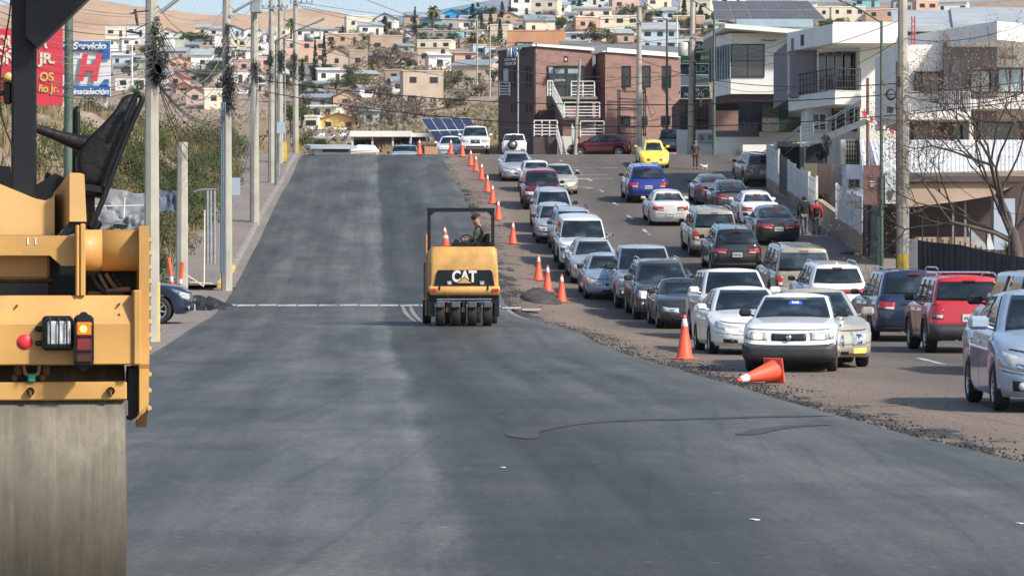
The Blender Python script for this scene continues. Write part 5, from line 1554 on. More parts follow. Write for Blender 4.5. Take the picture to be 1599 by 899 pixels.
ringbox(mb, [(uz(452), ux(671), ux(779), .06, 1.5, .05),(uz(424), ux(671.5), ux(778), .03, 1.5, .08),(uz(400), ux(670.5), ux(776.5), .06, 1.5, .12),(uz(391), ux(671.5), ux(775.5), .12, 1.5, .16),(uz(387.5), ux(675), ux(772), .22, 1.45, .16)])
bd = mb.build('engine_hood', MATS['machine_yellow'], pr); weld(bd, sharp=50)
mb = MB(); ringbox(mb, [(uz(463.5), ux(671), ux(780), -.03, .12, .03),(uz(449.5), ux(670), ux(780.5), -.05, .12, .03)]); mb.build('rear_bumper', MATS['machine_yellow'], pr)
mb = MB(); mb.cbox((0, 1.9, .95), (1.66, 1.4, .55), bev=.03); mb.cbox((0, 2.9, 1.15), (1.66, 1.0, .9), bev=.05); mb.build('front_body', MATS['machine_yellow'], pr)
mb = MB(); mb.prism([(ux(684.5),uz(424)),(ux(766),uz(424)),(ux(769),uz(428)),(ux(772.5),uz(449)),(ux(678.5),uz(449)),(ux(682),uz(428))], 'y', .012, .05); gp = mb.build('rear_grille_panel', MATS['machine_black'], pr)
lt = mat('cat_letters', (.66,.64,.58), .5)
text_obj('lettering', 'CAT', .385, lt, gp, txm(ux(725), .008, uz(434.8)), .004, bold=.016, sx=.80)
mb = MB(); mb.prism([(ux(714),uz(444.5)),(ux(725),uz(435.8)),(ux(736),uz(444.5))], 'y', .0, .012); mb.build('logo_triangle', MATS['machine_yellow'], gp)
mb = MB(); mb.prism([(ux(712),uz(444.3)),(ux(725),uz(434.2)),(ux(738),uz(444.3)),(ux(738),uz(446)),(ux(712),uz(446))], 'y', .003, .013); mb.build('logo_outline', MATS['machine_black'], gp)
for xx in (701.5, 752.5):
    mb = MB(); mb.cbox((ux(xx), -.01, uz(444.5)), (.14,.08,.12), bev=.015); w_ = mb.build('work_lamp', MATS['machine_grey'], pr)
    mb = MB(); mb.cbox((ux(xx), -.055, uz(444.5)), (.09,.01,.08), bev=.01); mb.build('lens', MATS['lamp_clear'], w_)
for xx in (676.5, 773.5):
    mb = MB(); mb.cbox((ux(xx), -.055, uz(455.5)), (.17,.02,.075), bev=.005); mb.build('tail_lamp', MATS['lamp_red'], pr)
for xx in (686.5, 762):
    mb = MB(); mb.cbox((ux(xx), -.06, uz(452)), (.035,.03,.11), bev=.008); mb.build('latch', MATS['machine_black'], pr)
# chassis under the bumper
mb = MB(); mb.cbox((0, .95, .70), (1.60, 1.7, .22)); mb.cbox((ux(673.5), .6, .55), (.18, 1.0, .62), bev=.02); mb.cbox((ux(775.5), .6, .55), (.14, 1.0, .62), bev=.02); mb.build('chassis', MATS['machine_black'], pr)
mb = MB(); mb.tube([(ux(682),-.0,uz(470)),(ux(768),-.0,uz(469.5))], .022, 8); mb.tube([(ux(684),.0,uz(473)),(ux(720),.0,uz(474))], .015, 6); mb.tube([(ux(730),.0,uz(474)),(ux(766),.0,uz(473))], .015, 6); mb.build('spray_bar', MATS['chrome'], pr)
for i, xx in enumerate((687.5, 712, 737.5, 761.5)):
    M = Matrix.Translation((ux(xx), .38, .33)) @ Euler((0,R(90),0)).to_matrix().to_4x4(); mb = MB(); h = .115
    mb.lathe([(.17,-h*.7),(.25,-h),(.315,-h*.95),(.33,-h*.7),(.333,0),(.33,h*.7),(.315,h*.95),(.25,h),(.17,h*.7),(.0,h*.5)], 32, M); mb.lathe([(.17,-h*.7),(0,-h*.5)], 32, M)
    t = mb.build('rear_wheel', MATS['tyre_rubber'], pr)
    mb = MB(); mb.cbox((ux(xx), .02, uz(478)), (.22,.10,.16), bev=.02); mb.build('scraper', MATS['machine_grey'], pr)
    if i < 3:
        mb = MB(); mb.tube([(ux(xx+12), .12, uz(464)),(ux(xx+12), .12, uz(490))], .03, 8); mb.cbox((ux(xx+12), .12, uz(486)), (.09,.08,.12)); mb.build('suspension_strut', MATS['rust_brown' if i == 0 else 'machine_grey'], pr)
for i, xx in enumerate((667.5, 699.5, 725, 749.5, 775)):
    M = Matrix.Translation((ux(xx), 2.9, .33)) @ Euler((0,R(90),0)).to_matrix().to_4x4(); mb = MB(); h = .11
    mb.lathe([(.17,-h*.7),(.25,-h),(.315,-h*.95),(.333,0),(.315,h*.95),(.25,h),(.17,h*.7),(0,h*.5)], 28, M); mb.lathe([(.17,-h*.7),(0,-h*.5)], 28, M); mb.build('front_wheel', MATS['tyre_rubber'], pr)
mb = MB(); mb.tube([(ux(665.5),.3,uz(495)),(ux(666),.3,uz(368))], .022, 8); mb.build('marker_pole', mat('pole_orange', (.55,.2,.06), .6), pr)
mb = MB(); mb.cbox((ux(664.5), .7, uz(440)), (.09,.8,.9), bev=.02); mb.build('side_tank', MATS['machine_grey'], pr)
# roof frame
mb = MB()
for xx in (670.5, 772): mb.cbox((ux(xx), 1.42, (uz(328)+uz(392))/2), (.085,.085,uz(328)-uz(392)), bev=.01)
mb.cbox((ux(721.3), 1.42, uz(328.3)), (ux(775)-ux(667.5), .10, .10), bev=.01)
for sg, xx in ((1, 673), (-1, 769.5)): mb.prism([(ux(xx),uz(331)),(ux(xx+sg*7),uz(331)),(ux(xx),uz(338))], 'y', 1.38, 1.46)
mb.build('roof_frame', MATS['machine_black'], pr)
# steering wheel, console, seat
mb = MB(); cw = Vector((ux(731.5), 1.75, uz(374.5)))
Mw = Matrix.Translation(cw) @ Euler((R(38), R(10), 0)).to_matrix().to_4x4()
mb.tube([Mw @ Vector((.17*math.cos(a), .17*math.sin(a), 0)) for a in [2*PI*k/20 for k in range(21)]], .014, 6, cap=False)
for a in (0.4, 2.5, 4.6): mb.tube([Mw @ Vector((0,0,-.02)), Mw @ Vector((.17*math.cos(a), .17*math.sin(a), 0))], .010, 5)
mb.tube([Mw @ Vector((0,0,-.02)), Mw @ Vector((0,.0,-.30))], .03, 8); mb.build('steering_wheel', MATS['machine_black'], pr)
mb = MB(); mb.cbox((ux(722), 1.75, uz(384)), (.5,.3,.14), bev=.03); mb.cbox((ux(714), 1.7, uz(380)), (.12,.1,.16), (0,.2,0), bev=.02); mb.build('control_console', MATS['machine_black'], pr)
mb = MB(); mb.cbox((ux(757), 1.85, uz(383)), (.45,.5,.14), bev=.03); mb.cbox((ux(764), 1.8, uz(376)), (.12,.5,.34), bev=.03); mb.build('seat', MATS['seat_vinyl'], pr)
# cone riding on the platform
o = copy_tree(cone0); o.location = pr.matrix_basis @ Vector((ux(699), 2.3, uz(386.5))); o.rotation_euler = (R(-3), R(-6), 0)
o.scale = (.62,.62,.58); tag(o, 'striped orange cone carried on the deck of the pneumatic roller', 'traffic cone')
bnd = copy_tree([c_ for c_ in o.children if c_.name.startswith('reflective_band')][0], o); 
bnd.data = bnd.data.copy()
for v in bnd.data.vertices:
    z = v.co.z; t = (z-.674)/.154; r_old = .165-.135*(z-.03)/.88; v.co.z = .36+t*.14
    r_new = .165-.135*(v.co.z-.03)/.88; f_ = (r_new+.004)/max(r_old, .001); v.co.x *= f_; v.co.y *= f_
# driver (seated, facing left, face turned towards the camera)
dr = empty('person', pr.matrix_basis @ Vector((ux(752), 1.85, uz(388))), (0,0,0), 'driver in a dark green jacket and cap sitting on the pneumatic roller', 'person')
vs = [Vector(v) for v in [(0,0,.10),(-.02,0,.32),(-.03,0,.48),(-.05,-.01,.58)]]; es = [(0,1),(1,2),(2,3)]; rs = [(.13,.14),(.12,.15),(.11,.15),.055]
for sg in (1,-1):
    b_ = len(vs); vs += [Vector((-.05,sg*.09,.10)),Vector((-.42,sg*.12,.12)),Vector((-.48,sg*.12,-.30)),Vector((-.60,sg*.12,-.36))]; es += [(0,b_),(b_,b_+1),(b_+1,b_+2),(b_+2,b_+3)]; rs += [.085,.06,.042,.034]
    b_ = len(vs); vs += [Vector((-.03,sg*.19,.46)),Vector((-.12,sg*.24,.22)),Vector((-.30,sg*.12-.02,.20))]; es += [(2,b_),(b_,b_+1),(b_+1,b_+2)]; rs += [.055,.042,.03]
    hand(vs, es, rs, b_+2, (-1,0,.1), sg, .5)
lk = Vector((-.55,-.83,0)); hc = Vector((-.10,-.02,.70)); head_parts(vs, es, rs, 3, hc, lk)
bdy = skin_mesh('body', vs, es, rs, MATS['skin'], dr); face_bits(bdy, hc, lk)
vs = [Vector(v) for v in [(0,0,.08),(-.02,0,.30),(-.03,0,.46),(-.045,-.01,.56)]]; es = [(0,1),(1,2),(2,3)]; rs = [(.16,.17),(.155,.18),(.14,.18),.08]
for sg in (1,-1):
    b_ = len(vs); vs += [Vector((-.03,sg*.19,.45)),Vector((-.12,sg*.25,.22)),Vector((-.27,sg*.13-.02,.20))]; es += [(2,b_),(b_,b_+1),(b_+1,b_+2)]; rs += [.08,.066,.05]
skin_mesh('jacket', vs, es, rs, MATS['cloth_green'], dr)
vs = [Vector((0,0,.08))]; es = []; rs = [(.15,.15)]
for sg in (1,-1):
    b_ = len(vs); vs += [Vector((-.08,sg*.09,.10)),Vector((-.42,sg*.12,.12)),Vector((-.48,sg*.12,-.28))]; es += [(0,b_),(b_,b_+1),(b_+1,b_+2)]; rs += [.10,.078,.06]
skin_mesh('trousers', vs, es, rs, MATS['cloth_denim'], dr)
skin_mesh('cap', [hc+Vector((0,0,.045))-lk*.025, hc+Vector((0,0,.105))-lk*.01, hc+Vector((0,0,.075))+lk*.12], [(0,1),(0,2)], [(.112,.115),(.095,.10),(.06,.015)], MATS['cloth_black'], dr)
skin_mesh('beard', [hc+lk*.055+Vector((0,0,-.09)), hc+lk*.05+Vector((0,0,-.07))], [(0,1)], [(.05,.045),(.055,.04)], MATS['hair_dark'], dr)
# ---------------- buildings on the right ----------------
mat('wall_white', (.76,.75,.70), .85, noise=.08, nscale=.6, wear=(.50,.49,.45,.68))
mat('wall_offwhite', (.62,.60,.53), .85, noise=.10, nscale=.6)
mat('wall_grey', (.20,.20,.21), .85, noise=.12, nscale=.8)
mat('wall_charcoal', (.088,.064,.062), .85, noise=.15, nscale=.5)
mat('wall_orange', (.52,.27,.15), .85, noise=.15, nscale=.4)
mat('wall_tan', (.34,.25,.18), .85, noise=.18, nscale=.5)
mat('wall_peach', (.42,.26,.18), .85, noise=.15, nscale=.5)
mat('wall_blue_pale', (.36,.42,.50), .85, noise=.12, nscale=.5)
mat('wall_yellow_pale', (.62,.55,.32), .85, noise=.12, nscale=.5)
mat('dark_frame', (.02,.02,.022), .5)
mat('rail_white', (.62,.62,.60), .6, noise=.15, nscale=3)
mat('rail_dark', (.03,.03,.035), .5)
mat('roof_sheet_blue', (.25,.33,.38), .6, noise=.15, nscale=.5)
mat('roof_grey', (.14,.15,.17), .7, noise=.2, nscale=.4)
mat('iron_green', (.035,.055,.05), .6, noise=.3, nscale=2)
mat('stone_dark', (.07,.068,.065), .9, noise=.6, nscale=4, bump=.6, bscale=8)
mat('hedge_green', (.020,.045,.018), .9, noise=.6, nscale=5, bump=.8, bscale=14)
mat('concrete_block', (.25,.235,.21), .9, noise=.2, nscale=1)
brickmat('brick_red', (.18,.092,.075), (.24,.135,.115), (.26,.20,.18))
brickmat('brick_brown', (.12,.075,.06), (.15,.09,.07), (.16,.12,.10))
def winmat(name, c0, c1, rough=.08):
    m, n, b = nodes(name)
    tc = n.nodes.new('ShaderNodeTexCoord').outputs['Object']
    a = noise(n, tc, .8, .8, .9, det=3)
    n.links.new(ramp(n, a, [(.3,c0),(.7,c1)]), b.inputs['Base Color'])
    b.inputs['Roughness'].default_value = rough; b.inputs['Specular IOR Level'].default_value = .8
winmat('glass_dark', (.010,.012,.015), (.035,.042,.05))
winmat('glass_brown', (.020,.018,.017), (.06,.056,.052))
winmat('glass_sky', (.20,.30,.34), (.42,.50,.52), .15)
def WX(x, D): return (x-CX)*D/F
def WZ(y, D): return CH+(HY-y)*D/F
def pbox(name, D, x0, x1, y0, y1, dep, m, parent, mb=None):
    q = mb or MB()
    q.box(WX(x0,D), WX(x1,D), D, D+dep, WZ(y1,D), WZ(y0,D))
    if mb: return mb
    return q.build(name, MATS[m], parent)
def pplan(name, plan, zb, zt, m, parent):
    # plan: list of (x px, D); vertical walls between world heights
    mb = MB(); mb.prism([(WX(x,D), D) for x, D in plan], 'z', zb, zt)
    return mb.build(name, MATS[m], parent)
def window(D, x0, x1, y0, y1, parent, glass='glass_dark', frame='dark_frame', nx=1, ny=1, fw=.05, name='window'):
    f = MB(); X0, X1, Z0, Z1 = WX(x0,D), WX(x1,D), WZ(y1,D), WZ(y0,D)
    f.box(X0-fw/2, X0+fw/2, D-.05, D+.02, Z0, Z1); f.box(X1-fw/2, X1+fw/2, D-.05, D+.02, Z0, Z1)
    f.box(X0+fw/2, X1-fw/2, D-.05, D+.02, Z1-fw, Z1); f.box(X0+fw/2, X1-fw/2, D-.05, D+.02, Z0, Z0+fw)
    for i in range(1, nx): xx = X0+(X1-X0)*i/nx; f.box(xx-fw/3, xx+fw/3, D-.045, D+.02, Z0+fw, Z1-fw)
    for i in range(1, ny): zz = Z0+(Z1-Z0)*i/ny; f.box(X0+fw/2, X1-fw/2, D-.04, D+.02, zz-fw/3, zz+fw/3)
    w_ = f.build(name, MATS[frame], parent)
    g_ = MB(); g_.box(X0+fw/2, X1-fw/2, D-.022, D-.012, Z0+fw/2, Z1-fw/2); g_.build('pane', MATS[glass], w_)
    return w_
def rail(D, pts, h, parent, m='rail_white', bars=4, posts=3, r=.035, D1=None, name='railing'):
    # pts ((x,y),(x,y)) bottom line in px at depth D (D1 at the end)
    (xa, ya), (xb, yb) = pts; D1 = D1 or D
    A = Vector((WX(xa,D), D, WZ(ya,D))); B = Vector((WX(xb,D1), D1, WZ(yb,D1))); mb = MB()
    for k in range(bars):
        z = h*(k+.6)/bars if k < bars-1 else h
        mb.tube([A+Vector((0,0,z)), B+Vector((0,0,z))], r*.8, 5)
    for k in range(posts):
        p_ = A.lerp(B, k/(posts-1)); mb.tube([p_, p_+Vector((0,0,h))], r, 5)
    return mb.build(name, MATS[m], parent)
Z = lambda: None
# --- brick building
BZ0, BZ1 = 10.3, 19.2
bb = empty('brick_building', (WX(920,222), 222, BZ0), label='two storey brick office building with white railed outside stairs at the crest', cat='building')
def PB(o):
    o.data.transform(Matrix.Translation((-bb.location.x, -bb.location.y, -bb.location.z))); return o
_build = MB.build
def MBuild(s, name, m, parent=None, **k):
    o = _build(s, name, m, parent, **k)
    if parent is not None and parent.get('abs'):
        o.data.transform(Matrix.Translation(-Vector(parent.location)))
    elif parent is not None and parent.parent is not None and parent.parent.get('abs'):
        o.data.transform(Matrix.Translation(-Vector(parent.parent.location)))
    return o
MB.build = MBuild
def building(name, loc, label, cat='building', group=None):
    o = empty(name, loc, label=label, cat=cat, group=group); o['abs'] = 1; return o
bb['abs'] = 1
pplan('painted_wall', [(778,222.5),(835,218),(836.5,218.2),(840,236),(782,236)], BZ0, BZ1-.01, 'wall_charcoal', bb)
pplan('brick_wall', [(836.6,218.1),(925,222.5),(925,236),(841,236)], BZ0, BZ1, 'brick_red', bb)
pplan('brick_wall', [(945,220.0),(1060,225.5),(1060,238),(930,238),(930,223)], BZ0, BZ1-.28, 'brick_red', bb)
def coping(a, b_, z, t=.22, w=.4, m='rail_white', parent=bb, name='coping'):
    A = Vector((WX(*a), a[1], z)); B = Vector((WX(*b_), b_[1], z)); d = (B-A).normalized(); nr = Vector((d.y,-d.x,0))*w/2
    mb = MB(); vs = []
    for p_ in (A, B):
        for s_, zz in ((-1,0),(1,0),(1,t),(-1,t)): vs.append(p_+nr*s_+Vector((0,0,zz)))
    mb.add(vs, [(0,1,2,3),(4,7,6,5),(0,4,5,1),(1,5,6,2),(2,6,7,3),(3,7,4,0)]); return mb.build(name, MATS[m], parent)
coping((777,222.6),(835,217.9), BZ1); coping((835.5,218),(925,222.4), BZ1+.002); coping((945,220),(1061,225.5), BZ1-.28, .34)
coping((929,223.2),(944.6,219.9), BZ1-.28+.003, .1)
pplan('roof_parapet', [(873,230),(1062,236),(1062,240),(873,240)], 17, WZ(62,230)-.1, 'roof_grey', bb)
# front of A: glass entrance
def onA(x): return 218.1+(x-836.6)/(925-836.6)*4.4
e = window(218.9, 856, 911, 103, 166, bb, nx=4, ny=2, fw=.14, name='entrance_glazing')
for (x0,x1) in ((867,881),(887,903)): pbox('light_pane', 218.82, x0, x1, 108, 115, .02, 'glass_sky', e)
pbox('light_pane', 218.82, 857, 863, 105, 115, .02, 'glass_sky', e)
text_obj('lettering', 'optima', .30, MATS['rail_white'], None, txm(WX(874,218.7), 218.7, WZ(125,218.7)), .01, shear=.3).name = 'lettering'
lt_ = bpy.data.objects['lettering'] if 'lettering' in bpy.data.objects else None
bl_ = [o for o in bpy.data.objects if o.name.startswith('lettering') and o.parent is None]
for o in bl_: o.data.transform(Matrix.Translation(-Vector(bb.location))); o.parent = bb
pbox('spot_lamp', 217.3, 882, 885, 91, 95, .3, 'rail_white', bb); pbox('lamp_housing', 217.5, 880.5, 886.5, 88, 96, 1.0, 'dark_frame', bb)
# stairs and landings
pbox('upper_landing', 214.6, 868, 933, 151, 155, 4, 'concrete_block', bb)
pbox('middle_landing', 213.6, 879, 936, 184, 187.5, 4, 'wall_charcoal', bb)
pbox('stair_wall', 214.0, 879, 928, 187.5, 214, 3.6, 'brick_red', bb)
pbox('lower_terrace', 212.0, 833, 870, 214, 246, 5, 'wall_charcoal', bb)
pbox('entry_wall', 212.6, 877, 893, 213, 246, 4, 'wall_offwhite', bb)
pbox('terrace_wall', 212.3, 905, 943, 214, 246, 5, 'brick_red', bb)
pbox('basement_opening', 217.6, 842, 867, 172, 190, .9, 'dark_frame', bb)
rail(212.1, ((834,213),(870,213)), 1.15, bb, bars=5, posts=4, r=.06)
rail(212.4, ((906,214),(943,214)), 1.15, bb, bars=5, posts=2, r=.06)
rail(213.7, ((881,184),(936,184)), 1.12, bb, bars=5, posts=2, r=.06)
rail(214.7, ((892,151),(928,151)), 1.12, bb, bars=5, posts=3, r=.06)
rail(214.7, ((855,150),(863,150)), 1.12, bb, bars=4, posts=3, r=.06)
mb = MB()
for k in range(14):
    t = k/13; x = 862+t*16; y = 153+t*31; mb.box(WX(x,214.3), WX(x+11,214.3), 213.7, 215.4, WZ(y+3.4,214.3), WZ(y,214.3))
mb.build('stair_flight', MATS['concrete_block'], bb)
rail(213.6, ((863,152),(879,184)), 1.0, bb, bars=3, posts=9, r=.05)
mb = MB()
for k in range(12):
    t = k/11; x = 869+t*7; y = 215+t*29; mb.box(WX(x,212), WX(x+9,212), 211.4, 213, WZ(y+3.6,212), WZ(y,212))
mb.build('stair_flight', MATS['concrete_block'], bb)
rail(211.4, ((869,215),(877,245)), 1.0, bb, bars=3, posts=9, r=.05)
rail(211.6, ((893,215),(902,240)), 1.0, bb, bars=3, posts=8, r=.05)
def onB(x): return 220.0+(x-945)/115*5.5-.04
for (x0,x1,y0,y1) in ((969,984,103,137),(1001,1015,103,137),(1032,1047,103,138),(967,983,181,196),(1001,1010,182,196),(1030,1046,181,196)):
    window(onB((x0+x1)/2)-.25, x0, x1, y0, y1, bb, nx=1, ny=2 if y1-y0 > 20 else 1, fw=.12)
mb = MB(); Dl = 219.6
for x in (965,968,1007,1010): mb.tube([(WX(x,Dl), Dl+(x-965)*.05, WZ(211,Dl)), (WX(x,Dl), Dl+(x-965)*.05, WZ(140,Dl))], .05, 5)
for y in (142,154,168,182,196,208): mb.tube([(WX(965,Dl), Dl, WZ(y,Dl)), (WX(1010,Dl), Dl+2.2, WZ(y,Dl))], .045, 5)
mb.build('steel_frame', MATS['dark_frame'], bb)
def onL(x): return 222.5-(x-778)/57*4.5
window(onL(790)-.3, 785, 796, 105, 134, bb, glass='glass_sky', fw=.1)
for x in (802,806,821,826): pbox('slit_window', onL(x)-.25, x, x+1.8, 104, 136, .3, 'dark_frame', bb)
for x in (798,804,821,827): pbox('slit_window', onL(x)-.25, x, x+2.2, 163, 175, .3, 'dark_frame', bb)
rail(onL(788)-1.0, ((780,150),(796,150)), 1.05, bb, bars=5, posts=2, r=.06)
# coloured sign
Ds = 219.0
sgm = [mat('letter_white', (.6,.62,.66), .6), mat('letter_blue', (.10,.16,.36), .6), mat('letter_green', (.16,.36,.26), .6)]
for i, (ch, mm, xx) in enumerate((('M','letter_white',795.5),('A','letter_blue',801),('S','letter_white',806),('T','letter_green',810.5))):
    o = text_obj('sign_letter', ch, .92, MATS[mm], None, txm(WX(xx,Ds), Ds-.05, WZ(83,Ds), R(-38)), .05, bold=.03, sx=.62); o.data.transform(Matrix.Translation(-Vector(bb.location))); o.parent = bb
o = text_obj('lettering', 'CENTRO\nMEDICO', .30, MATS['rail_white'], None, txm(WX(796.5,Ds), Ds-.05, WZ(97,Ds), R(-38)), .02, sx=.9); o.data.transform(Matrix.Translation(-Vector(bb.location))); o.parent = bb
# green shade sail hanging on the corner
# --- orange block behind
ob = building('orange_building', (WX(837,246),246,12), 'flat roofed orange building standing behind the brick offices')
pplan('wall', [(792,246),(882,246),(884,258),(794,258)], 12, WZ(47,246), 'wall_orange', ob)
window(245.9, 807, 832, 66, 80, ob, glass='glass_sky', nx=2, fw=.1)
# --- sign stack and brown annex
an = building('annex_building', (WX(1085,207),207,9), 'low brown brick annex with a stack of business signs on top')
pbox('brick_wall', 207, 1061, 1112, 155, 222, 10, 'brick_brown', an); pbox('brick_wall', 203, 1112, 1157, 157, 222, 10, 'brick_red', an)
window(206.8, 1063, 1073, 182, 198, an, fw=.08); 
mb = MB(); 
for x in (1072, 1092, 1110): mb.tube([(WX(x,206.5),206.5,WZ(205,206.5)),(WX(x,206.5),206.5,WZ(157,206.5))], .05, 5)
mb.tube([(WX(1072,206.5),206.5,WZ(188,206.5)),(WX(1110,206.5),206.5,WZ(188,206.5))], .05, 5); mb.build('steel_frame', MATS['dark_frame'], an)
o = text_obj('lettering', '11', .9, MATS['rail_white'], None, txm(WX(1089,206.8), 206.8, WZ(160,206.8)), .02); o.data.transform(Matrix.Translation(-Vector(an.location))); o.parent = an
st_ = building('sign_tower', (WX(1090,206),206,17), 'stacked dark and green shop signs beside the white building', 'sign')
mat('sign_navy', (.045,.055,.075), .6); mat('sign_green', (.03,.20,.06), .6); mat('sign_dark_green', (.02,.05,.04), .6); mat('sign_grey', (.38,.42,.42), .6); mat('sign_charcoal', (.04,.05,.05), .6)
for (y0, y1, mm, txt, sz, xx, col) in ((66,80,'sign_navy','OCEAN',.42,1092,'letter_white'),(81,99,'sign_green','YES CENTER',.34,1096,'rail_white'),(100,116,'sign_dark_green','GLDO',.68,1095,'letter_green'),(117.5,133,'sign_grey','Ciudad',.40,1092,'wall_grey'),(135,153,'sign_charcoal','CIMA\nPERALTO',.34,1084,'letter_white')):
    pp = pbox('sign_panel', 205.8, 1063, 1108, y0, y1, .25, mm, st_)
    o = text_obj('lettering', txt, sz, MATS[col], None, txm(WX(xx,205.7), 205.74, WZ((y0+y1)/2+.5,205.7)), .02, bold=.008); o.data.transform(Matrix.Translation(-Vector(st_.location))); o.parent = pp
mb = MB(); mb.lathe([(.30,0),(.36,0),(.36,.02),(.30,.02)], 20, Matrix.Translation((WX(1102,205.7), 205.72, WZ(146,205.7))) @ Euler((R(90),0,0)).to_matrix().to_4x4()); o = mb.build('emblem', mat('letter_lime', (.35,.45,.12), .6), st_)
# --- low white boundary walls
bw = building('boundary_wall', (WX(1083,186),186,8), 'low white boundary wall with a notice board at the crossroad', 'wall')
pbox('wall', 186, 1057, 1112, 203, 252, .3, 'wall_white', bw); 
n_ = pbox('notice_board', 185.9, 1090, 1116, 208, 223, .06, 'glass_sky', bw)
pbox('notice', 185.86, 1093, 1099, 211, 219, .03, 'wall_grey', bw); pbox('notice', 185.86, 1106, 1112, 211, 217, .03, 'wall_grey', bw)
b2 = building('boundary_wall', (WX(1180,180),180,8), 'long white boundary wall below the dark stone facade', 'wall')
pbox('wall', 180, 1115, 1190, 214, 262, .3, 'wall_white', b2); pbox('wall', 180.2, 1186, 1262, 203, 262, .3, 'wall_white', b2); pbox('grey_strip', 180.6, 1118, 1186, 204, 216, .3, 'wall_grey', b2)  # last box: plain grey strip above the first wall length
pbox('gate_panel', 179.8, 1120, 1142, 246, 264, .15, 'iron_green', b2)
# --- white building with corner glazing
w1 = building('white_building', (WX(1180,176),176,8), 'white modern building with a dark corner window and slanting roof slab')
D1 = 176
pplan('wall', [(1118,178.5),(1141,D1),(1300,D1),(1300,190),(1118,190)], WZ(147,D1), WZ(52,D1), 'wall_white', w1)
mb = MB(); z1, z2 = WZ(38,D1), WZ(45,D1)
A = [(WX(1098,183),183,WZ(57,183)),(WX(1132,174.5),174.5,WZ(37,174.5)),(WX(1285,174.5),174.5,WZ(49,174.5)),(WX(1285,190),190,WZ(49,174.5)),(WX(1098,192),192,WZ(57,183))]
vs = A+[(x,y,z-.28) for x,y,z in A]; mb.add(vs, [(0,1,2,3,4),(9,8,7,6,5)]+[(i,(i+1)%5,5+(i+1)%5,5+i) for i in range(5)]); mb.build('roof_slab', MATS['wall_white'], w1)
pbox('roof_block', 182, 1150, 1270, 30, 42, 8, 'roof_sheet_blue', w1)
window(D1-.03, 1142, 1193, 69, 121, w1, glass='glass_brown', nx=2, ny=2, fw=.07)
# side glazing along the turned left wall
mb = MB(); gbm = MB(); Pa = Vector((WX(1108,179.5),179.5,0)); Pb = Vector((WX(1141,175.9),175.9,0))
za, zb_ = WZ(122,D1), WZ(69,D1)
mb.add([Pa+Vector((0,0,za)),Pb+Vector((0,0,za)),Pb+Vector((0,0,zb_)),Pa+Vector((0,0,zb_)),Pa+Vector((.05,.3,za)),Pb+Vector((.05,.3,za)),Pb+Vector((.05,.3,zb_)),Pa+Vector((.05,.3,zb_))], [(0,1,2,3),(4,7,6,5),(0,4,5,1),(3,2,6,7),(0,3,7,4),(1,5,6,2)])
cg = mb.build('corner_window', MATS['glass_dark'], w1)
for k in range(9):
    p_ = Pa.lerp(Pb, k/8)+Vector((-.03,-.05,0)); gbm.tube([p_+Vector((0,0,za)), p_+Vector((0,0,zb_))], .035, 4)
gbm.build('mullions', MATS['wall_blue_pale'], w1)
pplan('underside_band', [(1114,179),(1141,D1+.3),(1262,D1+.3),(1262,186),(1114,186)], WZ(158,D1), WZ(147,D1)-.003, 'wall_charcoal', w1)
pbox('dark_glazing', D1+1.2, 1153, 1190, 150, 206, .2, 'glass_dark', w1)
for x in (1161,1169,1177): pbox('mullion', D1+1.15, x, x+.8, 150, 206, .05, 'dark_frame', w1)
pbox('stone_wall', D1+1.0, 1190, 1216, 152, 206, .5, 'stone_dark', w1); pbox('green_wall', D1+1.1, 1216, 1262, 165, 206, .5, 'hedge_green', w1)
pbox('downpipe', D1-.15, 1136, 1138, 122, 145, .1, 'wall_grey', w1)
mb = MB(); mb.tube([(WX(1188,D1-.6),D1-.6,WZ(64,D1)),(WX(1204,D1-.6),D1-.6,WZ(65,D1)),(WX(1212,D1-.2),D1-.1,WZ(63,D1))], .05, 6); mb.build('wall_bracket', MATS['wall_grey'], w1)
# --- white building with balcony
w2 = building('white_building', (WX(1320,142),142,6), 'white modern building with a dark railed balcony and outside stairs')
D2 = 142
pbox('main_wall', D2+1.2, 1343, 1402, 42, 262, 14, 'wall_white', w2)
pbox('rear_wall', D2+3.2, 1236, 1345, 60, 152, 10, 'wall_grey', w2)
pplan('roof_fascia', [(1229,146),(1300,D2-1.2),(1402,D2-1.2),(1402,156),(1229,156)], WZ(74,D2)+.1, WZ(41,D2), 'wall_white', w2)
pplan('roof_upper', [(1301,D2-.9),(1402,D2-.9),(1402,156),(1301,156)], WZ(41,D2)+.003, WZ(37,D2), 'wall_offwhite', w2)
pplan('balcony_slab', [(1231,146.5),(1304,D2-1.0),(1345,D2-.6),(1345,152),(1231,152)], WZ(165,D2), WZ(143,D2), 'wall_white', w2)
pbox('wall_end', 146.3, 1231, 1238, 70, 148, .3, 'wall_white', w2)
pbox('upper_wall', D2+2.6, 1277, 1345, 60, 80, .6, 'wall_white', w2)
for k in range(5): window(D2+3.1, 1277+k*13.4, 1289.5+k*13.4, 80+(-k*1.0), 143, w2, nx=1, ny=1, frame='rail_white' if k < 3 else 'dark_frame', fw=.10)
pplan('sign_board', [(1250,144.3),(1277,142.9),(1277,143.0),(1250,144.4)], WZ(66,D2), WZ(52,D2)+.1, 'dark_frame', w2)
mb = MB(); Pa = Vector((WX(1234,146.2),146.2,0)); Pb = Vector((WX(1303,D2-1.1),D2-1.1,0)); Pc = Vector((WX(1344,D2-.7),D2-.7,0)); zb0 = WZ(143,D2); ht = 1.05
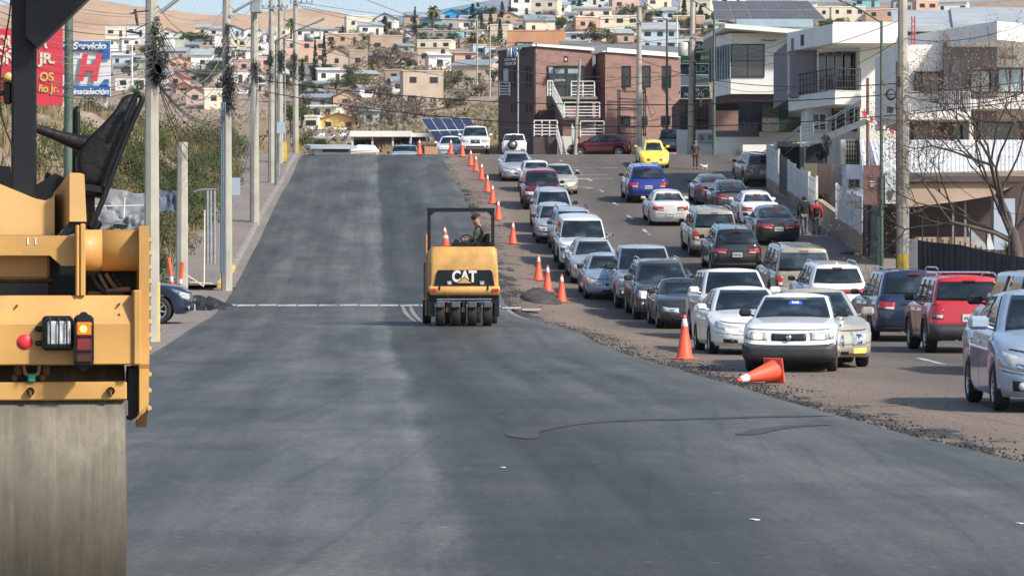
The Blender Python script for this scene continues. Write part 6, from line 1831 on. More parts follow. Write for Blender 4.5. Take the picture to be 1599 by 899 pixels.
for (A_, B_, nn) in ((Pa,Pb,13),(Pb,Pc,10)):
    for k in range(nn+1):
        p_ = A_.lerp(B_, k/nn); mb.tube([p_+Vector((0,0,zb0)), p_+Vector((0,0,zb0+ht))], .022, 4)
    for z_ in (.12, .45, .75, ht): mb.tube([A_+Vector((0,0,zb0+z_)), B_+Vector((0,0,zb0+z_))], .018 if z_ < ht else .03, 4)
mb.build('balcony_railing', MATS['rail_dark'], w2)
pbox('lower_wall', D2+2.6, 1260, 1345, 160, 262, 3, 'wall_white', w2)
window(D2+2.5, 1268, 1290, 176, 205, w2, nx=2, fw=.09, frame='rail_white'); window(D2+2.5, 1300, 1320, 166, 205, w2, glass='glass_dark', nx=2, fw=.08); pbox('poster', D2+2.45, 1302, 1320, 166, 174, .05, 'wall_orange', w2)
window(D2+2.5, 1328, 1342, 168, 205, w2, nx=1, fw=.08)
pbox('dark_opening', D2+2.4, 1259, 1284, 224, 255, .3, 'dark_frame', w2); pbox('pillar', D2+1.0, 1313, 1320, 218, 262, .6, 'wall_white', w2)
g_ = window(D2+1.4, 1321, 1345, 218, 262, w2, nx=6, ny=6, fw=.06, frame='wall_grey')
# stairs to the right
mb = MB()
for k in range(13):
    t = k/12; x = 1256+t*92; y = 222-t*36; mb.box(WX(x,D2-2), WX(x+9.5,D2-2), D2-2, D2-.4, WZ(y+6.5,D2-2), WZ(y,D2-2))
mb.prism([(WX(1235,D2-1.8), WZ(224,D2-1.8)), (WX(1275,D2-1.8), WZ(225,D2-1.8)), (WX(1350,D2-1.8), WZ(196,D2-1.8)), (WX(1350,D2-1.8), WZ(188,D2-1.8)), (WX(1262,D2-1.8), WZ(221,D2-1.8))], 'y', D2-2.04, D2-1.9)
mb.build('stair_flight', MATS['wall_white'], w2)
mb = MB()
P_ = [(1158,256),(1216,224),(1250,197),(1290,188),(1345,157)]
DR = lambda x: D2-2.2+max(0,(1250-x))*.24
for dz in (0, 3.5): mb.tube([at(x,y+dz,DR(x)) for x,y in P_], .035, 5)
for (x,y) in ((1180,244),(1216,224),(1250,197),(1270,193),(1290,188),(1305,179),(1320,171),(1334,163)): mb.tube([at(x,y,DR(x)),at(x,y+32,DR(x))], .035, 5)
for off in (9, 17, 24): mb.tube([at(x,y+off,DR(x)) for x,y in P_], .014, 4)
mb.build('stair_handrail', mat('steel_rail', (.45,.47,.48), .35, metal=.6), w2)
pbox('ramp_wall', 166, 1160, 1250, 226, 262, .3, 'wall_white', w2)
# --- third white building at the right edge
w3 = building('white_building', (WX(1500,126),126,4), 'white modern building with a deep roof overhang behind the bare tree')
D3 = 126
pplan('roof_fascia', [(1400,131),(1557,D3-3.4),(1680,D3+1),(1680,140),(1400,140)], WZ(72,D3), WZ(44,D3), 'wall_white', w3)
pbox('white_wall', D3+1, 1402, 1474, 70, 190, 8, 'wall_white', w3); pbox('grey_wall', D3+.6, 1474, 1557, 66, 190, 8, 'wall_grey', w3); pbox('white_wall', D3+.9, 1557, 1680, 66, 190, 8, 'wall_white', w3)
for (x0,x1,y0,y1,nx_,gl_) in ((1429,1437,112,146,1,'glass_dark'),(1439,1466,112,146,2,'glass_brown'),(1470,1486,110,146,2,'glass_dark'),(1515,1546,109,146,2,'glass_sky'),(1546,1555,109,146,1,'glass_dark'),(1558,1596,106,146,2,'glass_sky')):
    window(D3+.5 if 1474 <= x0 < 1557 else D3+.85, x0, x1, y0, y1, w3, nx=nx_, fw=.08, glass=gl_)
pbox('balcony_slab', D3-1.2, 1416, 1516, 174, 187, 2.4, 'wall_white', w3); pbox('balcony_front', D3-1.1, 1516, 1680, 155, 170, 2.3, 'wall_white', w3)
rail(D3-1.1, ((1418,174),(1515,174)), .85, w3, m='rail_white', bars=2, posts=30, r=.018)
rail(D3-1.1, ((1518,155),(1640,155)), .3, w3, m='rail_dark', bars=2, posts=8, r=.02)
pbox('lower_wall', D3+.7, 1405, 1680, 190, 240, .4, 'wall_charcoal', w3)
for (x0,x1) in ((1428,1462),(1490,1512),(1530,1590)): window(D3+.6, x0, x1, 192, 225, w3, nx=3, fw=.1, frame='wall_grey')
pbox('pillar', D3-.8, 1514, 1520, 187, 240, .3, 'wall_offwhite', w3); pbox('house_sign', D3+.8, 1564, 1588, 87, 92, .06, 'wall_tan', w3)
# red steel mast and roof posts
# --- solar roofs
def solar(name, label, quad, nx_, ny_, cat='solar panels', legs=True, dark=(.012,.02,.06), frame='rail_white'):
    # quad: four (x,y,D): top-left, top-right, bottom-right, bottom-left
    P_ = [at(*q) for q in quad]
    o = building(name, (P_[3].x, P_[3].y, P_[3].z), label, cat)
    mt = mat('solar_cells_'+('dark' if dark[0] < .02 else 'grey'), dark, .25 if dark[0] < .02 else .7, noise=.2, nscale=1, coat=.3 if dark[0] < .02 else 0)
    nr = (P_[1]-P_[0]).cross(P_[3]-P_[0]).normalized()
    if nr.y > 0: nr = -nr
    def pt(u, v): return P_[0].lerp(P_[1], u).lerp(P_[3].lerp(P_[2], u), v)
    for i in range(nx_):
        for j in range(ny_):
            g = .035/nx_*3; u0, u1 = i/nx_+g/3, (i+1)/nx_-g/3; v0, v1 = j/ny_+.02, (j+1)/ny_-.02
            c_ = [pt(u0,v0),pt(u1,v0),pt(u1,v1),pt(u0,v1)]; mb = MB(); mb.add([q+nr*.03 for q in c_]+[q-nr*.01 for q in c_], [(0,1,2,3),(0,4,5,1),(1,5,6,2),(2,6,7,3),(3,7,4,0)]); mb.build('solar_panel', mt, o)
    mb = MB(); c_ = [pt(0,0),pt(1,0),pt(1,1),pt(0,1)]; mb.add([q+nr*.004 for q in c_]+[q-nr*.06 for q in c_], [(0,1,2,3),(7,6,5,4),(0,4,5,1),(1,5,6,2),(2,6,7,3),(3,7,4,0)]); mb.build('frame', MATS[frame], o)
    if legs:
        mb = MB()
        for u in (.1,.5,.9):
            for v in (.1,.85):
                p_ = pt(u, v); gz = G(p_.x, p_.y); mb.tube([p_, Vector((p_.x, p_.y, min(gz, p_.z-.5)))], .06, 6)
        mb.build('support_leg', MATS['wall_grey'], o)
    return o
solar('solar_array', 'big tilted dark blue solar array beyond the crest behind the white pickup', [(657,185,268),(734,184,268),(757,222,261),(683,224,261)], 5, 2)
solar('solar_array', 'small low pair of solar panels left of the big array', [(625,217,262),(652,217,262),(655,236,258),(630,236,258)], 2, 1)
solar('solar_roof', 'long grey solar roof above the corner window building', [(1112,2,215),(1262,2,215),(1290,31,196),(1118,31,196)], 6, 2, legs=False, dark=(.085,.09,.10), frame='wall_grey')
# --- house between: dark roof behind
# --- things along the right pavement
def along(name, label, cat, D0_, D1_, off, zlo, zhi, th, m, kind='solid', group=None, pitch=.12):
    X0, X1 = lerp_tab(WALLX, D0_)+off, lerp_tab(WALLX, D1_)+off
    g0_, g1_ = G(X0, D0_)+.13, G(X1, D1_)+.13
    o = building(name, ((X0+X1)/2, (D0_+D1_)/2, min(g0_,g1_)), label, cat, group)
    def wallpiece(nm, a, b_, lo, hi, t, mm):
        mb = MB(); vs = []
        for tt in (a, b_):
            x = X0+(X1-X0)*tt; y = D0_+(D1_-D0_)*tt; g = g0_+(g1_-g0_)*tt
            for (dx, z_) in ((0,g+lo),(t,g+lo),(t,g+hi),(0,g+hi)): vs.append((x+dx, y, z_))
        mb.add(vs, [(0,1,2,3),(4,7,6,5),(0,4,5,1),(1,5,6,2),(2,6,7,3),(3,7,4,0)]); return mb.build(nm, MATS[mm], o)
    if kind == 'solid': wallpiece('wall', 0, 1, zlo, zhi, th, m)
    if kind == 'slat':
        wallpiece('base_wall', 0, 1, -.3, zlo-.02, .22, 'wall_tan' if m == 'rail_white' else 'concrete_block')
        L_ = abs(D1_-D0_); npan = max(1, int(L_/2.4))
        for k in range(npan):
            a, b_ = k/npan+.012, (k+1)/npan-.012
            mb = MB(); ns = int((b_-a)*L_/pitch)
            for s_ in range(ns):
                ta = a+(b_-a)*s_/ns; tb = a+(b_-a)*(s_+.8)/ns; x = X0+(X1-X0)*ta; y0_ = D0_+(D1_-D0_)*ta; y1_ = D0_+(D1_-D0_)*tb; g = g0_+(g1_-g0_)*ta; stp = .0 if k % 2 == 0 else .12
                mb.box(x+.03, x+.06, min(y0_,y1_), max(y0_,y1_), g+zlo, g+zhi-stp)
            for z_ in (zlo+.1, (zlo+zhi)/2, zhi-.2):
                x0_, x1_ = X0+(X1-X0)*a, X0+(X1-X0)*b_; mb.tube([(x0_+.02, D0_+(D1_-D0_)*a, g0_+(g1_-g0_)*a+z_),(x1_+.02, D0_+(D1_-D0_)*b_, g0_+(g1_-g0_)*b_+z_)], .035, 4)
            mb.build('slat_panel', MATS[m], o)
        for k in range(npan+1):
            t = k/npan; x = X0+(X1-X0)*t; g = g0_+(g1_-g0_)*t; mb = MB(); mb.cbox((x+.05, D0_+(D1_-D0_)*t, g+(zlo+zhi)/2), (.1,.1,zhi-zlo+.1)); mb.build('post', MATS[m], o)
    return o
along('slatted_fence', 'short white slatted fence panel nearest the crossroad on the right', 'fence', 148.6, 142.8, 0, .5, 2.25, .1, 'rail_white', 'slat')
along('iron_gate', 'narrow dark iron gate between the two upper white fences', 'gate', 142.5, 138.6, .05, .15, 2.0, .1, 'iron_green', 'slat', pitch=.2)
along('slatted_fence', 'middle white slatted fence panels behind the person in black', 'fence', 138.3, 126.6, 0, .5, 1.95, .1, 'rail_white', 'slat')
along('boundary_wall', 'low tan plastered wall beside the two walking people', 'wall', 126.4, 119.7, .02, -.3, 1.0, .25, 'wall_tan')
along('slatted_fence', 'lowest white slatted fence standing on a tan wall downhill of the two people', 'fence', 119.5, 112.0, 0, .8, 2.2, .1, 'rail_white', 'slat')
along('sheet_metal_fence', 'dark green corrugated sheet fence below the faded banner', 'fence', 111.6, 107.6, .1, -.2, 2.1, .12, 'iron_green', 'slat', pitch=.22)
def wallthing(name, label, cat, D, x0, x1, y0, y1, dep, m, wins=()):
    o = building(name, (WX((x0+x1)/2,D), D, WZ(y1,D)), label, cat); pbox('wall', D, x0, x1, y0, y1, dep, m, o)
    for w_ in wins: window(D-.03, *w_, o, fw=.06)
    return o
wallthing('garden_wall', 'pale yellow yard wall behind the middle white fence', 'wall', 137, 1256, 1278, 255, 300, .3, 'wall_yellow_pale')
wallthing('garden_wall', 'salmon orange yard wall right of the pale yellow one', 'wall', 131, 1277, 1299, 256, 345, .3, 'wall_peach')
wallthing('garden_wall', 'grey concrete block wall between the salmon wall and the pale blue wall', 'wall', 129, 1299, 1324, 257, 345, .3, 'concrete_block')
wallthing('small_house', 'pale blue wall of a small house with two narrow windows', 'house', 127, 1322, 1348, 257, 345, 3, 'wall_blue_pale', ((1327,1332,280,294),(1336,1341,280,294)))
# stone gateway
gw = building('gateway', (WX(1235,146),146,5), 'concrete gateway with ornate iron grille above the white fences', 'gate')
pbox('lintel', 146, 1214, 1256, 221, 229, .4, 'concrete_block', gw); pbox('jamb', 146, 1249, 1256, 229, 268, .4, 'concrete_block', gw); pbox('jamb', 146.5, 1209, 1215, 222, 300, .4, 'wall_white', gw)
mb = MB()
for ix in range(6):
    for iy in range(5):
        cx1, cy1 = 1219+ix*5.4, 233+iy*6.2
        mb.tube([(WX(cx1+2.3*math.cos(a),146.1),146.15,WZ(cy1+2.6*math.sin(a),146.1)) for a in [2*PI*k/8 for k in range(9)]], .022, 4, cap=False)
for x in range(1216,1250,5): mb.tube([(WX(x,146.1),146.1,WZ(229,146.1)),(WX(x,146.1),146.1,WZ(262,146.1))], .018, 4)
mb.build('iron_grille', MATS['iron_green'], gw); pbox('back_panel', 146.35, 1215, 1249, 229, 264, .05, 'wall_charcoal', gw)
# shed with white corrugated roof and tan awning
sh = building('roadside_stall', (WX(1470,112),112,2), 'roadside stall with a white corrugated roof and tan hanging awning', 'stall')
mb = MB(); n_ = 90; Dn, Df = 108.5, 117
for k in range(n_+1):
    t = k/n_; x = 1342+t*290; ph = (k % 2)*.025
    mb.v.append((WX(x if t > .1 else x+14,Dn), Dn+(1.5 if t < .05 else 0), WZ(272-t*6,Dn)+ph)); mb.v.append((WX(x,Df), Df, WZ(219,Df)+ph))
for k in range(n_): mb.f.append((2*k,2*k+2,2*k+3,2*k+1)); mb.m.append(0); mb.sm.append(False)
ro = mb.build('corrugated_roof', mat('roof_white', (.60,.60,.60), .5, noise=.18, nscale=.8), sh)
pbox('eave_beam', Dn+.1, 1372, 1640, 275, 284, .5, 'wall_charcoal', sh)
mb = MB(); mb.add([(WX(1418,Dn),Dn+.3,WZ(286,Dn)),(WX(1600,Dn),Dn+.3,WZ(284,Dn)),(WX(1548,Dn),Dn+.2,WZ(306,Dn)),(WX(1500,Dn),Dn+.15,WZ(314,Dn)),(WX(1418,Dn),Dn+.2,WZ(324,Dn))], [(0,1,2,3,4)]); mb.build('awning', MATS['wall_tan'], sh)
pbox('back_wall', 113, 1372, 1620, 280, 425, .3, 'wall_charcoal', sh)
for x in (1487,1506,1548): pbox('post', Dn+.6, x, x+3, 284, 400, .1, 'wall_grey', sh)
pbox('counter', Dn+1, 1430, 1545, 370, 430, .6, 'wall_tan', sh)
pbox('panel', Dn+.5, 1552, 1585, 310, 390, .1, 'wall_blue_pale', sh)
bn = building('banner', (WX(1362,107.4),107.4,4), 'faded reddish banner hanging on the stall corner', 'banner'); pbox('cloth', 107.4, 1348, 1376, 258, 320, .03, 'wall_tan_red', bn) if False else None
mat('banner_maroon', (.16,.08,.08), .8, noise=.25, nscale=1.5); mat('banner_white', (.45,.50,.52), .8, noise=.15, nscale=2)
pbox('cloth', 107.4, 1348, 1376, 258, 320, .03, 'banner_maroon', bn)
for (y,w_) in ((283,8),(287,10),(290,6)): pbox('print', 107.36, 1362-w_/2, 1362+w_/2, y, y+1.6, .02, 'banner_white', bn)
b3 = building('banner', (WX(1390,107.2),107.2,4), 'white banner with a dark emblem right of the reddish banner', 'banner'); pbox('cloth', 107.2, 1382, 1401, 266, 318, .03, 'banner_white', b3)
mb = MB(); mb.prism([(WX(1386,107.1),WZ(300,107.1)),(WX(1388,107.1),WZ(296,107.1)),(WX(1391,107.1),WZ(299,107.1)),(WX(1394,107.1),WZ(296,107.1)),(WX(1396,107.1),WZ(300,107.1)),(WX(1391.5,107.1),WZ(313,107.1))], 'y', 107.14, 107.18); mb.build('emblem', MATS['wall_charcoal'], b3)
# dark screen fence at far right, mesh with posts
fo_ = building('screen_fence', (WX(1500,98),98,1), 'dark grey screened fence with thin posts under the bare tree', 'fence')
PA, PB_ = (1418,366,104,440), (1640,418,93,470)
mb = MB(); vs = []
P1 = [(1418,372,104),(1455,378,102),(1499,382,100),(1540,392,97),(1599,402,94),(1660,412,91)]
Q = [at(x,y,D) for x,y,D in P1]
for q in Q: vs += [q, Vector((q.x,q.y,G(q.x,q.y)-.2))]
mb.add(vs, [(2*i,2*i+2,2*i+3,2*i+1) for i in range(len(Q)-1)]); mb.add([v+Vector((0,.03,0)) for v in vs], [(2*i,2*i+1,2*i+3,2*i+2) for i in range(len(Q)-1)]); mb.build('screen', mat('screen_dark', (.05,.052,.058), .85, noise=.35, nscale=1.2), fo_)
for i in range(26):
    t = i/25*(len(Q)-1); k = min(int(t), len(Q)-2); q = Q[k].lerp(Q[k+1], t-k); mb = MB(); mb.tube([Vector((q.x,q.y-.05,G(q.x,q.y)-.1)), q+Vector((0,-.05,.12 if i % 3 else .9))], .025, 5); mb.build('post', MATS['rail_dark'], fo_)
# patio cloth, crates etc. near x 1515-1550
um = building('closed_parasol', (WX(1530,101),101,1), 'folded white sun shade leaning behind the dark fence', 'parasol')
mb = MB(); mb.add([at(1511,353,101.5),at(1540,382,101),at(1536,389,101),at(1520,384,101.2),at(1511,353,101.8)], [(0,1,2,3)]); mb.add([at(1545,362,101),at(1553,390,101),at(1537,389,101)], [(0,1,2)]); mb.build('cloth', MATS['rail_white'], um)
mb = MB(); mb.tube([at(1540,350,101.2), at(1545,400,101.2)], .03, 6); mb.build('pole', MATS['wall_grey'], um)
# electrical cabinets beside the concrete pole
cbt = building('utility_cabinet', (WX(1425,100),100,1), 'tall grey utility cabinet beside the pole with the yellow base', 'cabinet')
pbox('cabinet_body', 100.4, 1417, 1433, 373, 425, .5, 'wall_grey', cbt); pbox('door', 100.36, 1419, 1431, 377, 420, .03, 'roof_grey', cbt)
# orange brick block barrier on the crest
bk = building('brick_block', (WX(673,176),176,8.6), 'low orange brick block on the crest left of the white sedan', 'block'); pbox('block', 176, 663, 683, 229, 246, .6, 'wall_orange', bk)
bk = building('brick_block', (WX(741,178),178,8.9), 'small orange block under the nose of the white pickup', 'block'); pbox('block', 174.5, 732, 750, 240, 244, .3, 'wall_orange', bk)
cp = building('carport', (WX(610,262),262,12), 'long low carport with a white roof edge beyond the crest', 'carport')
pbox('roof', 260, 546, 642, 204.5, 213.5, 9, 'wall_white', cp); pbox('roof', 261, 640, 668, 208, 214, 9, 'wall_white', cp)
pbox('back_wall', 266, 580, 615, 212, 245, .3, 'wall_offwhite', cp); pbox('back_wall', 267, 552, 640, 214, 245, .2, 'wall_charcoal', cp)
for x in (549, 580, 612, 640, 665): pbox('post', 260.3, x, x+3, 213.5, 248, .15, 'wall_offwhite', cp)
wt = building('white_tent', (WX(565,240),240,11), 'low white canopy roof just beyond the crest', 'canopy')
mb = MB(); mb.add([at(534,236,240),at(560,226,243),at(592,235,240),at(592,238,240),at(534,239,240)], [(0,1,2,3,4)]); mb.add([at(534,236,240),at(560,226,243),at(585,227,247),at(592,235,240)], [(0,1,2,3)]); mb.build('roof', MATS['wall_white'], wt)
for x in (538, 562, 588): pbox('post', 240.2, x, x+2, 237, 250, .1, 'wall_white', wt)
# ---------------- poles, lamps and cables ----------------
mat('pole_concrete', (.36,.34,.29), .85, noise=.2, nscale=1.2, wear=(.22,.20,.18,.62))
mat('pole_wood', (.14,.09,.07), .85, noise=.35, nscale=1.5)
mat('pole_green', (.075,.115,.085), .6, noise=.25, nscale=2)
mat('pole_rust', (.16,.085,.06), .7, noise=.3, nscale=2)
mat('cable_black', (.02,.02,.022), .7); mat('cable_grey', (.16,.17,.18), .7)
mat('insulator', (.12,.10,.09), .4); mat('galv', (.34,.37,.39), .45, metal=.5, noise=.2)
mat('transformer_grey', (.48,.50,.46), .5, noise=.12, nscale=2)
mat('yellow_paint', (.62,.40,.05), .7, noise=.25, nscale=3)
def pole(x, ytop, D, r0, r1, label, m='pole_concrete', n=8, base=None, lean=0.0, ybase=None, arms=(), name='utility_pole', group=None, yellow=0.0, pin=True):
    X = WX(x, D); g = G(X, D); z1 = WZ(ytop, D)
    if ybase is not None: g = WZ(ybase, D)
    o = building(name, (X, D, g), label, 'utility pole' if name == 'utility_pole' else 'street lamp', group)
    mb = MB(); H = z1-g
    mb.tube([(X, D, g-.3),(X+lean*.5, D, g+H*.5),(X+lean, D, z1)], [r0, (r0+r1)/2, r1], n, smooth=n > 8); mb.build('pole_shaft', MATS[m], o)
    if yellow: mb = MB(); mb.tube([(X,D,g-.1),(X,D,g+yellow)], [r0+.012]*2, n, smooth=False); mb.build('painted_base', MATS['yellow_paint'], o)
    for (ya, xl, xr, dy) in arms:
        z = WZ(ya, D); mb = MB(); mb.cbox((X+(xl+xr)/2*D/F, D-r1-.05, z), ((xr-xl)*D/F, .06, .07)); a_ = mb.build('crossarm', MATS['galv'], o)
        nn = max(2, int((xr-xl)/6))
        for k in range(nn):
            xx = X+(xl+(xr-xl)*(k+.1)/(nn-.8))*D/F; mb = MB(); mb.lathe([(0,.0),(.03,0),(.03,.03),(.05,.04),(.03,.07),(.045,.08),(.02,.12),(0,.13)], 8, Matrix.Translation((xx, D-r1-.05, z+.055))); mb.build('insulator', MATS['insulator'], a_)
    return o
PG = 'concrete utility poles along the left pavement'
p1 = pole(237, -40, 66, .185, .14, 'thick concrete pole nearest the camera, just right of the big roller seat')
p2 = pole(354, -40, 95, .19, .13, 'concrete pole wrapped in a big tangle of cables, second from the camera on the left')
p3 = pole(397.5, -30, 126, .21, .15, 'concrete pole with a grey box near its top, third on the left')
p4 = pole(424, -30, 152, .19, .13, 'concrete pole fourth on the left, beside the tall green lamp post', arms=((14,-14,14,0),))
p5 = pole(437.5, -30, 165, .19, .12, 'concrete pole fifth on the left with a transformer cluster', arms=((13,-12,12,0),))
p6 = pole(461.5, -20, 175, .20, .13, 'concrete pole at the crest on the left, furthest of the row', arms=((6,-8,27,0),))
pole(283.5, 222, 88, .20, .16, 'short broken concrete stub pole between the two big poles', lean=.03)
pole(998, 12, 205, .22, .17, 'concrete pole standing before the brick building', ybase=248, arms=((36,-10,12,0),))
pole(898, 92, 205, .12, .09, 'short leaning pale concrete pole before the brick stairs', ybase=238, lean=.35)
pole(1077, -30, 181, .19, .15, 'leaning concrete pole with a transformer by the low white wall', ybase=268, lean=.22, arms=((58,-16,14,0),(96,-10,10,0)))
pole(1082.5, -30, 181.4, .15, .13, 'brown wooden pole touching the leaning concrete pole', 'pole_wood', ybase=266, lean=.05, n=10)
pole(809, 86, 206, .055, .055, 'thin grey service pole against the charcoal wall', 'galv', ybase=240, n=8)
pole(1409.5, -30, 99, .185, .16, 'thick concrete pole with a yellow painted base on the right pavement', yellow=1.25, arms=())
pole(1401, 96, 100.4, .05, .05, 'old thin wooden pole touching the thick yellow-based pole', 'pole_wood', n=8)
pole(1417.5, 96, 100.4, .05, .05, 'thin steel conduit pole right of the thick yellow-based pole', 'galv', n=8)
pole(1328+27, 122, 110, .07, .06, 'red and grey pole tied with ribbons behind the fence', 'pole_rust', n=8)
pole(745, 30, 480, .16, .12, 'distant pale pole on the hillside left of the brick building', ybase=130, n=6)
pole(765, 55, 420, .16, .12, 'distant white pole just left of the charcoal wall', ybase=150, n=6)
pole(1057, 25, 330, .10, .08, 'thin white pole behind the brick building roof', 'rail_white', ybase=90, n=6)
pole(206, 70, 420, .2, .15, 'thin white mast by the tree below the tan hill', 'rail_white', ybase=130, n=6)
# street lamps
def lamp(x, ytop, D, r0, label, arm, m='pole_green', ybase=None, split=None, name='street_lamp'):
    o = pole(x, ytop, D, r0, r0*.62, label, m, n=10, name=name, ybase=ybase)
    X = WX(x, D)
    if arm:
        (xe, ye) = arm; mb = MB(); A = at(x, ytop+3, D); B = at(xe, ye, D); mb.tube([A, A.lerp(B,.5)+Vector((0,0,.05)), B], .035, 6); mb.build('lamp_arm', MATS[m], o)
        hd = MB(); d = (B-A).normalized(); hd.cbox(B+d*.25, (.62,.2,.11), (0, -math.atan2(d.z, d.x), 0), bev=.03); h_ = hd.build('lamp_head', MATS['galv'], o)
    return o
lamp(1376.5, 33, 104, .08, 'green and rusty street lamp post with a long arm reaching left', (1316, 2))
lamp(1115, 18, 172, .11, 'green lamp post in front of the corner glazing', (1088,4), ybase=276)
lamp(1041.5, 30, 214, .12, 'green lamp post before the right half of the brick wall', (1012,8), ybase=236)
lamp(107.5, 2, 60, .135, 'thick green lamp post standing in front of the billboards', (128,-14))
lamp(430.5, 62, 150, .07, 'slim green lamp post with an arm among the left poles', (492,36))
o = lamp(445, 8, 170, .05, 'slim lamp post between the far left poles', (436,2), 'galv')
# transformers and boxes
def attach(parent_pole, mb, name, m): return mb.build(name, MATS[m], parent_pole)
tp = [o for o in COL.objects if o.get('label','').startswith('leaning concrete pole with a transformer')][0]
mb = MB(); mb.lathe([(0,0),(.30,0),(.32,.03),(.32,.80),(.27,.86),(0,.88)], 20, Matrix.Translation((WX(1067,180.3),180.5,WZ(88,180.5)))); mb.build('transformer_tank', MATS['transformer_grey'], tp)
mb = MB(); mb.cbox(((WX(1090,181)), 181, WZ(90,181)), (.3,.3,.5), bev=.05); mb.tube([(WX(1062,181),181,WZ(104,181)),(WX(1092,181),181,WZ(101,181))], .06, 6); mb.build('pole_hardware', MATS['cable_black'], tp)
mb = MB(); mb.cbox((WX(400,125.6),125.6,WZ(10,125.6)), (.50,.35,.62), bev=.05); mb.build('grey_box', MATS['galv'], p3)
mb = MB(); mb.lathe([(0,0),(.24,0),(.26,.5),(.2,.56),(0,.57)], 16, Matrix.Translation((WX(476,176),175.6,WZ(60,176))) @ Euler((0,R(90),0)).to_matrix().to_4x4()); mb.build('lamp_drum', MATS['galv'], p6)
# diagonal strut arms to the right at the pole tops
for (pp, x0, y0, x1, y1, D) in ((p1,250,20,292,-12,65.8),(p2,363,20,398,0,94.8)):
    mb = MB(); mb.tube([at(x0,y0,D), at(x1,y1,D)], .045, 8); mb.build('strut_arm', MATS['galv'], pp)
# hanging switch gear left of the first pole
mb = MB(); mb.tube([at(203,22,65.5), at(215,19,65.6), at(232,17,65.7)], .02, 6); mb.tube([at(211,15,65.5), at(213,28,65.5), at(215,40,65.5)], .035, 6); mb.tube([at(198,49,65.5), at(222,53,65.5)], .03, 6); mb.tube([at(211,47,65.5),at(232,36,65.6)], .012, 5); mb.build('fuse_gear', MATS['cable_black'], p1)
def tangle(pp, x, y0, y1, D, w_, n_, seed, label):
    r = random.Random(seed); mb = MB()
    for k in range(n_):
        y = r.uniform(y0, y1); a = r.uniform(0, 6.3); pts = []
        for j in range(7):
            pts.append(at(x+r.gauss(0, w_), y+r.gauss(0, w_*1.2), D-.2+r.uniform(-.1,.1)))
        mb.tube(pts, r.uniform(.005,.012), 4)
    for k in range(n_//9):
        y = r.uniform(y0, y1); xx = x+r.gauss(0, w_*.8)
        mb.cbox(at(xx, y, D-.25), (r.uniform(.06,.13), .1, r.uniform(.08,.25)), (0, r.uniform(-.4,.4), 0))
    return mb.build(label, [MATS['cable_black']], pp)
tangle(p1, 246, 85, 125, 66, 8, 60, 1, 'cable_tangle'); tangle(p1, 243, 30, 85, 66, 4, 16, 7, 'cable_tangle')
tangle(p2, 358, 105, 170, 95, 7.5, 60, 2, 'cable_tangle'); tangle(p2, 356, 40, 100, 95, 3.5, 20, 8, 'cable_tangle')
tangle(p3, 398, 95, 128, 126, 5, 30, 3, 'cable_tangle'); tangle(p4, 422, 82, 128, 152, 4, 30, 4, 'cable_tangle'); tangle(p5, 439, 80, 110, 165, 4.5, 34, 5, 'cable_tangle'); tangle(p6, 460, 85, 125, 175, 3.5, 30, 6, 'cable_tangle')
pr_ = [o for o in COL.objects if o.get('label','').startswith('thick concrete pole with a yellow')][0]
mb = MB(); c = at(1391,148,98.5)
for k in range(7): mb.tube([c+Vector((.17*math.cos(a)*(1-k*.03), -.03*k+.02*math.sin(3*a), .19*math.sin(a)*(1-k*.03))) for a in [2*PI*j/16 for j in range(17)]], .016, 5, cap=False)
mb.build('cable_coil', MATS['cable_black'], pr_)
mb = MB(); mb.cbox(at(1403,128,98.6), (.12,.1,.35)); mb.cbox(at(1390,172,98.6), (.2,.15,.2)); mb.build('junction_box', MATS['cable_black'], pr_)
# blue conduits up pole two
for k, dx in enumerate((-9,-6.5,-3.5)):
    mb = MB(); mb.tube([at(354+dx,426,94.6), at(354+dx+1.0,160,94.6)], .03, 6); mb.build('conduit', mat('conduit_blue', (.10,.15,.19), .6), p2)
for k, dx in enumerate((-21,-16)):
    pass
ctr = [0]
def wire(a, b_, sag, r=.016, m='cable_black', label=None, group='overhead cables', seg=14):
    A, B = at(*a), at(*b_); mb = MB(); pts = []
    for k in range(seg+1):
        t = k/seg; p_ = A.lerp(B, t); p_.z -= sag*4*t*(1-t)*1.0; pts.append(p_)
    mb.tube(pts, r, 5, cap=False)
    o = mb.build('overhead_cable', MATS[m]); tag(o, label, 'cable', group)
WL = 'thin dark cable strung between the poles on the left'
rw = random.Random(3)
# fan of cables from beyond the left edge to pole one, pole to pole bundles
for k in range(16):
    y0 = -30+k*9+rw.uniform(-3,3); y1 = 22+k*7.2+rw.uniform(-3,3)
    wire((-30, y0, 52), (239, y1, 65.8), .15+.12*rw.random()+.02*k, rw.choice([.004,.006,.008]), rw.choice(['cable_black','cable_grey']), 'cable fanning from the left edge of the picture to the nearest concrete pole', 'cables left of the nearest pole')
for (pa, pb, n_, ys0, ys1) in (((243,66),(354,95),13,(10,118),(8,160)),((356,95),(398,126),11,(8,150),(5,130)),((398,126),(424,152),9,(5,120),(0,120)),((424,152),(438,165),7,(0,110),(5,115)),((438,165),(462,175),8,(5,115),(5,120))):
    for k in range(n_):
        t = k/(n_-1)
        wire((pa[0]+3, ys0[0]+(ys0[1]-ys0[0])*t+rw.uniform(-3,3), pa[1]-.2), (pb[0]-2, ys1[0]+(ys1[1]-ys1[0])*t+rw.uniform(-3,3), pb[1]-.2), rw.uniform(.25,1.3), rw.choice([.006,.009,.013]), rw.choice(['cable_black','cable_black','cable_grey']), 'sagging cable between two neighbouring poles of the left row', 'cables between the left poles')
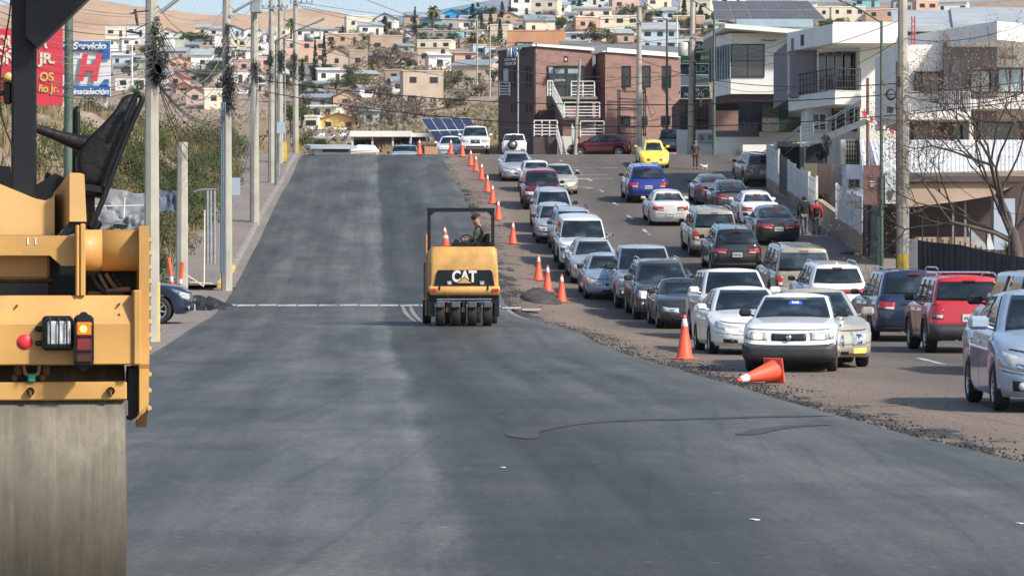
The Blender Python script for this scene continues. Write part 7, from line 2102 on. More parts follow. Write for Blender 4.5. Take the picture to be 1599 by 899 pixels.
for k in range(7):
    wire((357, 150+k*4, 94.8), (397, 122+k*6, 125.8), 1.2+.25*k, .012, 'cable_grey', 'pale sagging cable between two neighbouring poles of the left row', 'pale cables between the left poles')
    wire((246, 120+k*2, 65.8), (352, 168+k*3, 94.8), 1.0+.3*k if k < 4 else .5, .010, 'cable_black', 'sagging cable between two neighbouring poles of the left row', 'cables between the left poles')
# long spans across the road
LS = 'long dark cable crossing the road from the left poles to the right'
for (a, b_, sg, r) in (((400,124,126),(1640,124,100),1.0,.020),((396,140,126),(1640,152,100),1.3,.020),((440,30,165),(1078,118,181),1.2,.018),((438,60,165),(998,120,205),1.3,.018),((462,8,175),(998,38,205),1.0,.014),((462,3,175),(998,26,205),.8,.014),((470,12,175),(1078,58,181),1.2,.014),((560,-5,170),(860,60,300),1.0,.018),((430,112,150),(1090,172,181),2.0,.020)):
    wire(a, b_, sg, r, 'cable_black', LS, 'long cables across the road', 26)
for (a, b_, sg, r) in (((998,60,205),(1078,64,181),.3,.015),((998,92,205),(1410,130,99),.8,.02),((1078,110,181),(1410,60,99),1.6,.012),((1078,70,181),(1410,30,99),1.0,.012),((1115,50,172),(1410,66,99),.9,.010),((809,88,206),(998,104,205),.4,.014),((809,124,206),(1078,110,181),.9,.016),((998,104,205),(1041,110,214),.3,.014),((1078,88,181),(1240,92,150),.5,.012),((1078,96,181),(1236,60,146),.4,.012),((1410,148,99),(1640,128,90),.5,.016),((1410,118,99),(1640,180,90),.8,.012),((1410,60,99),(1640,20,90),.4,.012),((1376,124,104),(1640,330,92),1.6,.010),((1000,36,205),(1078,20,181),.2,.012),((1041,150,214),(1078,158,181),.3,.012),((700,-6,300),(998,34,205),.4,.014)):
    wire(a, b_, sg, r, 'cable_black', 'dark cable running between the poles on the right side', 'cables on the right side', 18)
for k in range(5): wire((999+k, 100+k*2, 204.6), (1012+k*4, 150+k*8, 214), .8+k*.2, .014, 'cable_grey', 'pale slack cable hanging from the pole before the brick building', 'slack cables before the brick building', 10)
# ribbons on the red pole
rp = building('party_streamers', (WX(1357,109),109,8), 'red and white paper streamers tied between the poles', 'streamers')
mat('ribbon_red', (.55,.05,.08), .7); mat('ribbon_white', (.65,.6,.6), .7)
for i, (x, y, w_, h_, mm) in enumerate(((1350,178,6,10,'ribbon_red'),(1356,184,6,8,'ribbon_white'),(1361,188,5,8,'ribbon_red'),(1367,192,4,5,'ribbon_white'),(1374,197,3,6,'ribbon_red'),(1381,199,4,6,'ribbon_white'),(1388,203,5,5,'ribbon_white'),(1393,206,6,7,'ribbon_red'),(1400,209,4,6,'ribbon_white'))):
    mb = MB(); mb.cbox(at(x,y,106), (w_*106/F, .02, h_*106/F), (0,R(20*(i%3)-20),R(15)*(i%2))); mb.build('streamer', MATS[mm], rp)
mb = MB(); mb.tube([at(1348,174,106), at(1375,194,106), at(1403,206,103)], .008, 4); mb.build('string', MATS['cable_black'], rp)
rm = building('steel_mast', (WX(1434,128),128,10), 'thin red lattice mast rising behind the thick pole on the right', 'mast'); mb = MB()
for dx in (0, 4.5): mb.tube([at(1424+dx,26,128), at(1424+dx,170,128)], .035, 5)
for k in range(16): mb.tube([at(1424,30+k*9,128), at(1428.5,36+k*9,128)], .02, 4)
mb.build('lattice', mat('mast_red', (.40,.09,.08), .6), rm)
# ---------------- left side furniture ----------------
def board(name, label, x0, x1, y0, y1, D, m, dep=.15):
    o = building(name, (WX((x0+x1)/2,D), D, WZ(y1,D)), label, 'billboard'); pbox('panel', D, x0, x1, y0, y1, dep, m, o); return o
mat('board_red', (.55,.035,.055), .6, noise=.08, nscale=1); mat('board_white', (.62,.64,.66), .6); mat('board_blue', (.02,.11,.36), .6); mat('letter_cream', (.65,.58,.45), .6); mat('letter_gold', (.62,.40,.10), .6)
DB = 150
rbd = board('billboard', 'red billboard with white and gold lettering at the upper left', -60, 97.5, 45, 165, DB, 'board_red')
def btxt(parent, t, x, y, size, m, D, **k):
    o = text_obj('lettering', t, size*D/F, MATS[m], None, txm(WX(x,D), D-.03, WZ(y,D)), .02, **k); o.data.transform(Matrix.Translation(-Vector(parent.location))); o.parent = parent
btxt(rbd, 'QU', 10, 67, 27, 'letter_cream', DB, bold=.03, sx=.85); btxt(rbd, 'A', 66, 67, 27, 'letter_cream', DB, bold=.03, sx=.85)
btxt(rbd, 'OÑ', 8, 93, 25, 'letter_cream', DB, bold=.03, sx=.9); btxt(rbd, 'JR.', 74, 92, 23, 'letter_cream', DB, bold=.03)
btxt(rbd, 'OS', 73, 121, 19, 'letter_gold', DB, bold=.02, sx=.9); btxt(rbd, 'ño Jr.', 76, 139, 17, 'letter_gold', DB, bold=.015, sx=.85)
mb = MB(); mb.lathe([(0,0),(.30,0),(.28,.25),(.05,.42),(0,.42)], 16, Matrix.Translation((WX(14,DB), DB-.1, WZ(126,DB)))); mb.build('gold_emblem', MATS['letter_gold'], rbd)
for x in (14, 99): pbox('support_post', DB+.3, x-3.3, x+3.3, 160, 300, .2, 'rail_white', rbd)
hb = board('billboard', 'blue and white billboard with a large red letter H', 97.6, 172.5, 63.5, 151, 168, 'board_white')
pbox('blue_band', 167.9, 98.5, 171.5, 64.5, 79, .1, 'board_blue', hb); pbox('blue_band', 167.9, 98.5, 171.5, 134, 150, .1, 'board_blue', hb)
mb = MB(); mb.prism([(WX(152,167.8),WZ(79,167.8)),(WX(171.5,167.8),WZ(79,167.8)),(WX(171.5,167.8),WZ(92,167.8)),(WX(163,167.8),WZ(92,167.8))], 'y', 167.84, 167.9); mb.build('blue_corner', MATS['board_blue'], hb)
mb = MB(); mb.prism([(WX(157,167.8),WZ(131,167.8)),(WX(163,167.8),WZ(124,167.8)),(WX(170,167.8),WZ(124,167.8)),(WX(169,167.8),WZ(133.5,167.8)),(WX(157,167.8),WZ(133.5,167.8))], 'y', 167.84, 167.9); mb.build('blue_corner', MATS['board_blue'], hb)
mat('board_h_red', (.60,.05,.07), .6)
btxt(hb, 'H', 137, 108, 55, 'board_h_red', 167.8, bold=.10, shear=.22, sx=.82); btxt(hb, '7', 102, 101, 44, 'board_h_red', 167.8, bold=.09, shear=.2, sx=.6)
btxt(hb, 'e  Servicio', 131, 72.5, 15, 'rail_white', 167.8, bold=.025, shear=.2, sx=1.08); btxt(hb, 'n   instalación', 133, 143.5, 13, 'rail_white', 167.8, bold=.02, shear=.2, sx=1.02)
for x in (103, 164): pbox('support_post', 168.3, x-3, x+3, 148, 300, .2, 'rail_white', hb)
sg_ = building('traffic_sign', (WX(438,157),157,8), 'light blue square road sign seen among the left poles', 'sign'); pbox('panel', 157, 432.5, 444.5, 191, 208.5, .04, 'wall_blue_pale', sg_); mb = MB(); mb.tube([at(436,190,157.1), at(436,275,157.1)], .035, 6); mb.build('post', MATS['galv'], sg_)
sg_ = building('traffic_sign', (WX(366,98),98,2), 'pale blue bus stop sign panel right of the cable-wrapped pole', 'sign'); pbox('panel', 98, 356, 375, 277.5, 304.5, .04, 'wall_blue_pale', sg_); mb = MB(); mb.tube([at(361.5,277,98.1), at(360.5,405,98.1)], .03, 6); mb.build('post', MATS['galv'], sg_)
bs = building('bus_shelter', (WX(330,97),97,2), 'slim steel bus shelter with a curved roof by the left pavement', 'shelter')
for x in (324,329,335): mb = MB(); mb.tube([at(x,298,97), at(x,412,97)], .045, 8); mb.build('column', MATS['galv'], bs)
mb = MB(); mb.tube([at(303,300,97), at(310,297,97), at(322,295.5,97), at(338,296,97)], .03, 6); mb.build('roof_arm', MATS['galv'], bs)
mk = building('marker_post', (WX(319.5,90),90,1), 'thin pale wooden post with a cross foot on the left corner', 'post'); mb = MB(); mb.tube([at(319.5,328,90), at(318.5,445,90)], .028, 6); mb.tube([at(297,441,90), at(333,443,90)], .022, 6); mb.tube([at(290,428,89.5),at(318,447,90)], .02, 6); mb.build('post', MATS['letter_cream'], mk)
for (x0, y0, x1, y1, lb) in ((263,402,269,447,'red and white barrier stake leaning left beside the dark blue car'),(285,409,281,449,'red and white barrier stake upright beside the dark blue car')):
    o = building('barrier_stake', (WX(x1,82),82,.5), lb, 'barrier'); A, B = at(x0,y0,82), at(x1,y1,82)
    for k in range(6):
        mb = MB(); a = A.lerp(B, k/6); b_ = A.lerp(B, (k+1)/6); mb.tube([a,b_], .06, 6, smooth=False); mb.build('stripe', MATS['cone_orange' if k != 4 else 'cone_white'], o)
yb = building('bollard', (WX(246,66),66,0), 'yellow steel bollard at the near left corner beside the roller', 'bollard'); mb = MB(); mb.tube([at(246,444,66), at(246,540,66)], .06, 10); mb.tube([at(246,441,66), at(246,446,66)], .065, 10); mb.build('tube', MATS['yellow_paint'], yb)
yb = building('bollard', (WX(446,165),165,8), 'yellow orange box on the pavement near the crest', 'box'); pbox('cabinet', 165, 441.5, 447.5, 222, 252, .3, 'yellow_paint', yb)
yb = building('bollard', (WX(464,172),172,8), 'small yellow post at the foot of the furthest left pole', 'post'); pbox('tube', 172, 463.5, 466, 219, 240, .12, 'yellow_paint', yb)
# tarps
def tarp(name, label, pts, D, seed, m, depth=1.2):
    r = random.Random(seed); A = [at(x, y, D) for x, y in pts]; mn = Vector((min(a.x for a in A), D, min(a.z for a in A))); mx = Vector((max(a.x for a in A), D, max(a.z for a in A)))
    mb = MB(); nx_, nz_ = 22, 12
    tl_, tr_, br_, bl2 = A
    for j in range(nz_+1):
        for i in range(nx_+1):
            u, v = i/nx_, j/nz_
            p_ = tl_.lerp(tr_, u).lerp(bl2.lerp(br_, u), v)
            p_.y += -depth*v+ .5*(vn(u*5+seed, v*4)-.5)+.25*(vn(u*13, v*9+seed)-.5); p_.z += .25*(vn(u*4, v*3+seed*2)-.5)
            mb.v.append(tuple(p_))
    for j in range(nz_):
        for i in range(nx_):
            a = j*(nx_+1)+i; mb.f.append((a,a+1,a+nx_+2,a+nx_+1)); mb.m.append(0); mb.sm.append(True)
    o = mb.build(name, MATS[m]); tag(o, label, 'tarpaulin'); return o
mat('tarp_grey', (.20,.21,.22), .5, noise=.35, nscale=1.2); mat('tarp_blue', (.08,.10,.14), .5, noise=.3, nscale=1.2); mat('tarp_black', (.02,.02,.022), .45, noise=.3)
tarp('grey_tarpaulin', 'crumpled silver grey tarpaulin heaped behind the roller handle', [(140,298),(238,296),(240,352),(140,360)], 93, 2, 'tarp_grey')
tarp('grey_tarpaulin', 'lower fold of grey tarpaulin sloping down behind the nearest pole', [(178,350),(240,330),(245,372),(175,372)], 92, 5, 'tarp_grey', .6)
tarp('blue_tarpaulin', 'dark blue grey tarpaulin stretched between nearest pole and the stub pole', [(243,297),(287,296),(296,326),(243,338)], 93.5, 9, 'tarp_blue')
fr = building('pipe_frame', (WX(190,91.5),91.5,3), 'thin white pipe frame standing before the grey tarpaulin', 'frame'); mb = MB(); mb.tube([at(140,322,91.4), at(224,321,91.4)], .025, 6); mb.tube([at(195,308,91.4), at(193,340,91.4)], .025, 6); mb.build('pipes', MATS['rail_white'], fr)
mb = MB()
for k in range(5): pass
c0 = hit(312, 476)
def blacklump(x, y, w_, h_, D, seed, label):
    c = at(x, y, D); mb = MB(); n1, n2 = 16, 8
    for j in range(n2+1):
        for i in range(n1):
            a = 2*PI*i/n1; ph = PI/2*j/n2; r_ = math.cos(ph)
            q = 1+.5*(vn(math.cos(a)*2+seed, math.sin(a)*2+ph*2)-.5)
            mb.v.append((c.x+math.cos(a)*r_*w_*q, c.y+math.sin(a)*r_*w_*q, G(c.x,c.y)+math.sin(ph)*h_*q))
    for j in range(n2):
        for i in range(n1): i2 = (i+1)%n1; mb.f.append((j*n1+i,j*n1+i2,(j+1)*n1+i2,(j+1)*n1+i)); mb.m.append(0); mb.sm.append(False)
    o = mb.build('black_bag', MATS['tarp_black']); tag(o, label, 'bag')
blacklump(306, 470, .5, .36, 87, 1, 'crumpled black plastic bag nearest the dark blue car'); blacklump(324, 472, .55, .34, 86.5, 4, 'crumpled black plastic bag in the middle of the heap'); blacklump(343, 473, .5, .24, 86.2, 7, 'low black plastic bag closest to the new asphalt')
# ---------------- hillside town ----------------
HC = {'cream':(.60,.54,.42),'white':(.66,.66,.63),'peach':(.52,.34,.24),'salmon':(.47,.32,.25),'beige':(.42,.34,.26),'tan':(.34,.26,.20),'turquoise':(.22,.44,.46),'yellow':(.60,.42,.14),'pale green':(.40,.46,.34),'pink':(.48,.33,.30),'grey':(.30,.30,.29),'bright blue':(.03,.30,.62),'pale blue':(.38,.46,.52)}
for k_, c_ in HC.items(): c_ = tuple(min(.78, q*1.18) for q in c_); mat('house_'+k_, c_, .9, noise=.14, nscale=.35, wear=(c_[0]*.7, c_[1]*.68, c_[2]*.66, .62))
RC = {'flat':('house_beige'),'metal':'roof_metal','blue':'roof_bluegrey','red':'roof_red','white':'roof_w','bright':'house_bright blue','brown':'roof_brown'}
mat('roof_metal', (.36,.39,.40), .5, noise=.2, nscale=.5); mat('roof_bluegrey', (.24,.28,.30), .55, noise=.2, nscale=.5); mat('roof_red', (.34,.10,.07), .8, noise=.2, nscale=.6)
mat('roof_w', (.58,.60,.60), .6, noise=.15, nscale=.5); mat('roof_brown', (.13,.09,.07), .85, noise=.2, nscale=.6); mat('house_window', (.02,.022,.026), .3, noise=.3, nscale=1); mat('door_brown', (.09,.05,.035), .7)
rt = random.Random(77)
_lab = {}
def house(x0, x1, y0, y1, col, roof='flat', D=None, yaw=None, label=None, wins=None, tank=False):
    xm = (x0+x1)/2
    q = hit(xm, y1) if D is None else Vector((WX(xm,D), D, 0))
    D = q.y; k = D/F; W_ = (x1-x0)*k; H_ = (y1-y0)*k; z0 = WZ(y1, D)
    dep = min(max(5, W_*.8), 12); yaw = rt.uniform(-.25,.25) if yaw is None else yaw
    if roof == 'gable' or roof in ('red','brown','bright') : rh = min(H_*.35, 1.6)
    else: rh = .25
    hw = W_/2/(math.cos(yaw)+dep/W_*abs(math.sin(yaw))*.5)
    if label is None:
        row = 'on the hilltop' if y1 < 35 else 'high on the hillside' if y1 < 62 else 'halfway up the hillside' if y1 < 98 else 'low on the hillside' if y1 < 150 else 'at the foot of the hillside'
        zn = 'far left behind the poles' if x1 < 300 else 'seen between the left poles' if x1 < 470 else 'above the road crest' if xm < 640 else 'left of the brick building' if xm < 790 else 'above the brick building' if xm < 1060 else 'behind the white modern buildings' if xm < 1400 else 'at the upper right'
        rn = {'flat':'flat roofed','metal':'metal roofed','blue':'blue grey roofed','red':'red roofed','white':'white roofed','bright':'blue roofed','brown':'brown roofed'}[roof]
        sz = 'small ' if x1-x0 < 30 else 'wide ' if x1-x0 > 48 else ''
        label = '%s%s %s house %s %s' % (sz, col, rn, row, zn)
    n0 = _lab.get(label, 0); _lab[label] = n0+1
    o = empty('house', (WX(xm,D), D, z0), (0,0,yaw), label, 'house')
    if n0: o['group'] = label+'s'
    if n0 == 1:
        for q2 in bpy.data.objects:
            if q2.get('label') == label: q2['group'] = label+'s'
    big = W_*H_ > 0
    mb = MB(); mb.box(-hw, hw, 0, dep, -3, H_-rh)
    if rh > .3: mb.add([(-hw,.0,H_-rh),(hw,.0,H_-rh),(0,.0,H_-.12)], [(0,1,2)])
    MB.build(mb, 'wall', MATS['house_'+col], o)
    mb = MB()
    if rh > .3:
        for sg in (1,-1): mb.add([(0,-.4,H_),(sg*(hw+.4),-.4,H_-rh-.15),(sg*(hw+.4),dep+.4,H_-rh-.15),(0,dep+.4,H_),(0,-.4,H_-.15),(sg*(hw+.4),-.4,H_-rh-.3),(sg*(hw+.4),dep+.4,H_-rh-.3),(0,dep+.4,H_-.15)], [(0,1,2,3),(4,7,6,5),(0,4,5,1),(3,2,6,7),(1,5,6,2)])
        rm_ = 'roof_metal' if roof == 'gable' else RC[roof]
    elif roof in ('metal','blue','white'):
        s_ = H_*.42 if roof != 'white' else H_*.25
        mb.add([(-hw-.3,-.5,H_-rh),(hw+.3,-.5,H_-rh),(hw+.3,dep,H_-rh+s_),(-hw-.3,dep,H_-rh+s_),(-hw-.3,-.5,H_-rh-.18),(hw+.3,-.5,H_-rh-.18),(hw+.3,dep,H_-rh+s_-.18),(-hw-.3,dep,H_-rh+s_-.18)], [(0,1,2,3),(4,7,6,5),(0,4,5,1),(1,5,6,2),(2,6,7,3),(3,7,4,0)]); rm_ = RC[roof]
    else:
        mb.box(-hw-.12, hw+.12, -.12, dep+.1, H_-rh, H_); rm_ = 'house_'+('white' if col in ('peach','salmon','yellow','cream') else 'beige')
    MB.build(mb, 'roof', MATS[rm_], o)
    nw = wins if wins is not None else max(1, min(4, int(W_/3)))
    wh = min(1.1, (H_-rh)*.38)
    lev = 2 if H_-rh > 5.2 else 1
    for L_ in range(lev):
        for i in range(nw):
            x = -hw+2*hw*(i+.5)/nw+rt.uniform(-.25,.25); zz = (H_-rh)*((L_+.55)/lev)
            if i == nw//2 and L_ == 0 and nw > 1:
                mb = MB(); mb.box(x-.45, x+.45, -.06, .01, .05, min(2.1, (H_-rh)*.75)); MB.build(mb, 'door', MATS['door_brown'], o); continue
            mb = MB(); ww = rt.uniform(.45,.85); mb.box(x-ww, x+ww, -.05, .01, zz-wh/2, zz+wh/2); MB.build(mb, 'window', MATS['house_window'], o)
    if tank:
        mb = MB(); mb.lathe([(0,0),(.5,0),(.52,1.0),(.2,1.25),(0,1.25)], 12, Matrix.Translation((hw*.4, dep*.4, H_))); MB.build(mb, 'water_tank', MATS['cable_black'], o)
    return o
HS = [(540,586,24,50,'cream','flat'),(584,618,20,46,'white','brown'),(690,722,14,34,'bright blue','bright'),(716,756,10,30,'bright blue','bright'),
(690,716,29,52,'grey','flat'),(716,743,29,50,'white','metal'),(798,832,-6,24,'white','flat'),(828,872,0,29,'cream','flat'),(866,888,7,24,'white','metal'),(885,906,-4,14,'turquoise','metal'),
(896,956,12,30,'cream','metal'),(898,940,26,50,'peach','flat'),(937,1000,24,58,'cream','flat'),(962,992,50,72,'tan','metal'),(1000,1060,44,80,'pale blue','metal'),(820,868,30,58,'cream','blue'),(764,796,38,70,'cream','flat'),
(654,692,28,50,'turquoise','metal'),(704,724,48,64,'turquoise','flat'),(622,652,40,56,'white','brown'),(650,706,62,78,'cream','flat'),(652,700,74,102,'beige','flat'),(668,746,80,100,'peach','white'),(702,768,100,130,'beige','blue'),
(668,706,84,112,'white','white'),(628,694,110,170,'beige','flat'),(600,628,108,130,'tan','flat'),(505,582,52,70,'peach','flat'),(444,512,62,100,'salmon','flat'),(508,545,74,108,'beige','red'),(545,575,78,112,'tan','flat'),
(577,630,55,88,'tan','flat'),(470,514,128,142,'grey','blue'),(466,516,140,154,'grey','blue'),(466,520,150,170,'grey','blue'),(520,562,140,168,'peach','brown'),(470,528,164,184,'cream','white'),(494,560,176,204,'yellow','red'),(474,498,180,204,'cream','flat'),
(486,546,198,214,'white','white'),(484,548,210,228,'white','white'),(488,552,222,243,'white','metal'),(560,590,134,152,'white','metal'),(560,592,170,200,'grey','metal'),
(335,360,55,74,'white','flat'),(360,402,58,72,'cream','flat'),(262,300,88,108,'peach','red'),(298,332,84,112,'white','metal'),(250,292,78,96,'grey','metal'),(328,358,94,112,'white','metal'),(365,396,94,114,'pink','flat'),(290,322,134,162,'pink','brown'),(318,352,138,170,'cream','flat'),
(178,236,119,140,'white','flat'),(204,240,92,112,'pale green','metal'),(352,392,76,92,'white','white'),(262,290,112,134,'pink','red'),(370,402,60,76,'cream','flat'),(398,432,88,108,'pink','flat'),(395,430,66,86,'white','flat'),(560,600,38,56,'white','metal'),(500,540,44,58,'white','metal'),(455,500,44,60,'white','metal'),
(1060,1110,0,34,'cream','flat'),(1050,1100,24,50,'peach','flat'),(1272,1300,10,30,'cream','flat'),(1298,1352,10,44,'cream','flat'),(1352,1402,14,46,'peach','flat'),(1395,1430,-2,20,'grey','blue'),(1430,1466,0,36,'peach','flat'),(1462,1512,2,24,'white','metal'),(1420,1480,22,50,'salmon','flat'),
(1240,1276,2,20,'white','metal'),(1330,1374,-4,12,'turquoise','metal'),(1120,1165,-8,10,'white','metal'),(1010,1050,-6,14,'cream','flat'),(955,1000,-2,16,'pink','flat'),(905,950,-8,8,'white','flat')]
for i, h_ in enumerate(HS): house(*h_, tank=(i % 7 == 3))
for (a_, lb_) in (((1395,16,1500,44),'large grey sheet metal warehouse roof behind the red lattice mast'),((1488,12,1640,40),'large pale sheet metal roof at the upper right corner')):
    o = building('warehouse', (WX(a_[0],170),170,10), lb_, 'warehouse'); mb = MB(); q1,q2,q3,q4 = at(a_[0],a_[3],160),at(a_[2],a_[3],160),at(a_[2]+8,a_[1],182),at(a_[0]-4,a_[1],182); mb.add([q1,q2,q3,q4]+[v-Vector((0,0,.2)) for v in (q1,q2,q3,q4)], [(0,1,2,3),(7,6,5,4),(0,4,5,1),(1,5,6,2),(2,6,7,3),(3,7,4,0)]); mb.build('roof', MATS['roof_metal'], o); pbox('wall', 161, a_[0]+2, a_[2]-2, a_[3]+2, a_[3]+60, 18, 'wall_grey', o)
occ = [(a[0],a[1],a[2],a[3]) for a in HS]
cnt = 0
for t_ in range(2500):
    x = rt.uniform(180, 1240); y = rt.choice([58,66,74,84,95,106,118,130,146]) if x < 640 else rt.choice([34,42,50,58,66,76])
    if 640 < x < 790: y = rt.choice([40,50,62,74,88,104])
    w_ = rt.uniform(20, 40)*(1 if y < 90 else 1.15); hh = rt.uniform(13, 19)*(1 if y < 90 else 1.2)
    if any(x-w_/2 < b_[1]-9 and x+w_/2 > b_[0]+9 and y-hh < b_[3]-6 and y > b_[2]+5 for b_ in occ): continue
    occ.append((x-w_/2, x+w_/2, y-hh, y)); cnt += 1
    house(x-w_/2, x+w_/2, y-hh, y, rt.choice(['cream','white','cream','beige','tan','white','peach','pale blue','pale green','white','grey']), rt.choice(['flat','flat','metal','white','red','blue','brown']), tank=rt.random() < .15)
    if cnt > 100: break

# ---------------- vegetation ----------------
def leafmat(name, c0, c1, sc_=1.5):
    m, n, b = nodes(name)
    tc = n.nodes.new('ShaderNodeTexCoord').outputs['Object']
    a = noise(n, tc, sc_, sc_, sc_, det=5); n.links.new(ramp(n, a, [(.3,c0),(.7,c1)]), b.inputs['Base Color']); b.inputs['Roughness'].default_value = .8; b.inputs['Specular IOR Level'].default_value = .2
leafmat('leaf_green', (.030,.060,.018), (.085,.120,.035)); leafmat('leaf_dark', (.014,.034,.016), (.040,.065,.028)); leafmat('leaf_olive', (.060,.070,.030), (.15,.14,.065)); leafmat('twig_grey', (.12,.095,.075), (.24,.19,.15)); leafmat('grass_dry', (.20,.15,.08), (.38,.29,.17)); leafmat('leaf_brown', (.12,.065,.045), (.24,.14,.10), 6); leafmat('palm_green', (.05,.075,.02), (.16,.16,.06))
mat('bark', (.10,.08,.065), .9, noise=.4, nscale=5, bump=.5)
def leaves(mb, n_, fn, s0, s1, r, flat=.0):
    for k in range(n_):
        c, nr = fn(r); s_ = r.uniform(s0, s1)
        a = Vector((r.gauss(0,1), r.gauss(0,1), r.gauss(0,1)-flat)).normalized(); b_ = a.cross(Vector((r.gauss(0,1),r.gauss(0,1),r.gauss(0,1)))).normalized()
        mb.add([c-a*s_, c+b_*s_*.6, c+a*s_, c-b_*s_*.5], [(0,1,2,3)])
def blobfn(lobes):
    def fn(r):
        L_ = r.choice(lobes); d = Vector((r.gauss(0,1), r.gauss(0,1), r.gauss(0,1))).normalized(); q = r.random()**.35
        return Vector(L_[0])+Vector((d.x*L_[1]*q, d.y*L_[1]*q, d.z*L_[2]*q)), d
    return fn
PROTO = {}
def treeproto(kind, seed):
    key = (kind, seed)
    if key in PROTO: return PROTO[key]
    r = random.Random(seed*31+len(kind)); mb = MB(); tm = MB()
    if kind == 'cypress':
        leaves(mb, 420, lambda r: (lambda t: (Vector((math.cos(t[1])*t[2]*(.60*math.sin(min(1,(1-t[0])*1.25+.02)*PI/2)*(1 if t[0] > .12 else .6)), math.sin(t[1])*t[2]*.6*math.sin(min(1,(1-t[0])*1.25+.02)*PI/2), .3+t[0]*7.5)), None))((r.random(), r.uniform(0,6.3), r.random()**.4)), .14, .34, r)
        tm.tube([(0,0,-.5),(0,0,6.5)], [.12,.03], 6); mm = 'leaf_dark'
    elif kind == 'palm':
        for k in range(34):
            a = r.uniform(0,6.3); el = r.uniform(-.7,1.3); L_ = r.uniform(1.5,2.1); P_ = []
            for j in range(6):
                t = j/5; P_.append(Vector((math.cos(a)*L_*t*math.cos(el), math.sin(a)*L_*t*math.cos(el), 5+L_*t*math.sin(el)-1.0*t*t)))
            for j in range(5):
                d = (P_[j+1]-P_[j]).normalized(); s_ = d.cross(Vector((0,0,1))).normalized()*(.34*(1-abs(j/5-.6)))
                for sg in (1,-1): mb.add([P_[j], P_[j+1], P_[j+1]+s_*sg+Vector((0,0,-.22)), P_[j]+s_*sg*.8+Vector((0,0,-.22))], [(0,1,2,3)])
        tm.tube([(0,0,-1),(.05,0,3.2),(0,0,5)], [.30,.26,.55], 8); mm = 'palm_green'
    else:
        nl = {'round':6,'bush':5,'bare':7,'mesquite':7}[kind]; lobes = []
        for k in range(nl):
            a = r.uniform(0,6.3); d = r.uniform(.3,1.5); lobes.append(((math.cos(a)*d, math.sin(a)*d, r.uniform(1.3,3.2) if kind != 'bush' else r.uniform(.4,1.1)), r.uniform(.6,1.25), r.uniform(.5,1.0)))
        leaves(mb, {'round':1100,'bush':1500,'bare':420,'mesquite':800}[kind], blobfn(lobes), *((.035,.10) if kind == 'bush' else (.07,.18)), r)
        for L_ in lobes:
            c = Vector(L_[0]); tm.tube([(0,0,-.4),(c.x*.3,c.y*.3,c.z*.45),c], [.14,.08,.02], 5)
            for j in range(3 if kind != 'bare' else 9):
                e_ = c+Vector((r.gauss(0,.7),r.gauss(0,.7),r.gauss(.2,.5))); tm.tube([c*.7, e_], [.035,.01], 4)
        mm = {'round':'leaf_green','bush':'leaf_olive','bare':'twig_grey','mesquite':'leaf_olive'}[kind]
    t = bpy.data.meshes.new('trunk'); 
    co = MB.build(tm, 'trunk', MATS['bark'], None); cr = _build(mb, 'crown', MATS[mm], None, fixn=False)
    PROTO[key] = (co.data, cr.data); bpy.data.objects.remove(co); bpy.data.objects.remove(cr)
    return PROTO[key]
def plant(kind, x, y1, wpx=None, hpx=None, D=None, seed=None, label=None, m=None, cat=None, group=None, q=None):
    seed = rt.randrange(3) if seed is None else seed
    tr, cr = treeproto(kind, seed)
    if q is None: q = hit(x, y1) if D is None else Vector((WX(x,D), D, WZ(y1,D)))
    bw, bh = {'cypress':(1.2,7.9),'palm':(3.8,6.0),'round':(3.4,4.0),'bush':(3.2,1.9),'bare':(3.4,4.0),'mesquite':(3.4,4.0)}[kind]
    k = q.y/F; sx = (wpx*k/bw) if wpx else 1; sz = (hpx*k/bh) if hpx else sx
    nm = {'cypress':'cypress_tree','palm':'palm_tree','round':'leafy_tree','bush':'bush','bare':'bare_tree','mesquite':'scrubby_tree'}[kind]
    o = empty(nm, q, (0,0,rt.uniform(0,6.3)), label, cat or ('bush' if kind == 'bush' else 'tree'), group); o.scale = (sx, sx, sz)
    for nm2, d in (('trunk', tr), ('crown', cr)):
        c = bpy.data.objects.new(nm2, d); COL.objects.link(c); c.parent = o
        if m and nm2 == 'crown':
            key = ('c', kind, seed, m)
            if key not in PROTO: dd = d.copy(); dd.materials.clear(); dd.materials.append(MATS[m]); PROTO[key] = dd
            c.data = PROTO[key]
    return o
for (x, y0, y1, w_, lb) in ((648,10,60,7,'slim dark cypress left of the tall palm'),(506,52,126,9,'tall cypress right of the far left poles, the taller of a pair'),(492,62,128,9,'cypress left of the taller one of the pair'),(738,6,50,14,'cypress below the right end of the blue house'),(752,20,56,8,'narrow cypress just right of the blue house'),(766,14,60,8,'narrow cypress at the middle of the group left of the orange building'),(781,30,72,9,'cypress nearest the orange building'),(784,2,30,9,'cypress on the skyline above the orange building'),(798,-6,22,10,'cypress on the skyline left of the white hilltop house'),(1068,-10,40,10,'cypress behind the leaning transformer pole'),(1094,8,44,12,'cypress left of the grey solar roof'),(472,92,130,8,'small cypress hugging the furthest left pole'),(725,168,186,5,'tiny dark cypress above the big solar array'),(535,40,60,6,'small cypress under the modern cream house'),(601,26,50,16,'dark conical tree in front of the gabled white house'),(905,-5,20,12,'dark cypress clump above the brick building')):
    plant('cypress', x, y1, w_, y1-y0, label=lb)
for (x, y0, y1, w_, lb) in ((676,8,50,28,'big fan palm left of the blue house'),(455,28,66,24,'fan palm behind the left poles'),(738,50,84,24,'palm left of the brown dried palm'),(562,72,104,18,'small palm above the dry grey brush'),(1062,-12,14,14,'palm on the skyline above the brick building')):
    plant('palm', x, y1, w_, y1-y0, label=lb)
plant('palm', 754, 86, 20, 34, label='brown dried palm right of the green palm', m='grass_dry')
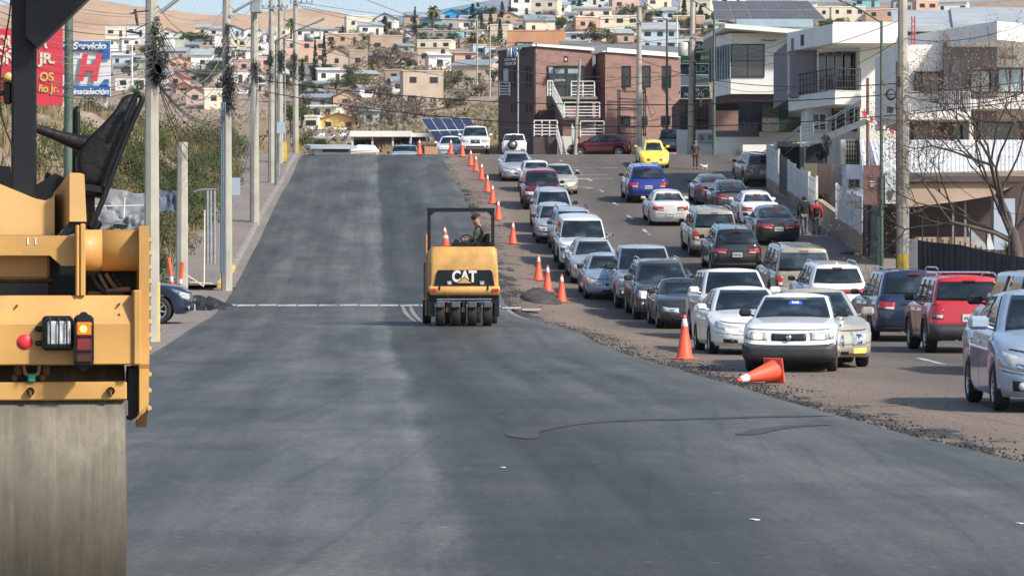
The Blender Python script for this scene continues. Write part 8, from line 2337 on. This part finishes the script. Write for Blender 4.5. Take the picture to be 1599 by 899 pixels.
TL = [('bare',585,112,60,44),('bare',612,108,60,40),('bare',600,84,50,30),('bare',560,205,50,60),('bare',590,200,60,60),('bare',615,212,60,50),('bare',640,200,50,40),('bare',575,235,40,30),('mesquite',560,130,50,28),('round',515,118,24,20),('mesquite',545,122,36,26),('mesquite',575,150,56,40),('bare',595,165,50,44),('round',605,160,22,22),
('mesquite',690,150,44,44),('mesquite',705,140,44,32),('round',730,140,26,22),('mesquite',668,160,40,36),('bare',650,180,60,36),('mesquite',750,150,30,20),('mesquite',700,170,50,20),('mesquite',640,162,30,24),('mesquite',720,165,40,20),
('round',857,56,34,30),('round',872,52,30,28),('bare',898,64,34,26),('mesquite',930,68,52,30),('mesquite',950,66,30,24),('round',985,30,40,22),('round',1105,44,30,24),('round',1055,52,30,24),('round',1080,50,30,26),
('round',300,76,40,28),('round',228,96,30,26),('round',215,112,46,26),('round',350,96,46,26),('mesquite',325,130,60,34),('round',340,118,40,26),('round',445,150,40,40),('round',470,160,34,36),('bare',455,120,30,30),('round',490,118,24,18),('round',705,70,26,20),('round',610,62,22,14),('round',500,240,40,26),('mesquite',480,238,40,40),('mesquite',760,110,30,36),('round',780,100,26,30),('round',770,132,30,26),('mesquite',470,200,34,60),('round',455,215,36,60),('mesquite',745,60,26,22),('round',800,60,30,20),('round',1170,30,40,22),('round',1300,52,30,22),('mesquite',1390,58,36,24),('round',660,64,20,14),('bare',860,30,30,18),('round',1440,60,34,18),('round',560,44,20,10)]
zone = lambda x: 'between the left poles' if x < 470 else 'above the road crest' if x < 640 else 'left of the brick building' if x < 790 else 'above the brick building' if x < 1060 else 'behind the white modern buildings'
for (kd, x, y, w_, h_) in TL:
    nm = {'bare':'leafless grey brown tree','mesquite':'thin olive green scrubby tree','round':'leafy green tree'}[kd]
    lb = nm+' on the hillside '+zone(x)
    plant(kd, x, y, w_, h_, label=lb, group=lb+' clump')
# scattered bushes on the slopes, each its own thing
for i in range(52):
    x = rt.uniform(545, 775); y = rt.uniform(140, 238) if x > 640 else rt.uniform(100, 236)
    plant('bush', x, y, rt.uniform(10,26), rt.uniform(6,14), label='low scrub bush on the dry slope above the road crest', group='scrub bushes on the dry slope', m=rt.choice(['leaf_olive','twig_grey','twig_grey','grass_dry']))
for i in range(60):
    x = rt.uniform(180, 1300); y = rt.uniform(52, 150) if x < 640 else rt.uniform(26, 80)
    plant('bush', x, y, rt.uniform(12,26), rt.uniform(7,14), label='small garden bush among the hillside houses', group='garden bushes among the houses', m=rt.choice(['leaf_green','leaf_dark','leaf_olive','twig_grey']))
for i in range(120):
    x = rt.uniform(190, 1400); y = rt.uniform(60, 160) if x < 640 else rt.uniform(28, 84)
    plant(rt.choice(['round','round','mesquite']), x, y, rt.uniform(16,32), rt.uniform(14,24), label='small leafy tree squeezed between the hillside houses', group='small trees between the houses', m=rt.choice(['leaf_green','leaf_dark','leaf_olive']))
# bank vegetation on the left
for i in range(172):
    D = rt.uniform(93, 178); dist = rt.choice([rt.uniform(.4,4.5), rt.uniform(.4,5.5), rt.uniform(8,16)]); X = lerp_tab(_XB, D)-dist
    s_ = rt.uniform(.4, 1.0)
    o = plant('bush', 0, 0, q=Vector((X, D, G(X,D)-.1)), label='weedy shrub growing on the earth bank behind the left pavement', group='shrubs on the earth bank', m=rt.choice(['leaf_olive','leaf_green','leaf_green','leaf_olive','leaf_dark']))
    o.scale = (s_*.7, s_*.7, s_*rt.uniform(.6,1.3))
mb = MB(); r = random.Random(9)
for i in range(15000):
    D = r.uniform(90, 182); X = lerp_tab(_XB, D)-abs(r.gauss(0, 7))-.1
    if vn(X*.5, D*.25) < .42: continue
    z = G(X, D); hgt = r.uniform(.25,.9); dx, dy = r.gauss(0,.15), r.gauss(0,.15); wv = r.uniform(.015,.04)
    mb.add([(X-wv,D,z-.05),(X+wv,D,z-.05),(X+dx,D+dy,z+hgt)], [(0,1,2)])
tag(_build(mb, 'dry_weeds', MATS['grass_dry'], None, fixn=False), 'tall dry weeds covering the earth bank on the left', 'weeds', kind='stuff')
mb = MB()
for i in range(12000):
    D = r.uniform(90, 182); X = lerp_tab(_XB, D)-abs(r.gauss(0, 7))-.1
    if vn(X*.4+9, D*.2) < .48: continue
    z = G(X, D); hgt = r.uniform(.2,.7); dx, dy = r.gauss(0,.15), r.gauss(0,.15); wv = r.uniform(.02,.05)
    mb.add([(X-wv,D,z-.05),(X+wv,D,z-.05),(X+dx,D+dy,z+hgt)], [(0,1,2)])
tag(_build(mb, 'green_weeds', MATS['leaf_olive'], None, fixn=False), 'green weeds growing on the earth bank on the left', 'weeds', kind='stuff')
# dry grass on the far slope
mb = MB()
for i in range(22000):
    q0 = (r.uniform(600,790), r.uniform(120,236)) if i % 3 else (r.uniform(180,600), r.uniform(50,236))
    D = r.uniform(255, 520); X = WX(q0[0], D); z = G(X, D); hgt = r.uniform(.3,1.0); wv = r.uniform(.05,.14)
    mb.add([(X-wv,D,z-.05),(X+wv,D,z-.05),(X+r.gauss(0,.3),D,z+hgt)], [(0,1,2)])
tag(_build(mb, 'slope_grass', MATS['grass_dry'], None, fixn=False), 'golden dry grass on the slope beyond the crest', 'grass', kind='stuff')

for (nm, mm, nn, lbl, th) in (('slope_scrub','twig_grey',15000,'grey brown dry brush covering the slope beyond the crest',.50),('green_scrub','leaf_olive',12000,'olive green scrub covering the slopes between the houses',.54)):
    mb = MB()
    for i in range(nn):
        px, py = (r.uniform(555,790), r.uniform(95,236)) if i % 2 else (r.uniform(180,1300), r.uniform(30,236))
        q = WX(px, 400)
        D = r.uniform(255, 850); X = WX(px, D)
        if vn(X*.09+th*9, D*.035) < th: continue
        z = G(X, D); s_ = r.uniform(.12,.4)*(1+D/900); c = Vector((X, D, z+r.random()**1.5*2.2)); a = Vector((r.gauss(0,1),r.gauss(0,1),r.gauss(0,1))).normalized(); b_ = a.orthogonal().normalized()
        mb.add([c-a*s_, c+b_*s_*.6, c+a*s_, c-b_*s_*.5], [(0,1,2,3)])
    tag(_build(mb, nm, MATS[mm], None, fixn=False), lbl, 'scrub', kind='stuff')

# ---------------- the bare tree at the right ----------------
bt_ = building('bare_tree', (WX(1588,97),97,G(WX(1588,97),97)), 'large leafless tree with clinging brown leaves at the right edge', 'tree')
rb_ = random.Random(21); tk = MB(); lv = MB(); brn = MB()
def grow(p_, d, L_, r_, lev, mbx):
    n_ = 3; pts = [p_]; rs_ = [r_]
    for k in range(n_):
        d = (d+Vector((rb_.gauss(0,.16), rb_.gauss(0,.16), rb_.gauss(.02,.12)))).normalized(); pts.append(pts[-1]+d*L_/n_); rs_.append(r_*(1-.42*(k+1)/n_))
    mbx.tube(pts, rs_, 7 if lev < 2 else 4, cap=False)
    if lev >= 3:
        for k in range(3):
            if rb_.random() < .62:
                c = pts[-1]+Vector((rb_.gauss(0,.08),rb_.gauss(0,.08),rb_.gauss(0,.08))); s_ = rb_.uniform(.03,.06)
                a = Vector((rb_.gauss(0,1),rb_.gauss(0,1),rb_.gauss(0,1))).normalized(); b_ = a.orthogonal().normalized(); lv.add([c-a*s_, c+b_*s_*.6, c+a*s_, c-b_*s_*.5], [(0,1,2,3)])
    if lev >= 6 or L_ < .13: return
    nb = 3 if lev < 5 else 2
    for k in range(nb):
        a = rb_.uniform(0, 6.3); sp = rb_.uniform(.35, .95); o1 = d.orthogonal().normalized(); o2 = d.cross(o1)
        nd = (d*math.cos(sp)+(o1*math.cos(a)+o2*math.sin(a))*math.sin(sp)+Vector((-.06,0,.05))).normalized()
        st = pts[rb_.choice([2,3,3])] if k else pts[-1]
        grow(st, nd, L_*rb_.uniform(.60,.80), r_*.54, lev+1, brn)
B0 = Vector((WX(1590,97), 97, G(WX(1590,97),97)-.2)); Bm = B0+Vector((-.1,0,1.9))
tk.tube([B0, B0+Vector((.05,0,1.0)), Bm, Bm+Vector((-.1,0,.6))], [.30,.24,.20,.16], 12)
tk.build('trunk', MATS['bark'], bt_)
for (dd, L_, rr_) in (((-.85,-.1,.5),2.4,.08),((-.5,-.2,.9),2.6,.085),((-.1,.1,1),2.9,.09),((.4,0,.9),2.4,.08),((-.95,.2,.28),2.3,.07),((-.7,.3,.8),2.5,.07),((-.3,-.3,1),2.9,.075),((-.15,.3,1),2.6,.07)):
    grow(Bm+Vector((-.05,0,rb_.uniform(0,.5))), Vector(dd).normalized(), L_, rr_, 1, brn)
brn.build('branches', mat('branch_bark', (.075,.062,.055), .9, noise=.35, nscale=2), bt_); _b = _build(lv, 'dry_leaves', MATS['leaf_brown'], bt_, fixn=False); _b.data.transform(Matrix.Translation(-Vector(bt_.location)))
# thin shrubs by the ramp and stairs
plant('mesquite', 1290, 268, 24, 66, D=140, label='thin young tree by the outside stairs of the balcony building', m='leaf_dark')
plant('bush', 1152, 262, 16, 36, D=172, label='small shrub against the long white boundary wall', m='leaf_green')
plant('bush', 1283, 318, 22, 20, D=130, label='dark green shrub in front of the salmon wall', m='leaf_dark')
plant('bush', 1322, 402, 34, 12, D=112, label='low weeds at the foot of the dark green sheet fence', m='leaf_dark')
ag = building('yucca_plant', (WX(1575,99),99,2), 'spiky green yucca behind the dark screened fence', 'plant'); mb = MB()
for k in range(60):
    a = r.uniform(0,6.3); el = r.uniform(.1,1.4); c = at(1576,398,99); e_ = c+Vector((math.cos(a)*math.cos(el), math.sin(a)*math.cos(el), math.sin(el)))*r.uniform(.5,.8); s_ = Vector((-math.sin(a), math.cos(a), 0))*.03
    mb.add([c-s_, c+s_, e_], [(0,1,2)])
mb.build('leaves', MATS['leaf_green'], ag)
# ---------------- far hills ----------------
m, n, b = nodes('far_tan'); tc = n.nodes.new('ShaderNodeTexCoord').outputs['Object']
a = noise(n, tc, .012, .004, .02, det=9, rough=.7); c = ramp(n, a, [(.3,(.30,.19,.12)),(.5,(.42,.28,.18)),(.7,(.48,.34,.22))])
a2 = noise(n, tc, .08, .03, .1, det=4); c = mixc(n, ramp(n, a2, [(.62,0.0),(.72,.55)]), c, (.13,.11,.07)); n.links.new(c, b.inputs['Base Color']); b.inputs['Roughness'].default_value = 1
mat('far_haze_blue', (.16,.20,.25), 1.0, noise=.15, nscale=.002)  # distance haze partly put into this blue base colour
def ridge(name, T, D, dd, m_, amp):
    mb = MB(); X0, X1 = WX(T[0][0],D), WX(T[-1][0],D); nx_, ny_ = 160, 16
    for j in range(ny_+1):
        for i in range(nx_+1):
            X = X0+(X1-X0)*i/nx_; x = CX+X*F/D; f_ = math.sin(PI*j/ny_/1.15); top = WZ(lerp_tab(T, x), D)
            mb.v.append((X, D-dd+1.6*dd*j/ny_, -30+(top+30)*f_+amp*(vn(X*.012, j*.6)-.5)*f_*(1-f_)*4))
    for j in range(ny_):
        for i in range(nx_): a = j*(nx_+1)+i; mb.f.append((a,a+1,a+nx_+2,a+nx_+1)); mb.m.append(0); mb.sm.append(True)
    tag(_build(mb, name, MATS[m_], None, fixn=False), kind='structure')
ridge('tan_hills', [(-700,60),(-200,44),(0,34),(60,24),(130,17),(190,16),(240,24),(300,31),(350,38),(372,40),(400,38),(700,60),(900,90)], 2300, 700, 'far_tan', 30)
ridge('tan_hills_behind', [(150,90),(300,60),(365,41),(400,31),(440,24),(480,22),(520,26),(560,33),(620,50),(900,90)], 2900, 600, 'far_tan', 30)
ridge('blue_mountains', [(380,70),(600,36),(690,22),(740,12),(790,3),(830,8),(880,12),(940,2),(990,-8),(1100,-6),(1200,0),(1400,4),(1800,6),(2400,30)], 9500, 1500, 'far_haze_blue', 120)
# ---------------- haze ----------------
mb = MB(); mb.box(-5200, 5200, -120, 12500, -60, 1150)
hz = _build(mb, 'haze', mat('haze_air', (1,1,1)), None); tag(hz, 'thin pale air between the camera and the far hills', 'haze', kind='stuff')
m = MATS['haze_air']; n = m.node_tree; n.nodes.clear()
ot = n.nodes.new('ShaderNodeOutputMaterial'); pv = n.nodes.new('ShaderNodeVolumePrincipled')
pv.inputs['Color'].default_value = (.86,.92,1,1); pv.inputs['Density'].default_value = 5.5e-5; pv.inputs['Anisotropy'].default_value = .2
n.links.new(pv.outputs[0], ot.inputs['Volume'])
bpy.context.view_layer.update()
